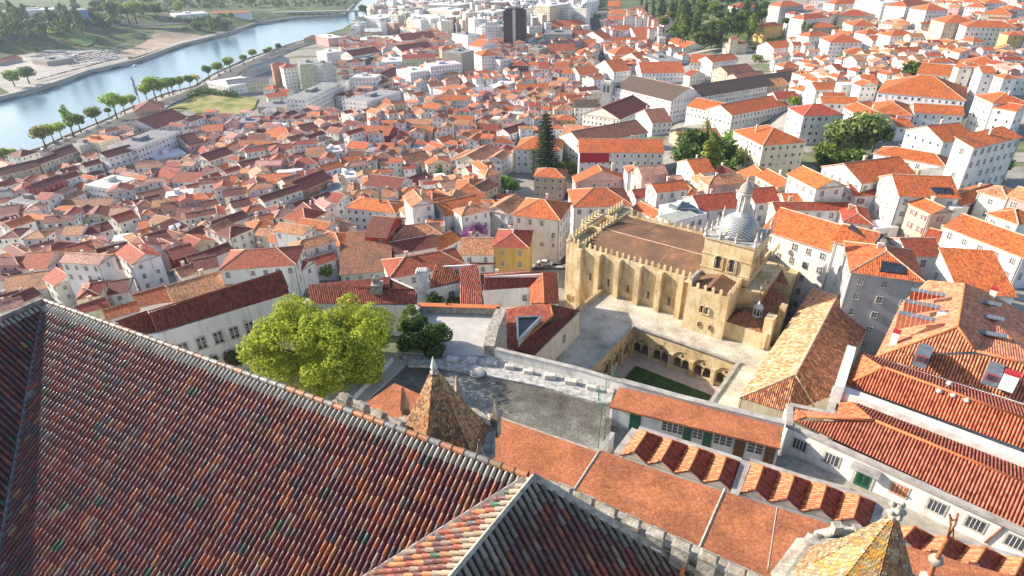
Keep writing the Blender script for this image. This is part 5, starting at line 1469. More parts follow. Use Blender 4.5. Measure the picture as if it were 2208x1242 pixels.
# long white convent wing at left
cv = empty('convent_wing', P(*tl(4,1400,1050),66), 'long white wing with maroon tiled roof and arched door beyond the glazed roof', 'building')
z_ = 74.5; a_, b_ = P(*tl(4,1010,1100),z_), P(*tl(4,1872,838),z_); r1, r2 = P(*tl(4,955,960),z_+2.6), P(*tl(4,1812,700),z_+2.6); c_ = a_+(r1-a_)*2; c_.z = z_; d_ = b_+(r2-b_)*2; d_.z = z_
l1, l2 = P(*tl(4,870,1120),z_-.3), P(*tl(4,730,1022),z_+2.2)
roofpart(cv, [[a_,b_,r2,r1],[c_,d_,r2,r1],[P(*tl(4,1005,1080),z_-.3),l1,l2,P(*tl(4,945,955),z_+2.2)]], (.27,.06,.04), .3, [(r1,r2)], .14, 'clay_dull') if plain('clay_dull', (.30,.10,.06), .85, .3, 2) else 0
walls(cv, [l1, a_, b_, d_, c_, l2], 55, (.80,.79,.77)); walls(cv, [b_+Vector((0,0,.0)), Vector((r2.x,r2.y,r2.z)), d_], 55, (.80,.79,.77), name='gable')
NWQ = []
def hand_window(root, a, b, t, z, w, h, kind='near', label=None):
    d = b-a; d.z = 0; u_ = d.normalized(); p = Vector((a.x+(b.x-a.x)*t, a.y+(b.y-a.y)*t, z)); n_ = Vector((u_.y, -u_.x, 0))
    WINQ.append((root, p, n_, math.atan2(u_.y, u_.x)+math.pi, (w, h), True, kind))
def towards(a, b):  # order so that the outward normal faces the viewer
    d = b-a; n_ = Vector((d.y, -d.x, 0)); return (a, b) if n_.dot(-(a+b)/2) > 0 else (b, a)
for i, t_ in enumerate((.13,.26,.385,.505,.625,.75,.87)): hand_window(cv, a_, b_, t_, z_-3.6, 1.35, 2.1)
for t_ in (.30,.52,.64,.9): hand_window(cv, a_, b_, t_, z_-7.2, 1.3, 2.0)
mb = MB(); u_ = (b_-a_).normalized(); p = a_+(b_-a_)*.43; n_ = Vector((u_.y,-u_.x,0)); 
ap = [(x, z) for x, z in arch_pts(1.0, 0, 1.7)]; mb.face([p+u_*x+n_*.06+Vector((0,0,z-9.2)) for x, z in ap]); part('door', mb, ['red_paint'], cv)
# ---- building with the triangular roof opening
hb = empty('skylight_house', P(*tl(9,1300,300),54), 'cream-walled house with red tiled hip roof and a triangular roof opening', 'building'); ze = 59.2; zr_ = ze+3.2
e1, e2 = P(*tl(9,1232,435),ze), P(*tl(9,1527,150),ze); rA, rB = P(*tl(9,1085,402),zr_-1.2), P(*tl(9,1350,180),zr_); kk = P(*tl(9,1330,108),zr_-.5); lL, lT = P(*tl(9,1052,395),ze+.4), P(*tl(9,1032,128),ze+1.0)
roofpart(hb, [[e1,e2,rB,rA],[e2,kk,rB]], (.22,.055,.04), .3, [(rA,rB),(rB,kk)], .16, 'clay_bright'); roofpart(hb, [[rA,rB,kk,lT,lL]], (.46,.13,.08), .3)
walls(hb, [e1, e2, kk, lT, lL], 50, (.72,.64,.52), closed=True); s_, t_ = towards(e1, e2); hand_window(hb, s_, t_, .62 if s_ == e1 else .38, ze-2.6, .9, 1.6)
mb = MB(); tq = [P(*tl(9,1120,190),zr_+.4), P(*tl(9,1270,185),zr_+.9), P(*tl(9,1125,335),zr_+.5)]
for i in range(3): mb.tube([tq[i], tq[(i+1)%3]], .2, 4)
part('opening_frame', mb, ['white_paint'], hb); mb = MB(); mb.face([p-Vector((0,0,.25)) for p in tq]); part('opening_glass', mb, ['dark_metal'], hb)
mb = MB(); mb.idx(tq+[p-Vector((0,0,2.2)) for p in tq], [(0,1,4,3),(1,2,5,4),(2,0,3,5)]); part('opening_side', mb, ['grey_stone'], hb)
# ---- saddle-roofed hall beside the cloister
sh = empty('tiled_hall', P(*tl(10,700,500),50), 'long hall with mottled orange saddle roof between cloister and grey-cream mansion', 'building'); ze = 58.5; zr_ = 62.5
a1, a2 = P(*tl(10,845,8),ze), P(*tl(10,375,708),ze); r1, r2 = P(*tl(10,1010,50),zr_), P(*tl(10,735,565),zr_); b1, b2 = P(*tl(10,1278,102),ze), P(*tl(10,985,690),ze); f2 = P(*tl(10,690,805),ze)
f3 = a2+(b2-a2)*1.0
ORM = (.62,.27,.13)
def mott(root, poly, col, per=.28):
    poly = flat(poly); mb = MB()
    for k_, x, v0, v1, o, n, r, d in spans(poly, per):
        v = v0+rt.uniform(-.3,0)
        while v < v1:
            e = min(v+rt.uniform(.4,.6), v1); vv0 = max(v, v0); j_ = rt.choice((.6,.75,.9,1,1.1,1.25)); c = tuple(q*j_ for q in rt.choice(col)); vs = []
            if e-vv0 > .05:
                jx = rt.uniform(-.03,.03)
                for vv, rr in ((vv0, per*.34), (e, per*.40)): vs += [o+r*(x+jx-math.cos(math.pi*i/3)*rr)+d*vv+n*(math.sin(math.pi*i/3)*rr) for i in range(4)]
                mb.idx(vs, [(i, i+1, 5+i, 4+i) for i in range(3)]+[(4,5,6,7)], 0, c, False)
            v = e
    bed(mb, poly, -.01, 1, .2); part('roof', mb, ['glazed_rough', 'tile_gap'], root, colattr=True)
m, k = newmat('glazed_rough', .85, .2); k.ln(k.add('Attribute', attribute_name='col').outputs['Color'], k.b.inputs['Base Color'])
CO = [(.62,.27,.13),(.66,.36,.20),(.50,.20,.10),(.62,.45,.30)]; CD = [(.45,.17,.09),(.36,.15,.09),(.50,.26,.14),(.28,.13,.09)]  # CD, for the right slope: its shade painted in as darker tiles
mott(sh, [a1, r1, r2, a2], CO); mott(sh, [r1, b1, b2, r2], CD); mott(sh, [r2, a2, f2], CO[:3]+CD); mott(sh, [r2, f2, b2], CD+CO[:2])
mb = MB()
for q in ((r1,r2),(r2,a2),(r2,P(*tl(10,860,770),ze)),(a1,r1),(r1,b1)): mb.tube([q[0]+up,q[1]+up], .16, 6)
part('ridge_tiles', mb, ['mortar_ridge'], sh); walls(sh, [a1, a2, f2, b2, b1, r1], 44, (.70,.62,.47), closed=True)
# ---- terracotta lean-to range with green doors
lr = empty('lean_to_range', P(*tl(13,200,300),70), 'low white range with terracotta lean-to roof, glazed doors and green panels', 'building')
zb_, zf_ = 74.3, 73.6; c1_, c2_ = P(*tl(13,-120,-140) if False else tl(10,-10,715),zb_), P(*tl(10,665,872),zb_); L1, L2 = P(*tl(9,1775,640),zb_), c2_; F1, F2 = P(*tl(9,1712,765),zf_), P(*tl(13,640,420),zf_)
mb = MB(); mb.idx([L1, L2, F2, F1], [(0,1,2,3)]); n0 = [p-Vector((0,0,.25)) for p in (L1,L2,F2,F1)]; mb.idx([L1,L2,F2,F1]+n0, [(3,2,6,7),(2,1,5,6),(0,3,7,4)])
part('roof', mb, ['terracotta_paving'], lr)
FD = (F2-F1); FD.z = 0; inn = Vector((-FD.y, FD.x, 0)).normalized()*.9
if inn.dot(L1-F1) < 0: inn = -inn
W1, W2 = F1+inn*.6+Vector((0,0,-.2)), F2+inn*.6+Vector((0,0,-.2)); walls(lr, [L1+Vector((0,0,-.2)), W1, W2, L2+Vector((0,0,-.2))], 68, (.74,.75,.76), dz=0)
u_ = (W2-W1).normalized(); u_.z = 0; nf = -inn.normalized()
def panel(root, name, t0, t1, z0, z1, mat, out=.05, a=None, uu=None, nn=None, dep=.06):
    a = a or W1; uu = uu or u_; nn = nn or nf; mb = MB(); Lw = (W2-W1).length if a is W1 else 1
    p0, p1 = a+uu*(t0*Lw), a+uu*(t1*Lw); vs = [p0, p1, p1+nn*(out+dep), p0+nn*(out+dep)]
    mb.idx([(v.x, v.y, z0) for v in vs]+[(v.x, v.y, z1) for v in vs], [(0,1,2,3),(4,5,6,7),(0,1,5,4),(1,2,6,5),(2,3,7,6),(3,0,4,7)]); return part(name, mb, [mat], root)
for k_, (t0, t1, m_) in enumerate(((.13,.2,'green_paint'),(.46,.51,'green_paint'),(.58,.63,'green_paint'),(.76,.82,'wood_brown'),(.93,.985,'wood_brown'))): panel(lr, 'door', t0, t1, 70.5, 73.0, m_)
for t0, t1 in ((.33,.46),(.515,.575),(.64,.745),(.83,.92)):
    w_ = panel(lr, 'window', t0, t1, 71.6, 73.1, 'white_paint'); n_ = max(2, int((t1-t0)*(W2-W1).length/.55))
    for i in range(n_):
        q0 = t0+(t1-t0)*(i+.08)/n_; q1 = t0+(t1-t0)*(i+.92)/n_
        for za, zc in ((71.72,72.1),(72.17,72.55),(72.62,73.0)): panel(w_, 'pane', q0, q1, za, zc, 'window_glass', .075, dep=.05)
# lane
struct(poly_slab('lane', [P(x,y,70.4) for x,y in ((1310,880),(1690,985),(1790,985),(1960,1060),(2300,1200),(2300,1330),(2100,1290),(1900,1160),(1640,1060),(1300,985),(1280,950))], 60, 'cobbles') if plain('cobbles', (.36,.33,.28), .95, .3, 1.3) else None)
# ---- saw-toothed tile roofs
ZS = 75.0
def sawroof(label, near, far, n, cross):
    """near/far: pixel edges (a->b); ridges run from near edge to far edge; n double slopes"""
    root = empty('sawtooth_roof_building', P(*near[0],72), label, 'building'); A0, A1 = P(*near[0],ZS), P(*near[1],ZS); F0, F1 = P(*far[0],ZS), P(*far[1],ZS); hr = 1.0
    for i in range(n):
        t0, t1 = i/n, (i+1)/n; tm = (t0+t1)/2
        a, b = A0.lerp(A1,t0), A0.lerp(A1,t1); c, d = F0.lerp(F1,t0), F0.lerp(F1,t1); m0 = A0.lerp(A1,tm)+Vector((0,0,hr)); m1 = F0.lerp(F1,tm)+Vector((0,0,hr)); m1 = m1+(m0-m1)*.22
        roofpart(root, [[a, m0, m1, c]], (.62,.22,.10), .26); roofpart(root, [[m0, b, d, m1]], (.40,.09,.055), .26)  # right slopes darker red: shade away from the sun put into the colour
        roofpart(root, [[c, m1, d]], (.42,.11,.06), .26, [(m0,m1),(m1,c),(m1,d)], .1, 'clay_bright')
        mb = MB(); mb.idx([a,b,m0], [(0,1,2)]); part('gable', mb, ['plaster'], root, color=(.6,.5,.4))
    mb = MB(); walls(root, [A0, A1, F1, F0], 66, (.6,.58,.53), closed=True); mb = MB()
    for a, b in ((A0,F0),(F0,F1),(F1,A1)): 
        d = (b-a).normalized(); nn = Vector((-d.y, d.x, 0))*.42; cc = (A0+A1+F0+F1)/4
        if nn.dot(cc-a) > 0: nn = -nn
        vs = [a, b, b+nn*1.6, a+nn*1.6]; mb.idx([v+Vector((0,0,.1)) for v in vs]+[v-Vector((0,0,.9)) for v in vs], [(0,1,2,3),(0,1,5,4),(1,2,6,5),(2,3,7,6),(3,0,4,7)])
    part('stone_gutter', mb, ['grey_stone'], root); return root
sawroof('saw-toothed red tile roof nearest the court, left of three in the row', (tl(12,1780,462), tl(13,325,700)), (tl(12,1895,305), tl(13,385,515)), 4, 0)
sawroof('saw-toothed red tile roof in the middle of the row of three', (tl(13,365,705), tl(13,1200,950)), (tl(13,440,515), tl(13,1255,775)), 4, 0)
sawroof('saw-toothed red tile roof at the bottom right behind the yellow turret', (tl(13,1300,1010), tl(13,2500,1420)), (tl(13,1400,925), tl(13,2560,1260)), 5, 0)
# ---- right white range K and the ranges behind
kz = 73.9; K = empty('white_range', P(*tl(13,1500,700),70.4), 'long low white building with red-brown roof and green door along the lane', 'building')
e0, eE = P(*tl(13,730,245),kz), P(*tl(13,2330,985),kz); g0, gE = P(*tl(13,1250,243),kz+2.3), P(*tl(13,2400,720),kz+2.3); h0, hE = P(*tl(13,1010,60),kz+.3), P(*tl(13,2400,590),kz+.3)
q0 = P(*tl(13,810,215),kz+1.0)
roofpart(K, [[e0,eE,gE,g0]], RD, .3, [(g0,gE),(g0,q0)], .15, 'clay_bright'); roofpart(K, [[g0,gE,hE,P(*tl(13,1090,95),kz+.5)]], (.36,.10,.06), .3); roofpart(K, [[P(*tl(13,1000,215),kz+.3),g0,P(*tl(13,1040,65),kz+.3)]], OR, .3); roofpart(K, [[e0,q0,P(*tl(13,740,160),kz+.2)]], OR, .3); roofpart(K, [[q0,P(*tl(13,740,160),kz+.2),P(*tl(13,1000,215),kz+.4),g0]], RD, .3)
w0, wE = P(*tl(13,690,268),kz-.3), P(*tl(13,2330,1012),kz-.3); w0 = P(*tl(13,690,290),kz-.3); walls(K, [P(*tl(13,670,160),kz-.3), w0, wE], 66, (.82,.81,.79))
mb = MB()
def band(a, b, wd, z0, z1):
    d = (b-a); d.z = 0; d.normalize(); nn = Vector((-d.y, d.x, 0))*wd/2; mb.prism([(a-nn)[:2], (b-nn)[:2], (b+nn)[:2], (a+nn)[:2]], z0, z1)
band(P(*tl(13,700,262),kz), P(*tl(13,2330,1000),kz), .7, kz-.35, kz+.0); band(P(*tl(13,705,130),kz+.2), P(*tl(13,700,265),kz+.2), .7, kz-.4, kz+.1); band(P(*tl(13,705,130),kz+.25), P(*tl(13,955,185),kz+.25), .6, kz-.4, kz+.15); band(P(*tl(13,1005,20),kz+.3), P(*tl(13,960,190),kz+.3), .8, kz-.4, kz+.2)
part('stone_gutter', mb, ['grey_stone'], K)
kd = wE-w0; kd.z = 0; LK = kd.length; ku = kd/LK; kn = Vector((ku.y, -ku.x, 0)); kn = kn if kn.dot(-w0) > 0 else -kn
def kt(x, y):   # parameter along the facade for a pixel
    p = P(*tl(13,x,y),72.2); return (p-w0).dot(ku)
def kbox(name, c, w, z0, z1, mat, out=.08, parent=None, inset=0):
    mb = MB(); p0, p1 = w0+ku*(c-w/2), w0+ku*(c+w/2); vs = [p0, p1, p1+kn*out, p0+kn*out]
    mb.idx([(v.x, v.y, z0) for v in vs]+[(v.x, v.y, z1) for v in vs], [(0,1,2,3),(4,5,6,7),(0,1,5,4),(1,2,6,5),(2,3,7,6),(3,0,4,7)]); return part(name, mb, [mat], parent or K)
for x, y, m_ in ((785,365,'window_glass'),(985,460,'window_glass'),(1415,660,'clay_bright'),(1655,765,'window_glass'),(1900,880,'window_glass'),(2160,990,'window_glass')):
    c = kt(x, y); f_ = kbox('window', c, 1.7, 71.3, 72.9, 'stone_trim', .05); kbox('pane', c, 1.3, 71.5, 72.75, m_ if m_ in MATS else 'clay_bright', .075, f_)
    for s_ in (-.33, 0, .33): kbox('glazing_bar', c+s_, .05, 71.5, 72.75, 'white_paint', .10, f_)
c = kt(1180, 590); kbox('door_frame', c, 2.0, 70.4, 73.1, 'stone_trim', .06); d_ = kbox('door', c, 1.4, 70.4, 72.8, 'green_paint', .10); kbox('door_panel', c-.3, .35, 70.8, 72.4, 'dark_green', .13, d_) if plain('dark_green', (.01,.06,.035), .5, .2) else 0; kbox('door_panel', c+.3, .35, 70.8, 72.4, 'dark_green', .13, d_); kbox('door_canopy', c, 2.6, 73.15, 73.3, 'grey_stone', 1.3)
mb = MB(); mb.tube([w0+ku*kt(1990,980)+kn*.12+Vector((0,0,-3)), w0+ku*kt(2070,900)+kn*.12+Vector((0,0,.1))], .08, 8); part('downpipe', mb, ['clay_dull'], K)
mb = MB(); p = w0+ku*kt(1180,590)+kn*1.4; mb.box((-.7,-.35,70.4),(.7,.35,70.48), 0, Matrix.Translation((p.x,p.y,0)) @ Matrix.Rotation(math.atan2(ku.y,ku.x), 4, 'Z')); free('doormat', 'rust-coloured doormat outside the green door in the lane', 'doormat', mb, ['wood_brown'])
# second range
K2 = empty('orange_roof_range', P(*tl(10,1500,800),62), 'long orange-red roofed range with white parapet above the lane building', 'building'); kz = 75.5
a0, aE = P(*tl(10,1065,618),kz), P(*tl(10,2330,1090),kz); g0, gE = P(*tl(10,1312,518),kz+2.4), P(*tl(10,2330,885),kz+2.4); h0, hE = P(*tl(10,1120,408),kz+.2), P(*tl(10,2330,790),kz+.2); h1 = P(*tl(10,1160,425),kz+.2)
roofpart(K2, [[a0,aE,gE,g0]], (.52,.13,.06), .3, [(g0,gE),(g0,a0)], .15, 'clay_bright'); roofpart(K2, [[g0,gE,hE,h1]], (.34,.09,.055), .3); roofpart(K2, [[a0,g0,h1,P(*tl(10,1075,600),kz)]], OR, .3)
mb = MB(); band(P(*tl(10,1015,640),kz+.1), P(*tl(10,2330,1135),kz+.1), 1.3, kz-3.6, kz+.1); part('parapet', mb, ['white_stained'], K2) if plain('white_stained', (.66,.65,.62), .9, .3, .8) else 0
mb = MB(); band(P(*tl(10,1100,380),kz+.8), P(*tl(10,1020,640),kz+.8), 1.0, 58, kz+.9); part('end_wall', mb, ['white_stained'], K2); walls(K2, [h1, hE], 60, (.78,.77,.75))
for i, (x, y) in enumerate(((1655,685),(1745,712),(1832,745),(1722,635))):
    p = P(*tl(10,x,y),kz+1.8); mb = MB(); mb.lathe([(.16,-.5),(.16,.25),(.3,.3),(.3,.5),(.1,.65)], 8, 0, Matrix.Translation(p)); part('roof_vent', mb, ['pale_stone'], K2)
# zigzag-skylight building
K3 = empty('skylit_roof_building', P(*tl(10,1700,400),58), 'large building with bright orange hipped roof, zigzag skylights and grey dormers', 'building'); ez, pz = 71.5, 77.5
ap_ = P(*tl(10,1780,258),pz); tp_ = P(*tl(7,1830,778),pz); l0 = P(*tl(10,1250,448),ez); lt_ = P(*tl(7,1420,905),ez); l2_ = P(*tl(7,1590,758),pz-2.4); r0_ = P(*tl(10,1900,410),pz-1.8); rr_ = P(*tl(10,2330,520),pz-1.8); rt_ = P(*tl(7,1985,835),pz-3.0); rq = P(*tl(7,2260,1000),ez+.3); fb = P(*tl(10,2330,775),ez)
NEWO = (.66,.235,.12)
mb = MB()
for f in ([l0, ap_, tp_, l2_, lt_], [ap_, r0_, rr_, rq, rt_, tp_]):
    bm_ = [Vector(p) for p in f]; c = sum(bm_, Vector())/len(bm_)
    for a, b in zip(bm_, bm_[1:]+bm_[:1]): roof_tri(mb, [a, b, c], (1,0,0))
part('roof', mb, ['clay_tiles'], K3, color=NEWO)
roofpart(K3, [[l0, ap_, r0_]], NEWO, .34); roofpart(K3, [[l0, r0_, rr_, fb]], NEWO, .34, [(l0,ap_),(ap_,r0_),(ap_,tp_),(r0_,rr_)], .16, 'clay_bright')
walls(K3, [lt_, l0, fb], 55, (.75,.73,.70)); walls(K3, [l2_, tp_, rt_, rq], 50, (.75,.73,.70)); plain('zinc', (.17,.21,.25), .5, .3, 1.5, .3)
for side, rows_ in (('l', ((1480,822,1705,862,1468,895),(1440,895,1672,940,1425,985),(1400,970,1640,1022,1375,1078))), ('r', ((1875,888,2065,925,1905,925),(1880,980,2085,1018,1915,1030),(1885,1090,2105,1130,1930,1150)))):
    for x1,y1,x2,y2,x3,y3 in rows_:
        z0 = (ez+pz)/2+(1.0 if side == 'l' else .2); A_, B_ = P(*tl(7,x1,y1),z0+1.3), P(*tl(7,x2,y2),z0+1.6); C_ = P(*tl(7,x3,y3),z0-.9 if side == 'l' else z0-.3); n_ = 8; mb = MB(); gl = MB()
        dC = C_-A_; dC2 = dC*.12
        for i in range(n_):
            p, q = A_.lerp(B_, i/n_), A_.lerp(B_, (i+.9)/n_); s0, s1 = 1-i/n_*.92, 1-(i+1)/n_*.92; w_ = Vector((-(B_-A_).y, (B_-A_).x, 0)).normalized()*.95
            if w_.y < 0: w_ = -w_
            mb.idx([p, q, q+w_, p+w_, p-Vector((0,0,.15)), q-Vector((0,0,.15))], [(0,1,2,3),(0,4,5,1)])
            k0, k1 = p+dC*s0, q+dC*s1; (gl.idx([p-Vector((0,0,.15)), q-Vector((0,0,.15)), k1, k0], [(0,3,2,1)]) )
        o = part('zigzag_skylight', mb, ['zinc'], K3); part('skylight_glass', gl, ['clay_dull' if side == 'l' else 'dark_metal'], o)
def dormer(root, x, y, z, s=1.0):
    p = P(*tl(10,x,y),z); ang = math.atan2(ku.y, ku.x); T = Matrix.Translation(p) @ Matrix.Rotation(ang, 4, 'Z'); mb = MB(); mb.box((-.95*s,-.1,-1.6*s),(.95*s,3.0*s,.9*s), 0, T); d = part('dormer', mb, ['zinc'], root)
    mb = MB(); mb.box((-.7*s,-.18,-.6*s),(.7*s,-.1,.5*s), 0, T); part('dormer_window', mb, ['red_paint'], d); mb = MB(); mb.box((-.6*s,-.22,-.48*s),(-.05,-.18,.38*s), 0, T); mb.box((.05,-.22,-.48*s),(.6*s,-.18,.38*s), 0, T); part('pane', mb, ['window_glass'], d)
dormer(K3, 1550, 455, 74.6, .8); dormer(K3, 2005, 575, 74.4, .8)
def chimney(root, x, y, t, z, w, d, h, cap='red_paint'):
    p = P(*tl(t,x,y),z); T = Matrix.Translation(p) @ Matrix.Rotation(math.atan2(ku.y, ku.x), 4, 'Z'); mb = MB(); mb.box((-w,-d,-1.5),(w,d,h), 0, T); c = part('chimney', mb, ['white_paint'], root); mb = MB(); mb.box((-w*1.1,-d*1.1,h),(w*1.1,d*1.1,h+.35), 0, T); part('chimney_cap', mb, [cap], c)
chimney(K3, 1383, 310, 10, 74, .4, .3, .5); chimney(K3, 2005, 850, 7, 75, .4, .3, .8); chimney(K3, 1690, 190, 10, 75.8, .8, .25, .4, 'white_paint'); chimney(K3, 2120, 590, 10, 75.0, .7, .35, .7)
free('gutter_slab', 'grey stone slab between the two left saw-toothed roofs', 'stone slab', (lambda m_: (m_.idx([P(*tl(13,318,705),75.3), P(*tl(13,374,722),75.3), P(*tl(13,450,520),75.3), P(*tl(13,384,508),75.3)], [(0,1,2,3)]), m_)[1])(MB()), ['grey_stone'])
# near left ranges: roofs below the terrace
B5 = empty('tiled_range', P(*tl(5,540,850),60), 'long maroon-tiled range with cupola chimney behind the big tree', 'building'); z_ = 69
a_, b_, c_, d_ = P(*tl(5,205,905),z_), P(*tl(5,892,918),z_), P(*tl(5,735,738),z_+2), P(*tl(5,190,790),z_+2)
b_2 = P(*tl(5,895,815),z_+2)
roofpart(B5, [[a_, b_, b_2, d_]], (.38,.10,.065), .3); c5 = P(*tl(5,715,735),z_+2.2); roofpart(B5, [[d_, b_2, P(*tl(5,720,815),z_+2), c5]], (.36,.09,.06), .3); walls(B5, [a_, b_, b_2, c5, d_], 52, (.78,.76,.72), closed=True)
mb = MB(); p = P(*tl(5,637,800),z_+2.2); T = Matrix.Translation(p); mb.box((-.9,-.9,-1),(.9,.9,.7), 0, T); mb.lathe([(.7,.7),(.7,1.6),(.8,1.7),(.1,2.3)], 4, 0, T, smooth=False, a0=.78); part('chimney', mb, ['lichen_stone'], B5)
B6 = empty('court_house', P(*tl(5,1100,850),60), 'white house with red hip roofs, dark windows and climbing plants by the terrace', 'building')
z_ = 69.5; q1,q2,q3,q4 = P(*tl(5,960,815),z_), P(*tl(5,1168,770),z_), P(*tl(5,1138,668),z_+2.2), P(*tl(5,1010,665),z_+2.2); roofpart(B6, [[q1,q2,q3,q4]], (.50,.16,.08), .3)
s1,s2,s3,s4 = P(*tl(5,1170,915),z_), P(*tl(5,1318,915),z_), P(*tl(5,1312,840),z_+.6), P(*tl(5,1165,680),z_+2); roofpart(B6, [[s1,s2,s3,P(*tl(5,1172,790),z_+1.2)]], (.42,.11,.065), .3); roofpart(B6, [[P(*tl(5,1172,790),z_+1.2), s3, P(*tl(5,1280,650),z_+2.2), s4]], (.30,.07,.05), .3)
walls(B6, [q1,q2,s1,s2,s3,P(*tl(5,1280,650),z_+2.2),q4], 55, (.80,.79,.77), closed=True)
for t_ in (.22,.72): hand_window(B6, q1, q2, t_, z_-2.3, 1.2, 1.9)
mb = MB(); p = P(*tl(5,930,760),z_+1); T = Matrix.Translation(p); mb.box((-1.0,-.7,-6),(1.0,.7,1.6), 0, T); mb.box((-1.1,-.8,1.6),(1.1,.8,1.8), 0, T)
for i in range(6): mb.box((-.85+i*.3,-.75,1.8),(-.7+i*.3,.75,2.15), 0, T)
part('chimney', mb, ['white_stained'], B6)
B7 = empty('courtyard_house', P(*tl(5,1500,800),56), 'low white courtyard house with maroon roof and orange hipped end', 'building'); z_ = 60.5
a_, b_, c_, d_ = P(*tl(5,1320,822),z_), P(*tl(5,1620,802),z_), P(*tl(5,1690,705),z_+2.2), P(*tl(5,1325,728),z_+2.2); roofpart(B7, [[a_,b_,c_,d_]], (.26,.065,.045), .3)
e_, f_, g_, h_ = P(*tl(5,1622,905),z_), P(*tl(5,1805,905),z_), P(*tl(5,1700,712),z_+2.2), P(*tl(5,1795,705),z_+.4); mm = P(*tl(5,1712,905),z_+1.8); roofpart(B7, [[e_, mm, g_, b_]], OR, .3); roofpart(B7, [[mm, f_, h_, g_]], (.58,.15,.07), .3, [(mm,g_),(d_,c_)], .14, 'clay_bright')
walls(B7, [a_, b_, e_, f_, h_, g_, d_], 55, (.80,.79,.77), closed=True)
for t_ in (.55,.88): hand_window(B7, a_, b_, t_, z_-2.4, 1.0, 1.9)
# ================================================================ trees and plants
def leaves(seed, lobes, n, size, cols, squash=1, droop=0, hollow=.55):
    R = random.Random(seed); mb = MB(); vol = [l[3]**2 for l in lobes]
    for _ in range(n):
        x, y, z, r = R.choices(lobes, vol)[0]
        d = Vector((R.gauss(0,1), R.gauss(0,1), R.gauss(0,1))).normalized(); rr = r*(hollow+(1-hollow)*R.random()**.6)
        q = noise.noise(Vector((x+d.x*r, y+d.y*r, z+d.z*r))*(.55/size*.3)); rr *= 1+.35*q
        p = Vector((x, y, z))+Vector((d.x*rr, d.y*rr, d.z*rr*squash))
        a = (d+Vector((R.gauss(0,.7), R.gauss(0,.7), R.gauss(.3,.7)))).normalized(); t = a.cross(Vector((R.gauss(0,1), R.gauss(0,1), R.gauss(0,1)))).normalized(); b = a.cross(t); s = size*R.uniform(.55,1.25)
        c = R.choice(cols); j = R.uniform(.75,1.25)*(1+.5*q)
        mb.face([p-t*s, p-b*s*.6, p+t*s, p+b*s*.6], 0, None, tuple(v*j for v in c))
    return mb
def limbs(seed, h, r, lobes, k=6):
    R = random.Random(seed+99); mb = MB(); zt = h; mb.tube([(0,0,-1.5),(R.uniform(-.1,.1),R.uniform(-.1,.1),zt*.5),(0,0,zt)], [r*1.25,r*.85,r*.5], 8)
    for x, y, z, q in R.sample(lobes, min(k, len(lobes))):
        z0 = zt*R.uniform(.55,.95); mb.tube([(0,0,z0),(x*.5,y*.5,(z0+z)*.5),(x*.9,y*.9,z)], [r*.5,r*.33,r*.12], 5)
    return mb
def blob(seed, n, R0, zc, rl, zs=1.0):
    R = random.Random(seed); L = []
    for i in range(n):
        a = R.uniform(0, 6.28); q = R0*math.sqrt(R.random()); L.append((q*math.cos(a), q*math.sin(a), zc+R.uniform(-.5,.6)*zs*(1-.5*q/max(R0,.1)), rl*R.uniform(.7,1.2)))
    return L
GREEN = [(.11,.18,.04),(.085,.15,.035),(.15,.22,.05),(.06,.10,.03)]
LIME = [(.40,.44,.05),(.32,.40,.045),(.50,.49,.06),(.22,.30,.035)]
TYPES = {}
def ttype(name, seed, lobes, n, size, th, tr, cols=GREEN, squash=.85, hollow=.5):
    TYPES[name] = (limbs(seed, th, tr, lobes).mesh('trunk', ['bark']), leaves(seed, lobes, n, size, cols, squash, hollow=hollow).mesh('crown', ['leaves'], True))
ttype('broad', 1, blob(1, 12, 2.1, 4.4, 1.9, 2.6), 1300, .45, 3.6, .25)
ttype('broad2', 2, blob(2, 11, 1.8, 4.0, 1.7, 2.8), 1200, .45, 3.2, .25)
ttype('tall', 3, [(0,0,3,1.3),(.3,.2,4.6,1.7),(-.3,.1,6.2,1.7),(.2,-.3,7.8,1.4),(0,0,9.2,.9)], 900, .4, 7.5, .22)
ttype('plane', 4, blob(4, 12, 2.1, 4.9, 1.8, 3.2), 1300, .45, 3.8, .22)
ttype('bush', 5, blob(5, 6, 1.3, 1.2, .95, .7), 450, .26, 1.0, .12)
ttype('cypress', 6, [(0,0,1.6,1.0),(0,0,3,1.15),(0,0,4.6,1.0),(0,0,6,.75),(0,0,7.2,.4)], 900, .3, 6, .2)
ttype('pine', 7, [(0,0,z,2.3-z*.17) for z in (2.2,4,5.6,7.2,8.8,10.4)], 1700, .4, 11, .25, squash=.5)
# layered Norfolk pine: whorls of drooping branches
mb = MB(); R = random.Random(3)
for i in range(17):
    z = 2.6+i*.82; rad = 2.7*(1-i/18.5)+.25
    for j in range(9):
        a = 6.283*j/9+i*.4
        for s_ in range(14):
            t = (s_+1)/14; p = Vector((math.cos(a)*rad*t, math.sin(a)*rad*t, z+.22*t+R.uniform(-.1,.1))); w_ = .42*(1.1-t*.5)
            tv = Vector((-math.sin(a), math.cos(a), 0))*w_; bv = Vector((math.cos(a)*.3, math.sin(a)*.3, R.uniform(-.2,.2))); c = R.choice([(.035,.07,.02),(.05,.09,.025),(.03,.055,.02)])
            mb.face([p-tv, p-bv, p+tv, p+bv], 0, None, c)
tk = MB(); tk.tube([(0,0,-1.5),(0,0,8),(0,0,16.8)], [.32,.22,.04], 8)
TYPES['norfolk'] = (tk.mesh('trunk', ['bark']), mb.mesh('crown', ['leaves'], True))
mb = MB()
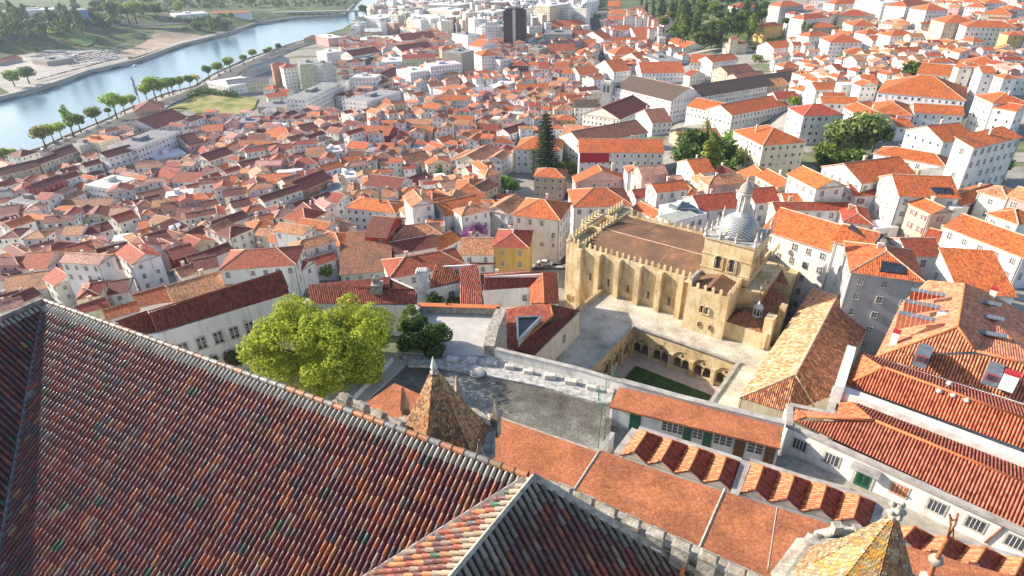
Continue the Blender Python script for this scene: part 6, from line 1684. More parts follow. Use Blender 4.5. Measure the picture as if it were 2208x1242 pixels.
for j in range(34):
    a = R.uniform(0, 6.28); e = R.uniform(-.7, 1.1); L_ = R.uniform(1.5,2.1); prev = Vector((0,0,6.6)); dirv = Vector((math.cos(a)*math.cos(e), math.sin(a)*math.cos(e), math.sin(e)))
    for s_ in range(7):
        dirv = (dirv+Vector((0,0,-.17))).normalized(); nxt = prev+dirv*L_/7; sd = dirv.cross(Vector((0,0,1))).normalized()*(.26*(1-s_/9)); c = R.choice([(.10,.14,.045),(.15,.18,.06),(.07,.11,.035)])
        mb.face([prev, prev+sd+dirv*.15-Vector((0,0,.1)), nxt], 0, None, c); mb.face([prev, nxt, prev-sd+dirv*.15-Vector((0,0,.1))], 0, None, c); prev = nxt
tk = MB(); tk.tube([(0,0,-1.5),(.05,0,3),(0,0,6.6)], [.24,.19,.22], 8)
TYPES['palm'] = (tk.mesh('trunk', ['bark']), mb.mesh('crown', ['leaves'], True))
mb = MB()
for j in range(90):
    a = R.uniform(0,6.28); z = R.uniform(1.5,8); L_ = R.uniform(.5,1.2)*(1-z/14); mb.tube([(0,0,z),(math.cos(a)*L_,math.sin(a)*L_,z+L_*2.2)], [.05,.02], 4)
tk = MB(); tk.tube([(0,0,-1),(0,0,9)], [.16,.05], 6); TYPES['bare'] = (tk.mesh('trunk', ['bark']), mb.mesh('crown', ['bark']))
def tree(kind, p, s, tint, label, cat='tree', group=None, name=None, rs=None, parts=True, sq=1):
    root = bpy.data.objects.new(name or {'palm':'palm_tree','norfolk':'norfolk_pine','cypress':'cypress_tree','pine':'pine_tree','bush':'shrub','bare':'bare_tree'}.get(kind, 'tree'), None); COL.objects.link(root)
    sq = sq*(1.35 if kind == 'norfolk' else 1); p = p+Vector((0,0,-.3)); root.location = p; root.scale = (s*sq, s*sq, s); root.rotation_euler.z = (rs or random).uniform(0, 6.28); tag(root, label, cat, group); root.empty_display_size = .5
    tk, cr = TYPES[kind]; link('trunk', tk, root); link('crown', cr, root, color=tint); return root
G1=(1,1,1); YG=(2.6,2.1,1.1); LG=(2.0,1.7,1.1); DK=(.75,.8,.9); OL=(1.7,1.3,1.1); BR=(2.2,1.3,.8); GY=(1.9,1.5,1.9)
RIV = [(30,1035,'broad',.9,OL,'olive tree at the left photo edge above the river road'),(90,1020,'broad2',.8,YG,'pale tree beside the leftmost riverside tree'),(285,925,'broad',1.35,BR,'brownish autumn tree, first in the riverside row from the left'),(345,900,'plane',1.1,YG,'yellow-green tree second in the riverside row'),(395,880,'plane',1.0,YG,'yellow-green slender tree third in the riverside row'),(465,850,'tall',1.45,LG,'tall yellow-topped green tree fourth in the riverside row'),(515,830,'broad',1.2,G1,'dark green round tree fifth in the riverside row'),(620,785,'broad',1.25,OL,'dark olive round tree left of the lime dome tree'),(700,740,'broad2',.7,G1,'small green tree just left of the lime dome tree'),(745,735,'plane',1.6,(2.3,2.1,1.0),'lime-yellow dome-shaped tree near the station hall'),(800,715,'plane',1.2,YG,'yellow tree right of the lime dome tree'),(860,690,'plane',1.0,YG,'yellow tree before the station building'),
(895,650,'bare',1.7,G1,'leafless tall poplar beside the station building'),(945,640,'plane',1.3,(2.4,2.0,1),'bright yellow tree behind the station building'),(1000,625,'plane',1.7,LG,'tallest airy tree right of the bare poplar'),(1040,615,'plane',1.2,OL,'airy olive tree right of the tallest airy tree'),(1085,600,'plane',1.3,LG,'first slender green tree after the station trees'),(1110,590,'plane',1.2,G1,'second slender green tree after the station trees'),(1160,575,'plane',1.15,LG,'third slender green tree after the station trees'),(1225,555,'plane',1.0,G1,'fourth slender tree, standing alone above the wall'),(1265,520,'bush',2.2,(4,2.2,1),'small orange bush between riverside trees'),(1345,495,'plane',1.1,G1,'green tree above the warehouse car park, left one'),(1405,475,'broad',1.25,LG,'lime green tree above the white warehouse'),(1480,445,'broad',1.35,LG,'large lime green tree behind the long grey shed'),(1570,405,'broad2',1.1,OL,'olive green tree left of the grey shed end'),(1630,375,'broad',1.15,LG,'lime tree near the grey shed far end'),(1710,350,'broad',.75,G1,'small dark tree far along the riverside row'),(1740,340,'broad',.85,YG,'small yellowish tree far along the riverside row'),(1795,325,'broad',1.0,DK,'dark green last tree of the riverside row'),
(95,555,'broad',1.7,LG,'left of the two round trees on the far bank'),(190,535,'broad',1.8,G1,'right of the two round trees on the far bank'),(1370,215,'tall',2.1,OL,'tallest tree of the far bank clump'),(1280,215,'broad',2.0,DK,'dark round tree left of the tallest far bank tree'),(1200,225,'broad',1.3,DK,'dark low tree at the left of the far bank clump'),(1450,200,'broad',1.8,DK,'dark wide tree right of the tallest far bank tree'),(1490,130,'broad',1.4,LG,'pale tree behind the far bank clump'),(2160,270,'cypress',1.1,DK,'dark pointed tree beside the pink quay house')]
rg_ = random.Random(21)
for x, y, k_, s_, c_, lb in RIV: tree(k_, G(*tl(1,x,y)), s_*1.35, tuple(q*1.35 for q in c_), lb, rs=rg_, sq=1.05, group='riverside trees')
CT = [(4,720,215,'broad',1.15,DK,'round dark tree between houses in the lower left town'),(4,2110,760,'broad2',.8,LG,'leafy green tree by the brown gabled roof'),(5,1050,165,'cypress',1.3,(2.2,2.2,1.5),'ivy-clad green column among the roofs'),(5,1460,200,'broad',.95,(3.0,3.2,1.2),'bright lime tree in the garden below the palm house'),(5,1510,205,'broad2',.75,LG,'green bushy tree right of the bright lime tree'),(5,1370,130,'bush',1.6,G1,'dark shrub above the garden steps'),(5,1400,390,'cypress',.75,G1,'dark narrow tree left of the tall white corner house'),(5,1455,410,'cypress',.95,LG,'tall leafy column beside the tall white corner house'),
(5,1430,350,'broad2',.5,DK,'small dark tree above the leafy columns'),(2,1222,1150,'palm',1.6,G1,'tall fan palm beside the white palm house'),(2,1302,1150,'norfolk',1.5,G1,'tall dark Norfolk pine with tiered branches'),(2,1400,1130,'broad2',.9,OL,'olive thin tree right of the Norfolk pine'),(2,1470,1150,'broad',.9,OL,'olive tree before the red-panelled palace'),(2,1440,1080,'broad2',.7,GY,'greyish small tree between pine and palace'),
(3,140,1040,'palm',1.4,LG,'feathery palm above the dark garden trees'),(3,60,1060,'broad',1.25,DK,'dark garden tree left of the feathery palm'),(3,30,1160,'broad',1.2,DK,'dark garden tree at the far left of the garden'),(3,230,1100,'broad2',1.2,DK,'dark garden tree right of the feathery palm'),(3,150,1250,'cypress',1.65,OL,'dusty olive conical tree in the garden behind the cathedral'),(3,250,1200,'broad2',.9,G1,'green garden tree right of the conical tree'),(3,320,1120,'broad2',.9,GY,'greyish garden tree beside the cream villa'),(3,310,1240,'bush',1.7,(2.8,3.0,1.2),'bright lime shrub on the garden wall'),(3,20,1290,'bush',1.7,(2.6,2.8,1.2),'lime shrub at the left end of the garden'),(3,320,920,'bush',1.6,(2.6,2.8,1.1),'lime shrub by the cream villa corner'),(3,300,870,'bush',1.5,G1,'dark shrub behind the cream villa corner'),
(3,600,1120,'bush',1.9,OL,'olive shrub below the cream villa'),(3,1000,1010,'broad',1.25,GY,'grey-leaved tree left in the twisted grey pair'),(3,1130,1010,'broad',1.45,GY,'large grey-green tree in the middle of the hillside garden'),(3,1230,980,'broad2',1.1,OL,'olive tree right in the hillside garden'),(3,925,1030,'bush',1.8,LG,'round green shrub left of the grey-leaved trees'),(3,960,1070,'bush',1.6,G1,'dark shrub under the grey-leaved trees'),(3,1060,1060,'bush',1.8,G1,'low green shrub beneath the hillside garden trees'),
(3,1120,600,'pine',1.0,DK,'dark double-topped conifer above the orange roofs'),(3,1140,560,'tall',.9,DK,'dark tree touching the double-topped conifer'),(3,1460,560,'broad',1.55,DK,'large dark olive tree above the tiled roofs'),(3,1400,570,'broad2',.9,OL,'grey-olive tree left of the large dark olive tree'),(3,1225,620,'broad',.8,OL,'small tree among roofs right of the conifer'),(3,1320,600,'bush',1.8,OL,'pale shrubs beneath the large dark olive tree'),(3,720,700,'broad2',.9,LG,'light green tree between white long houses'),(3,870,660,'broad2',.7,LG,'small light tree behind the white long houses'),(3,270,520,'palm',1.2,G1,'small palm by the pink flat-roofed house'),
(3,1835,1170,'broad',.78,(2.2,2.3,1.1),'left of the two round lollipop trees by the right white house'),(3,2020,1155,'broad',.80,(1.9,2.2,1.1),'right of the two round lollipop trees by the right white house'),(3,2050,560,'bush',2.2,G1,'dark green hedge clump left of the right tower house'),(3,2120,540,'broad2',.9,LG,'green tree behind the right tower house'),(3,1900,560,'bush',2.0,LG,'light hedge clump by the big hipped house'),(3,2030,410,'broad',1.0,DK,'dark tree below the eastern flats'),
(3,1270,90,'broad',1.0,G1,'green tree left between the stacked flats'),(3,1400,150,'broad',1.1,DK,'dark tree in the middle between stacked flats'),(3,1350,180,'broad2',.9,G1,'small tree under the middle stacked flats'),(3,1480,170,'broad2',.9,LG,'light tree right between the stacked flats'),(3,1440,130,'broad',.8,G1,'green tree above the light tree of the flats'),(3,1220,40,'broad',1.0,DK,'dark tree at the top between pale flats'),(3,570,300,'broad2',1.1,LG,'light tree below the salmon-striped flats'),(3,670,170,'broad',1.0,DK,'dark tree behind the salmon-striped flats'),(3,790,310,'broad2',1.1,G1,'green tree between small houses and white flats'),(3,750,350,'bush',2.2,LG,'light shrub clump below the white flats'),(3,870,360,'bush',2.0,G1,'dark shrub clump in front of white flats'),(3,480,400,'bush',2.5,OL,'olive shrub clump on the lane bend'),(3,470,340,'broad2',.9,OL,'olive tree above the lane bend'),(3,2190,40,'broad',1.0,DK,'dark tree at the top right corner'),(3,1160,250,'broad2',.7,G1,'small green tree by the cream block'),
(2,600,210,'broad',1.2,G1,'green tree at the boulevard near the beige block'),(2,130,100,'broad',2.0,G1,'big green tree by the bridge end'),(2,200,95,'broad',1.4,DK,'dark tree right of the bridge end tree'),(2,460,85,'broad',1.6,DK,'dark tree between riverside apartment blocks'),(2,1320,190,'broad',1.3,DK,'dark tree left of the long orange hall'),(2,1350,135,'broad2',1.1,G1,'small tree below the white apartment towers'),(2,1640,130,'broad2',1.0,G1,'green tree at the top of the straight street'),(2,1330,500,'broad2',.8,G1,'small street tree below the dark glassy house'),(2,1430,560,'broad2',.9,OL,'olive tree near the great church tower'),(2,370,235,'bush',1.6,OL,'low hedge by the long white roof')]
for t_, x, y, k_, s_, c_, lb in CT: tree(k_, G(*tl(t_,x,y)), s_*(1.85 if (t_ == 3 and ((x < 340 and y > 830) or 900 < x < 1250 and y > 900)) else 1.3), c_, lb, rs=rg_)
nfor = 0
def grove(t, poly, n, tints, s0, s1, label, group, kinds=('broad','broad2','tall')):
    global nfor
    pts = [tl(t, a, b) for a, b in poly]; x0 = min(p[0] for p in pts); x1 = max(p[0] for p in pts); y0 = min(p[1] for p in pts); y1 = max(p[1] for p in pts); k_ = 0; done = []
    for _ in range(n*40):
        if k_ >= n: break
        px, py = rg_.uniform(x0,x1), rg_.uniform(y0,y1)
        if not inpoly(px, py, pts): continue
        q = G(px, py); 
        if any((q.x-a)**2+(q.y-b)**2 < 30 for a, b in done): continue
        done.append((q.x, q.y)); tree(rg_.choice(kinds), q, rg_.uniform(s0,s1), rg_.choice(tints), label, group=group, rs=rg_); k_ += 1; nfor += 1
grove(3, [(0,20),(340,20),(580,20),(540,120),(500,220),(440,270),(310,200),(260,340),(60,340),(0,330)], 78, (DK,G1,DK,OL,LG), 1.3, 2.3, 'bushy tree on the wooded hill slope', 'trees of the wooded hill')
grove(2, [(1860,10),(2200,10),(2208,330),(2090,240),(1960,120)], 36, (DK,DK,G1,OL), 1.3, 2.2, 'tree on the steep left flank of the wooded hill', 'trees on the left flank of the wooded hill', ('broad','tall','pine'))
grove(1, [(0,120),(230,90),(560,80),(830,110),(780,180),(600,230),(420,250),(200,320),(0,345)], 60, (DK,DK,G1,DK,OL), 2.0, 3.4, 'dark tree on the shaded slope across the river', 'trees on the slope across the river')
grove(1, [(640,10),(1540,30),(2200,0),(2208,40),(1560,70),(1200,80),(900,140),(700,120)], 36, (DK,G1,OL,YG), 2.4, 4.0, 'tree in the far woodland beyond the river', 'trees of the far woodland')
grove(2, [(640,280),(720,190),(780,70),(830,0),(800,0),(740,90),(690,190),(625,270)], 18, (DK,G1), .9, 1.3, 'tree lining the boulevard', 'boulevard trees')
grove(2, [(0,30),(400,0),(1500,0),(1520,30),(1000,20),(300,20)], 10, (DK,G1,OL), 1.4, 2.2, 'tree on the skyline among the far apartment blocks', 'trees among far apartment blocks')
grove(3, [(700,80),(1300,20),(2100,10),(2208,330),(1500,330),(1000,420),(700,330)], 26, (DK,G1,LG), .8, 1.3, 'bushy tree between the flats of the upper right hillside', 'trees between the hillside flats')
grove(4, [(0,60),(2208,0),(2208,560),(1400,520),(640,800),(0,850)], 40, (G1,LG,DK), .8, 1.3, 'small shrub between the town houses', 'shrubs between town houses', ('bush',))
grove(5, [(0,50),(1100,0),(1400,120),(1480,420),(560,420),(200,440)], 22, (G1,LG,DK), .9, 1.5, 'leafy shrub between the steep town roofs', 'shrubs between steep roofs', ('bush',))
print('GROVE', nfor)
mb = leaves(77, [(*G(*tl(1,x,y))[:2], G(*tl(1,x,y)).z+1.5, 5) for x, y in ((1240,625),(1270,615),(1300,600),(1330,605),(1370,610),(1410,615),(1450,620),(1480,625),(1500,625))], 1800, .9, GREEN); struct(link('scrub', mb.mesh('scrub', ['leaves'], True)), 'stuff')['label'] = 'dark scrub along the edge of the meadow'
def woodland(t, polys, n, size, h, cols, label):
    R = random.Random(n); mb = MB()
    for poly, n_ in polys:
        pts = [tl(t, a, b) for a, b in poly]; x0 = min(p[0] for p in pts); x1 = max(p[0] for p in pts); y0 = min(p[1] for p in pts); y1 = max(p[1] for p in pts); k_ = 0
        while k_ < n_:
            px, py = R.uniform(x0,x1), R.uniform(y0,y1)
            if not inpoly(px, py, pts): continue
            q = G(px, py, 0, 3); k_ += 1; hh = h*R.uniform(.6,1.3); rr = hh*.55; j0 = R.uniform(.6,1.35)
            for _ in range(34):
                d = Vector((R.gauss(0,1), R.gauss(0,1), abs(R.gauss(0,1))+.1)).normalized(); p = Vector((q.x, q.y, q.z+hh*.35))+Vector((d.x*rr, d.y*rr, d.z*hh*.65)); a = (d+Vector((R.gauss(0,.5),)*3)).normalized(); t_ = a.cross(Vector((R.gauss(0,1),R.gauss(0,1),1))).normalized(); b = a.cross(t_); s = size*R.uniform(.6,1.3); c = R.choice(cols); j = j0*R.uniform(.75,1.25)
                mb.face([p-t_*s, p-b*s*.7, p+t_*s, p+b*s*.7], 0, None, tuple(v*j for v in c))
    o = link('woodland', mb.mesh('woodland', ['leaves'], True)); struct(o, 'stuff')['label'] = label
woodland(1, [([(-40,40),(380,90),(560,90),(820,120),(780,170),(560,230),(400,255),(200,310),(-40,350)], 330), ([(560,-60),(2250,-60),(2250,45),(1560,60),(1200,75),(900,120),(640,80)], 420), ([(1150,150),(1480,110),(1500,200),(1180,235)], 50)], 1, 2.1, 10, GREEN+[(.05,.09,.025)], 'far-off woods on the other side of the river')
woodland(3, [([(-260,-40),(560,-30),(520,130),(440,260),(300,220),(60,330),(-60,300),(-160,120)], 330)], 2, .9, 4.5, GREEN, 'dense undergrowth on the wooded hill')
woodland(2, [([(200,-70),(1900,-90),(1900,-25),(200,-15)], 200)], 3, 2.5, 12, GREEN, 'trees on the far edge of the city')
# ---- big lime-green tree in the court
bt = empty('tree', P(705,790,67), 'huge spreading lime-green tree right beyond the glazed roof', 'tree'); cb = P(697,742,75.5); R = random.Random(8); LB = []
for i in range(80):
    a = R.uniform(0,6.28); q = math.sqrt(R.random()); z = R.uniform(-.9,1)*math.sqrt(max(.05,1-q*q)); LB.append((cb.x+q*8.2*math.cos(a), cb.y+q*7.8*math.sin(a), cb.z+z*5.4, R.uniform(1.4,2.4)))
mb = leaves(8, LB, 70000, .18, LIME, .9, hollow=.7); part('crown', mb, ['leaves'], bt, color=G1, colattr=True)
mb = MB(); mb.tube([bt.location-Vector((0,0,2)), Vector((cb.x,cb.y,70)), Vector((cb.x,cb.y,74))], [.6,.5,.3], 8)
for l in LB[:16]: mb.tube([Vector((cb.x,cb.y,71+R.uniform(0,2))), Vector(((cb.x+l[0])/2,(cb.y+l[1])/2,(73+l[2])/2)), Vector(l[:3])], [.25,.15,.05], 5)
part('trunk', mb, ['bark'], bt)
b2 = empty('tree', P(*tl(9,600,450),70), 'dense dark green round tree between big tree and concrete terrace', 'tree'); cb = P(918,722,74.2); LB = [(cb.x+R.uniform(-2.8,2.8), cb.y+R.uniform(-2,2), cb.z+R.uniform(-2.2,1.6), R.uniform(1.0,1.6)) for _ in range(16)]
part('crown', leaves(9, LB, 9000, .2, [(.05,.11,.02),(.08,.15,.03),(.12,.19,.035),(.035,.07,.02)], .9, hollow=.7), ['leaves'], b2, color=G1, colattr=True); mb = MB(); mb.tube([b2.location, Vector((cb.x,cb.y,73))], [.3,.2], 8); part('trunk', mb, ['bark'], b2)
def plantlump(name, label, cat, cs, r, n, sz, cols, tint=G1):
    R = random.Random(n); L = [(c.x+R.uniform(-.4,.4)*r, c.y+R.uniform(-.4,.4)*r, c.z+R.uniform(-.2,.4)*r, r*R.uniform(.7,1.1)) for c in cs for _ in range(2)]; mb = leaves(n, L, n, sz, cols, hollow=.6); o = link(name, mb.mesh(name, ['leaves'], True)); tag(o, label, cat); return o
plantlump('ivy', 'bright ivy climbing the left terrace wall', 'ivy', [P(885,668,73.5), P(878,680,72.5), P(872,693,72), P(868,705,71.5)], .9, 2600, .15, [(.16,.22,.04),(.10,.17,.03),(.22,.27,.05)])
plantlump('bougainvillea', 'magenta bougainvillea spilling over the terrace behind the yellow house', 'shrub', [G(*tl(5,x,y),7) for x, y in ((1200,465),(1240,440),(1280,420),(1320,440))], 1.5, 2200, .22, [(.45,.10,.42),(.55,.16,.50),(.38,.07,.33),(.20,.22,.05)])
plantlump('climbing_plant', 'dark climber beside the left window of the court house', 'plant', [P(*tl(5,985,880),67.5), P(*tl(5,1030,885),67)], 1.0, 1500, .16, GREEN)
plantlump('climbing_plant', 'dark climber beside the right window of the court house', 'plant', [P(*tl(5,1110,890),67), P(*tl(5,1155,885),67.5)], .8, 1200, .16, GREEN)
plantlump('shrub', 'shrubs at the foot of the long white convent wing', 'shrub', [P(440,762,67.5), P(455,768,67.5), P(500,768,67.5), P(522,772,67)], 1.3, 2600, .2, [(.07,.12,.03),(.10,.15,.04),(.14,.17,.06)])
# ================================================================ cars, bridge, boat, people
plain('car_tyre', (.02,.02,.02), .9, .2)
m, k = newmat('car_paint', .3, .5); k.ln(k.add('ObjectInfo').outputs['Color'], k.b.inputs['Base Color'])
mb = MB(); pf = [(-2.1,.35),(-2.15,.75),(-1.5,.95),(-.9,1.42),(.6,1.45),(1.25,.98),(2.0,.82),(2.15,.4)]; vs = [(x, s*.85*(1 if z < 1 else .82), z) for s in (-1,1) for x, z in pf]
mb.idx(vs, [tuple(range(8))[::-1], tuple(range(8,16))]+[(i, i+1, 9+i, 8+i) for i in range(7)]+[(7,0,8,15)]); bodym = None
g = MB(); 
for s in (-1, 1): mb.idx([(-1.35,s*.84,1.0),(-.88,s*.74,1.36),(.55,s*.74,1.38),(1.1,s*.84,1.0)], [(0,1,2,3) if s < 0 else (3,2,1,0)], 1)
mb.idx([(.68,-.66,1.42),(.68,.66,1.42),(1.22,.74,1.03),(1.22,-.74,1.03)], [(0,3,2,1)], 1); mb.idx([(-.95,-.66,1.42),(-.95,.66,1.42),(-1.5,.74,1.0),(-1.5,-.74,1.0)], [(0,1,2,3)], 1)
for x in (-1.3, 1.35):
    for s in (-1, 1): mb.tube([(x,s*.7,.33),(x,s*.9,.33)], .33, 10, 2)
CARM = mb.mesh('parked_car', ['car_paint','window_glass','car_tyre'])
CC = [(.7,.7,.7),(.45,.46,.48),(.08,.08,.09),(.03,.03,.035),(.3,.04,.04),(.05,.09,.2),(.6,.6,.58)]
def car(p, ang, label, group=None, c=None):
    o = link('parked_car', CARM, None, p, c or rg_.choice(CC)); o.rotation_euler.z = ang; tag(o, label, 'car', group); return o
for k_ in range(5):
    for j in range(13):
        f = j/12; q = G(*tl(1, 455+f*300+k_*9, 425-k_*17-f*55+k_*2)); car(q+Vector((0,0,.9)), .9, 'car parked in the far bank car park', 'cars in the far bank car park')
for j in range(26):
    f = j/25; q = G(*tl(1, 250+f*560, 520-f*150)); car(q+Vector((0,0,.9)), .75, 'car parked along the far bank embankment', 'cars along the far bank embankment')
for j in range(34):
    f = j/33; i0 = f*(len(NB)-7)+2.3; i1 = int(i0); p = NB[i1].lerp(NB[i1+1], i0-i1); d = (NB[i1+1]-NB[i1]).normalized(); p = p+Vector((d.y,-d.x,0))*rg_.choice((9,14)); p.z = land_z(p.x,p.y)+1.05; car(p, math.atan2(d.y,d.x), 'car on the riverside avenue', 'cars on the riverside avenue')
for j in range(9): q = G(*tl(2, 1640+j*4+rg_.uniform(-8,8), 250+j*30)); car(q+Vector((0,0,.7)), 1.5, 'car in the long straight street', 'cars in the long straight street')
q = G(*tl(5,1715,672)); car(q+Vector((0,0,.55)), -.3, 'silver car parked before the tall corner house', None, (.55,.56,.56)); q = G(*tl(5,1745,640)); car(q+Vector((0,0,.55)), -.3, 'black car parked before the tall corner house', None, (.02,.02,.025))
br = empty('bridge', P(*tl(1,1900,75),5), 'long low concrete weir bridge crossing the river at the top', 'bridge'); mb = MB(); a_, b_ = P(*tl(1,1560,88),10), P(*tl(2,175,66),10); d_ = (b_-a_).normalized(); n_ = Vector((-d_.y,d_.x,0))*6; 
mb.prism([(a_-n_)[:2],(b_-n_)[:2],(b_+n_)[:2],(a_+n_)[:2]], 8.2, 11.2); part('deck', mb, ['quay_stone'], br)
for i in range(13):
    c = a_.lerp(b_, (i+.5)/13); mb = MB(); mb.prism([(c+d_*s1*2+n_*s2*1.3)[:2] for s1, s2 in ((-1,-1),(1,-1),(1,1),(-1,1))], -3, 7.6); part('pier', mb, ['quay_stone'], br)
bo = G(*tl(1,860,392)); bo.z = .1; mb = MB(); mb.idx([(-3,-.9,0),(2,-.9,0),(3.4,0,0),(2,.9,0),(-3,.9,0),(-3.1,-1.1,.9),(2.2,-1.1,.9),(3.9,0,1.1),(2.2,1.1,.9),(-3.1,1.1,.9)], [(0,1,6,5),(1,2,7,6),(2,3,8,7),(3,4,9,8),(4,0,5,9),(5,6,7,8,9)]); mb.box((-1.5,-.7,.9),(.6,.7,2.0))
o = link('boat', mb.mesh('boat', ['white_paint']), None, bo); o.rotation_euler.z = .8; tag(o, 'small white boat moored below the far embankment wall', 'boat')
def person(p, face, label, shirt, pants, skin=(.45,.27,.18), hair=(.04,.025,.02), arm=1):
    J = {'pel':(0,0,.95),'ch':(0,0,1.28),'nk':(0,0,1.46),'hd':(0,.02,1.60),'tp':(0,.01,1.70),'sl':(-.18,0,1.40),'sr':(.18,0,1.40),'el':(-.25,.02,1.13),'er':(.25,.02,1.13),'wl':(-.22,.14,.92),'wr':(.22,.14,.92),'fl':(-.22,.18,.84),'fr':(.22,.18,.84),
         'hl':(-.1,0,.9),'hr':(.1,0,.9),'kl':(-.11,.03,.5),'kr':(.12,.0,.5),'al':(-.11,-.02,.08),'ar':(.13,-.02,.08),'tl':(-.12,.15,.03),'tr':(.15,.15,.03)}
    E = 'pel-ch ch-nk nk-hd hd-tp ch-sl ch-sr sl-el el-wl wl-fl sr-er er-wr wr-fr pel-hl pel-hr hl-kl kl-al al-tl hr-kr kr-ar ar-tr'.split()
    RD_ = dict(pel=.15,ch=.15,nk=.06,hd=.1,tp=.08,sl=.07,sr=.07,el=.045,er=.045,wl=.032,wr=.032,fl=.03,fr=.03,hl=.1,hr=.1,kl=.065,kr=.065,al=.045,ar=.045,tl=.04,tr=.04)
    ks = list(J); me = bpy.data.meshes.new('body'); me.from_pydata([J[q] for q in ks], [tuple(ks.index(q) for q in e.split('-')) for e in E], [])
    ob = bpy.data.objects.new('tmp', me); COL.objects.link(ob); md = ob.modifiers.new('s','SKIN'); 
    for i, q in enumerate(ks): me.skin_vertices[0].data[i].radius = (RD_[q], RD_[q]*.8)
    me.skin_vertices[0].data[0].use_root = True; sd = ob.modifiers.new('d','SUBSURF'); sd.levels = 1
    bpy.context.view_layer.update(); e2 = bpy.data.meshes.new_from_object(ob.evaluated_get(bpy.context.evaluated_depsgraph_get())); bpy.data.objects.remove(ob)
    for m_ in ('sk_'+label[:6],'sh_'+label[:6],'pt_'+label[:6]):
        if m_ not in MATS: plain(m_, {'sk':skin,'sh':shirt,'pt':pants}[m_[:2]], .8, .1)
        e2.materials.append(MATS[m_])
    for f in e2.polygons: z = f.center.z; x = abs(f.center.x); f.material_index = 0 if (z > 1.47 or (x > .2 and z < 1.2 and z > .8)) else (1 if z > .93 else 2)
    root = empty('person', p, label, 'person', rz=face); link('body', e2, root); h = MB(); h.lathe([(.02,-.26),(.09,-.2),(.125,-.04),(.12,.06),(.07,.12),(.01,.135)], 10, 0, Matrix.Translation((0,-.025,1.63))); plain('hair_'+label[:6], hair, .8, .1); link('hair', h.mesh('hair', ['hair_'+label[:6]]), root)
    return root
person(P(*tl(9,672,158),ZTt), 2.9, 'person in dark top and light blue jeans standing by the terrace parapet', (.05,.05,.06), (.25,.35,.5))
person(G(*tl(6,190,672),.55), 0, 'person in yellow vest standing in the street by the cathedral', (.55,.6,.05), (.05,.05,.08))
# twin stone lantern church among the lower left roofs
ch = empty('church_lanterns', G(*tl(4,460,690)), 'pair of weathered stone lantern domes above the lower left roofs', 'church'); 
for x, y, s_ in ((490,640,1.5),(410,710,1.25)):
    q = G(*tl(4,x,y),0); q = P(*tl(4,x,y), q.z+9); T = Matrix.Translation(q) @ Matrix.Scale(s_, 4); mb = MB(); mb.box((-2.2,-2.2,-12),(2.2,2.2,-1.4), 0, T); mb.lathe([(2.3,-1.4),(2.3,-.9),(1.5,-.8),(1.5,1.0),(1.9,1.1),(1.6,1.5),(1.0,2.1),(.5,2.4),(.5,3.2),(.7,3.3),(.1,4.2)], 8, 0, T, smooth=False)
    for j in range(4): a = .78+j*1.57; mb.lathe([(.3,-1.4),(.3,-.2),(.05,.9)], 6, 0, T @ Matrix.Translation((2*math.cos(a), 2*math.sin(a), 0)))
    part('lantern_tower', mb, ['lichen_stone'], ch)
# great church bell tower, solar panels, red palace panel
bt_ = empty('bell_tower', G(*tl(2,1695,640)), 'pale baroque bell tower at the corner of the brown-roofed great church', 'tower'); q = P(*tl(2,1700,560), bt_.location.z+17); T = Matrix.Translation(q) @ Matrix.Rotation(-.4, 4, 'Z'); mb = MB(); mb.box((-3.4,-3.4,-18),(3.4,3.4,2.5), 0, T); mb.box((-3.8,-3.8,2.5),(3.8,3.8,3.1), 0, T); mb.box((-2.6,-2.6,3.1),(2.6,2.6,4.2), 0, T); part('wall', mb, ['pale_stone'], bt_)
for s_ in (-1, 1):
    mb = MB(); mb.box((s_*1.4-.7,-3.5,-3),(s_*1.4+.7,-3.38,1.5), 0, T); part('bell_opening', mb, ['dark_metal'], bt_)
    for y_ in (-1, 1): mb = MB(); mb.lathe([(.4,3.1),(.4,4.3),(.1,5.6)], 6, 0, T @ Matrix.Translation((s_*3.2, y_*3.2, 0))); part('pinnacle', mb, ['pale_stone'], bt_)
def roofbox(t, pts, dz_, name, mat, label, cat, host, k=.25):
    """panel lying on the roof under the given pixels (ray-cast on the finished roofs)"""
    bpy.context.view_layer.update(); d_ = bpy.context.evaluated_depsgraph_get(); ps = []
    for x, y in pts:
        a, b, c = ray(*tl(t,x,y)); v = Vector((a, b, -c)).normalized(); hit, loc, *_ = SC.ray_cast(d_, Vector((0,0,CAMZ))+v, v); ps.append(loc)
    if len(ps) < 3: return
    up_ = Vector((0,0,k)); mb = MB(); n = len(ps); mb.idx([p+up_ for p in ps]+[p for p in ps], [tuple(range(n))[::-1]]+[(i, (i+1)%n, n+(i+1)%n, n+i) for i in range(n)]); o = link(name, mb.mesh(name, [mat])); tag(o, label, cat)
roofbox(7, [(1605,165),(1690,168),(1700,205),(1640,205)], 0, 'solar_panel', 'solar_glass', 'left black solar panel on the big orange roof', 'solar panel', None)
roofbox(7, [(1695,168),(1735,170),(1745,208),(1705,206)], 0, 'solar_panel', 'solar_glass', 'right black solar panel on the big orange roof', 'solar panel', None)
roofbox(7, [(1075,425),(1100,403),(1225,430),(1180,485)], 0, 'glass_roof_panel', 'solar_glass', 'grey glazed roof panel on the white corner house', 'roof glazing', None)
roofbox(7, [(1290,640),(1450,665),(1440,725),(1280,705)], 0, 'glass_roof_panel', 'solar_glass', 'dark glazed opening in the mansion roof', 'roof glazing', None)
roofbox(6, [(870,290),(915,255),(960,265),(920,310)], 0, 'solar_panel', 'zinc', 'tilted grey solar panel on the white house behind the cathedral', 'solar panel', None, .8)
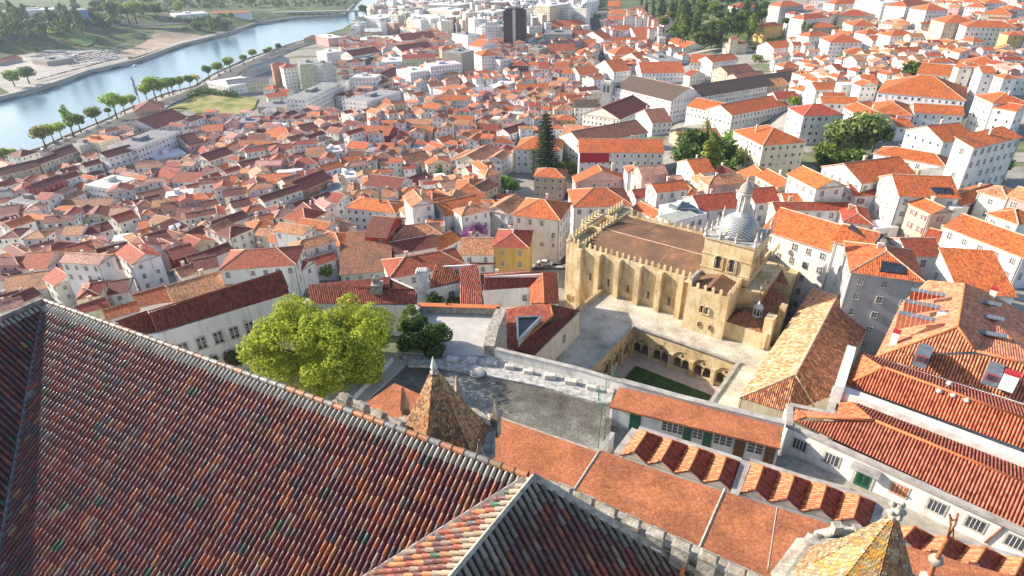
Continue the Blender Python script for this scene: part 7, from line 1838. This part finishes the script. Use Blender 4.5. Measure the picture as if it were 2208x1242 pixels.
roofbox(6, [(965,270),(1040,300),(1060,325),(940,312)], 0, 'solar_panel', 'zinc', 'long grey solar panel on the white house behind the cathedral', 'solar panel', None, .8)
roofbox(5, [(650,238),(692,238),(692,262),(650,262)], 0, 'roof_hatch', 'grey_stone', 'left pale hatch on the wide orange roof', 'hatch', None, .5)
roofbox(5, [(720,240),(770,243),(772,268),(722,266)], 0, 'roof_hatch', 'grey_stone', 'right pale hatch on the wide orange roof', 'hatch', None, .5)
roofbox(4, [(1085,415),(1118,405),(1130,430),(1095,438)], 0, 'skylight', 'white_paint', 'left bright skylight on the maroon single-pitch roof', 'skylight', None)
roofbox(4, [(1125,400),(1155,390),(1168,408),(1135,418)], 0, 'skylight', 'white_paint', 'right bright skylight on the maroon single-pitch roof', 'skylight', None)
# dark office tower with a pale central shaft
_q = P(*tl(2,1106,72), 55); _g = land_z(_q.x, _q.y); tw_ = empty('office_tower', Vector((_q.x,_q.y,_g)), 'tall dark brown office tower with pale central shaft, alone above the far roofs', 'office tower'); T = Matrix.Translation((_q.x, _q.y+12, 0)) @ Matrix.Rotation(-.12, 4, 'Z')
W_ = 65*(_q.y/1.13)/1300/2.98378*1.12; mb = MB(); mb.box((-W_,-11,_g-2),(W_,11,55), 0, T); mb.box((-W_*.8,-8,55),(W_*.8,8,57), 0, T); plain('dark_cladding', (.075,.05,.045), .6, .3, .3); part('wall', mb, ['dark_cladding'], tw_)
mb = MB(); mb.box((-W_*.13,-11.6,_g),(W_*.13,-11,56.5), 0, T); mb.box((-W_*.5,-5,55),(W_*.5,6,59.5), 0, T); part('central_shaft', mb, ['pale_stone'], tw_)
for s_ in (-1, 1):
    mb = MB()
    for i in range(15):
        z = _g+4+i*3.1
        for j in range(6): x = s_*W_*(.2+.13*j); mb.box((min(x,x+s_*W_*.085),-11.25,z),(max(x,x+s_*W_*.085),-11,z+1.5), 0, T)
    part('window_grid', mb, ['window_glass'], tw_)
# ================================================================ windows: kept where the photo (or a step aside) sees them
bpy.context.view_layer.update(); dg = bpy.context.evaluated_depsgraph_get()
eyes = [Vector((0,0,CAMZ)), Vector((-6,0,CAMZ)), Vector((6,2,CAMZ))]
nw = 0; rw_ = random.Random(4)
for root, p, n, ang, wsz, near, style in WINQ:
    px, py = proj(p)
    if not (-60 < px < 2270 and -40 < py < 1290): continue
    tgt = p+n*.35; ok = False
    for e_ in eyes[:3 if near else 1]:
        d_ = tgt-e_; L_ = d_.length; d_.normalize()
        hit, loc, *_ = SC.ray_cast(dg, e_+d_*1.0, d_, distance=L_-1.3)
        if not hit: ok = True; break
    if not ok: continue
    if len(WINQ) and style == 'near' and wsz[0] == 1.0 and rw_.random() < .1: continue
    if wsz[0] == 1.0: wsz = (rw_.choice((.85,.95,1.05)), rw_.choice((1.2,1.4,1.5)))
    me, pane = window_mesh(style if near or style == 'shutter' else rw_.choice(('far','far','far','far2','far3')))
    o = bpy.data.objects.new('window', me); COL.objects.link(o); o.parent = root
    o.matrix_parent_inverse = Matrix.LocRotScale(root.location, root.rotation_euler, root.scale).inverted()
    o.location = p; o.rotation_euler.z = ang; o.scale = (wsz[0], 1, wsz[1]); nw += 1
    if pane:
        q = bpy.data.objects.new('pane', pane); COL.objects.link(q); q.parent = o
print('WINDOWS', nw, 'of', len(WINQ))
# ================================================================ labels for the houses
LM = [('the riverside meadow',460,230),('the railway station hall',350,240),('the long curved palace by the river',130,350),('the white slab office block',690,200),('the lattice office tower',665,140),('the river bridge',730,30),
('the dark office tower',1110,60),('the boulevard trees',960,60),('the brown-roofed great church',1400,190),('the straight street',1300,110),('the wooded hill',1500,40),('the tall Norfolk pine',1175,300),
('the red-panelled palace',1320,350),('the lilac gabled house',1290,390),('the cathedral front',1240,480),('the cathedral dome',1600,480),('the cream villa',1650,320),('the twin stone lanterns',140,560),('the big lime-green tree',690,740),
('the red dormered mansion',840,500),('the yellow corner house',1110,560),('the magenta bougainvillea',1020,495),('the skylit orange roof',2050,680),('the solar-panelled roof',2020,400),('the stacked hillside flats',1850,60),('the eastern flats',2120,90),
('the long dark priory roof',1640,175),('the twisted grey trees',1830,310),('the two round trees',2110,370),('the red-roofed mansard mansion',560,560),('the long white convent wing',500,680),('the grey school terrace',720,400),('the dormered long brown roof',170,445),('the palm-tree house',1140,340),('the cream pavilion with pyramid roof',640,470)]
byk = {}
def root_kind(q): return q[2].name.split('.')[0].replace('_', ' ')
for root, size, W, R, shape, st, cx, cy, ze in HL:
    px, py = proj((cx, cy, ze)); n_, lx, ly = min(LM, key=lambda m_: math.hypot((m_[1]-px), (m_[2]-py)*1.6))
    dx, dy = px-lx, (py-ly)*1.6
    rel = 'beside' if math.hypot(dx, dy) < 26 else (('right of' if dx > 0 else 'left of') if abs(dx) > abs(dy) else ('below' if dy > 0 else 'behind'))
    sn = {1:'one-storey',2:'two-storey',3:'three-storey',4:'four-storey'}.get(st, 'many-storey')
    kind = root.name.split('.')[0].replace('_', ' ')
    txt = f'{size} {WN[W]} {sn} {kind} with {RN[R]} {shape} roof {rel} {n_}'
    byk.setdefault(txt, []).append((px, py, root, n_, size, W, R, sn, shape, rel))
ORD = ['first','second','third','fourth','fifth','sixth','seventh','eighth','ninth','tenth','eleventh','twelfth','thirteenth','fourteenth','fifteenth']
for txt, L_ in byk.items():
    L_.sort(key=lambda q: q[0])
    for i, q in enumerate(L_):
        t = txt if len(L_) == 1 else f'{WN[q[5]]} {q[7]} {root_kind(q)}, {RN[q[6]]} {q[8]} roof, {q[9]} {q[3]}, {q[4]}, {ORD[min(i,14)]} from left'
        q[2]['label'] = t; q[2]['group'] = 'town '+root_kind(q)+'s'
        wds = t.split()
        if len(wds) > 16: q[2]['label'] = t.replace('many-storey ', '').replace('the ', '', 1)
        l_ = q[2]['label']
        for a, b in ((', mid-sized', ''), (', small', ''), (', large', ''), (' with ', ' '), ('many-storey ', ''), (' roof,', ','), ('the ', '')):
            if len(l_.split()) > 16: l_ = l_.replace(a, b, 1)
        q[2]['label'] = ' '.join(l_.split()[:16])
seen = {}
for root, *_ in HL:
    l_ = root['label']; seen.setdefault(l_, []).append(root)
# ================================================================ air
m = bpy.data.materials.new('haze'); m.use_nodes = True; t = m.node_tree; t.nodes.remove(t.nodes['Principled BSDF'])
v = t.nodes.new('ShaderNodeVolumePrincipled'); v.inputs['Color'].default_value = (.66,.80,1,1); v.inputs['Density'].default_value = .00008; v.inputs['Anisotropy'].default_value = .35
t.links.new(v.outputs[0], t.nodes['Material Output'].inputs['Volume']); MATS['haze'] = m
mb = MB(); mb.box((-2900,-300,-8),(2900,5400,131)); struct(link('haze', mb.mesh('haze', ['haze'])), 'stuff')
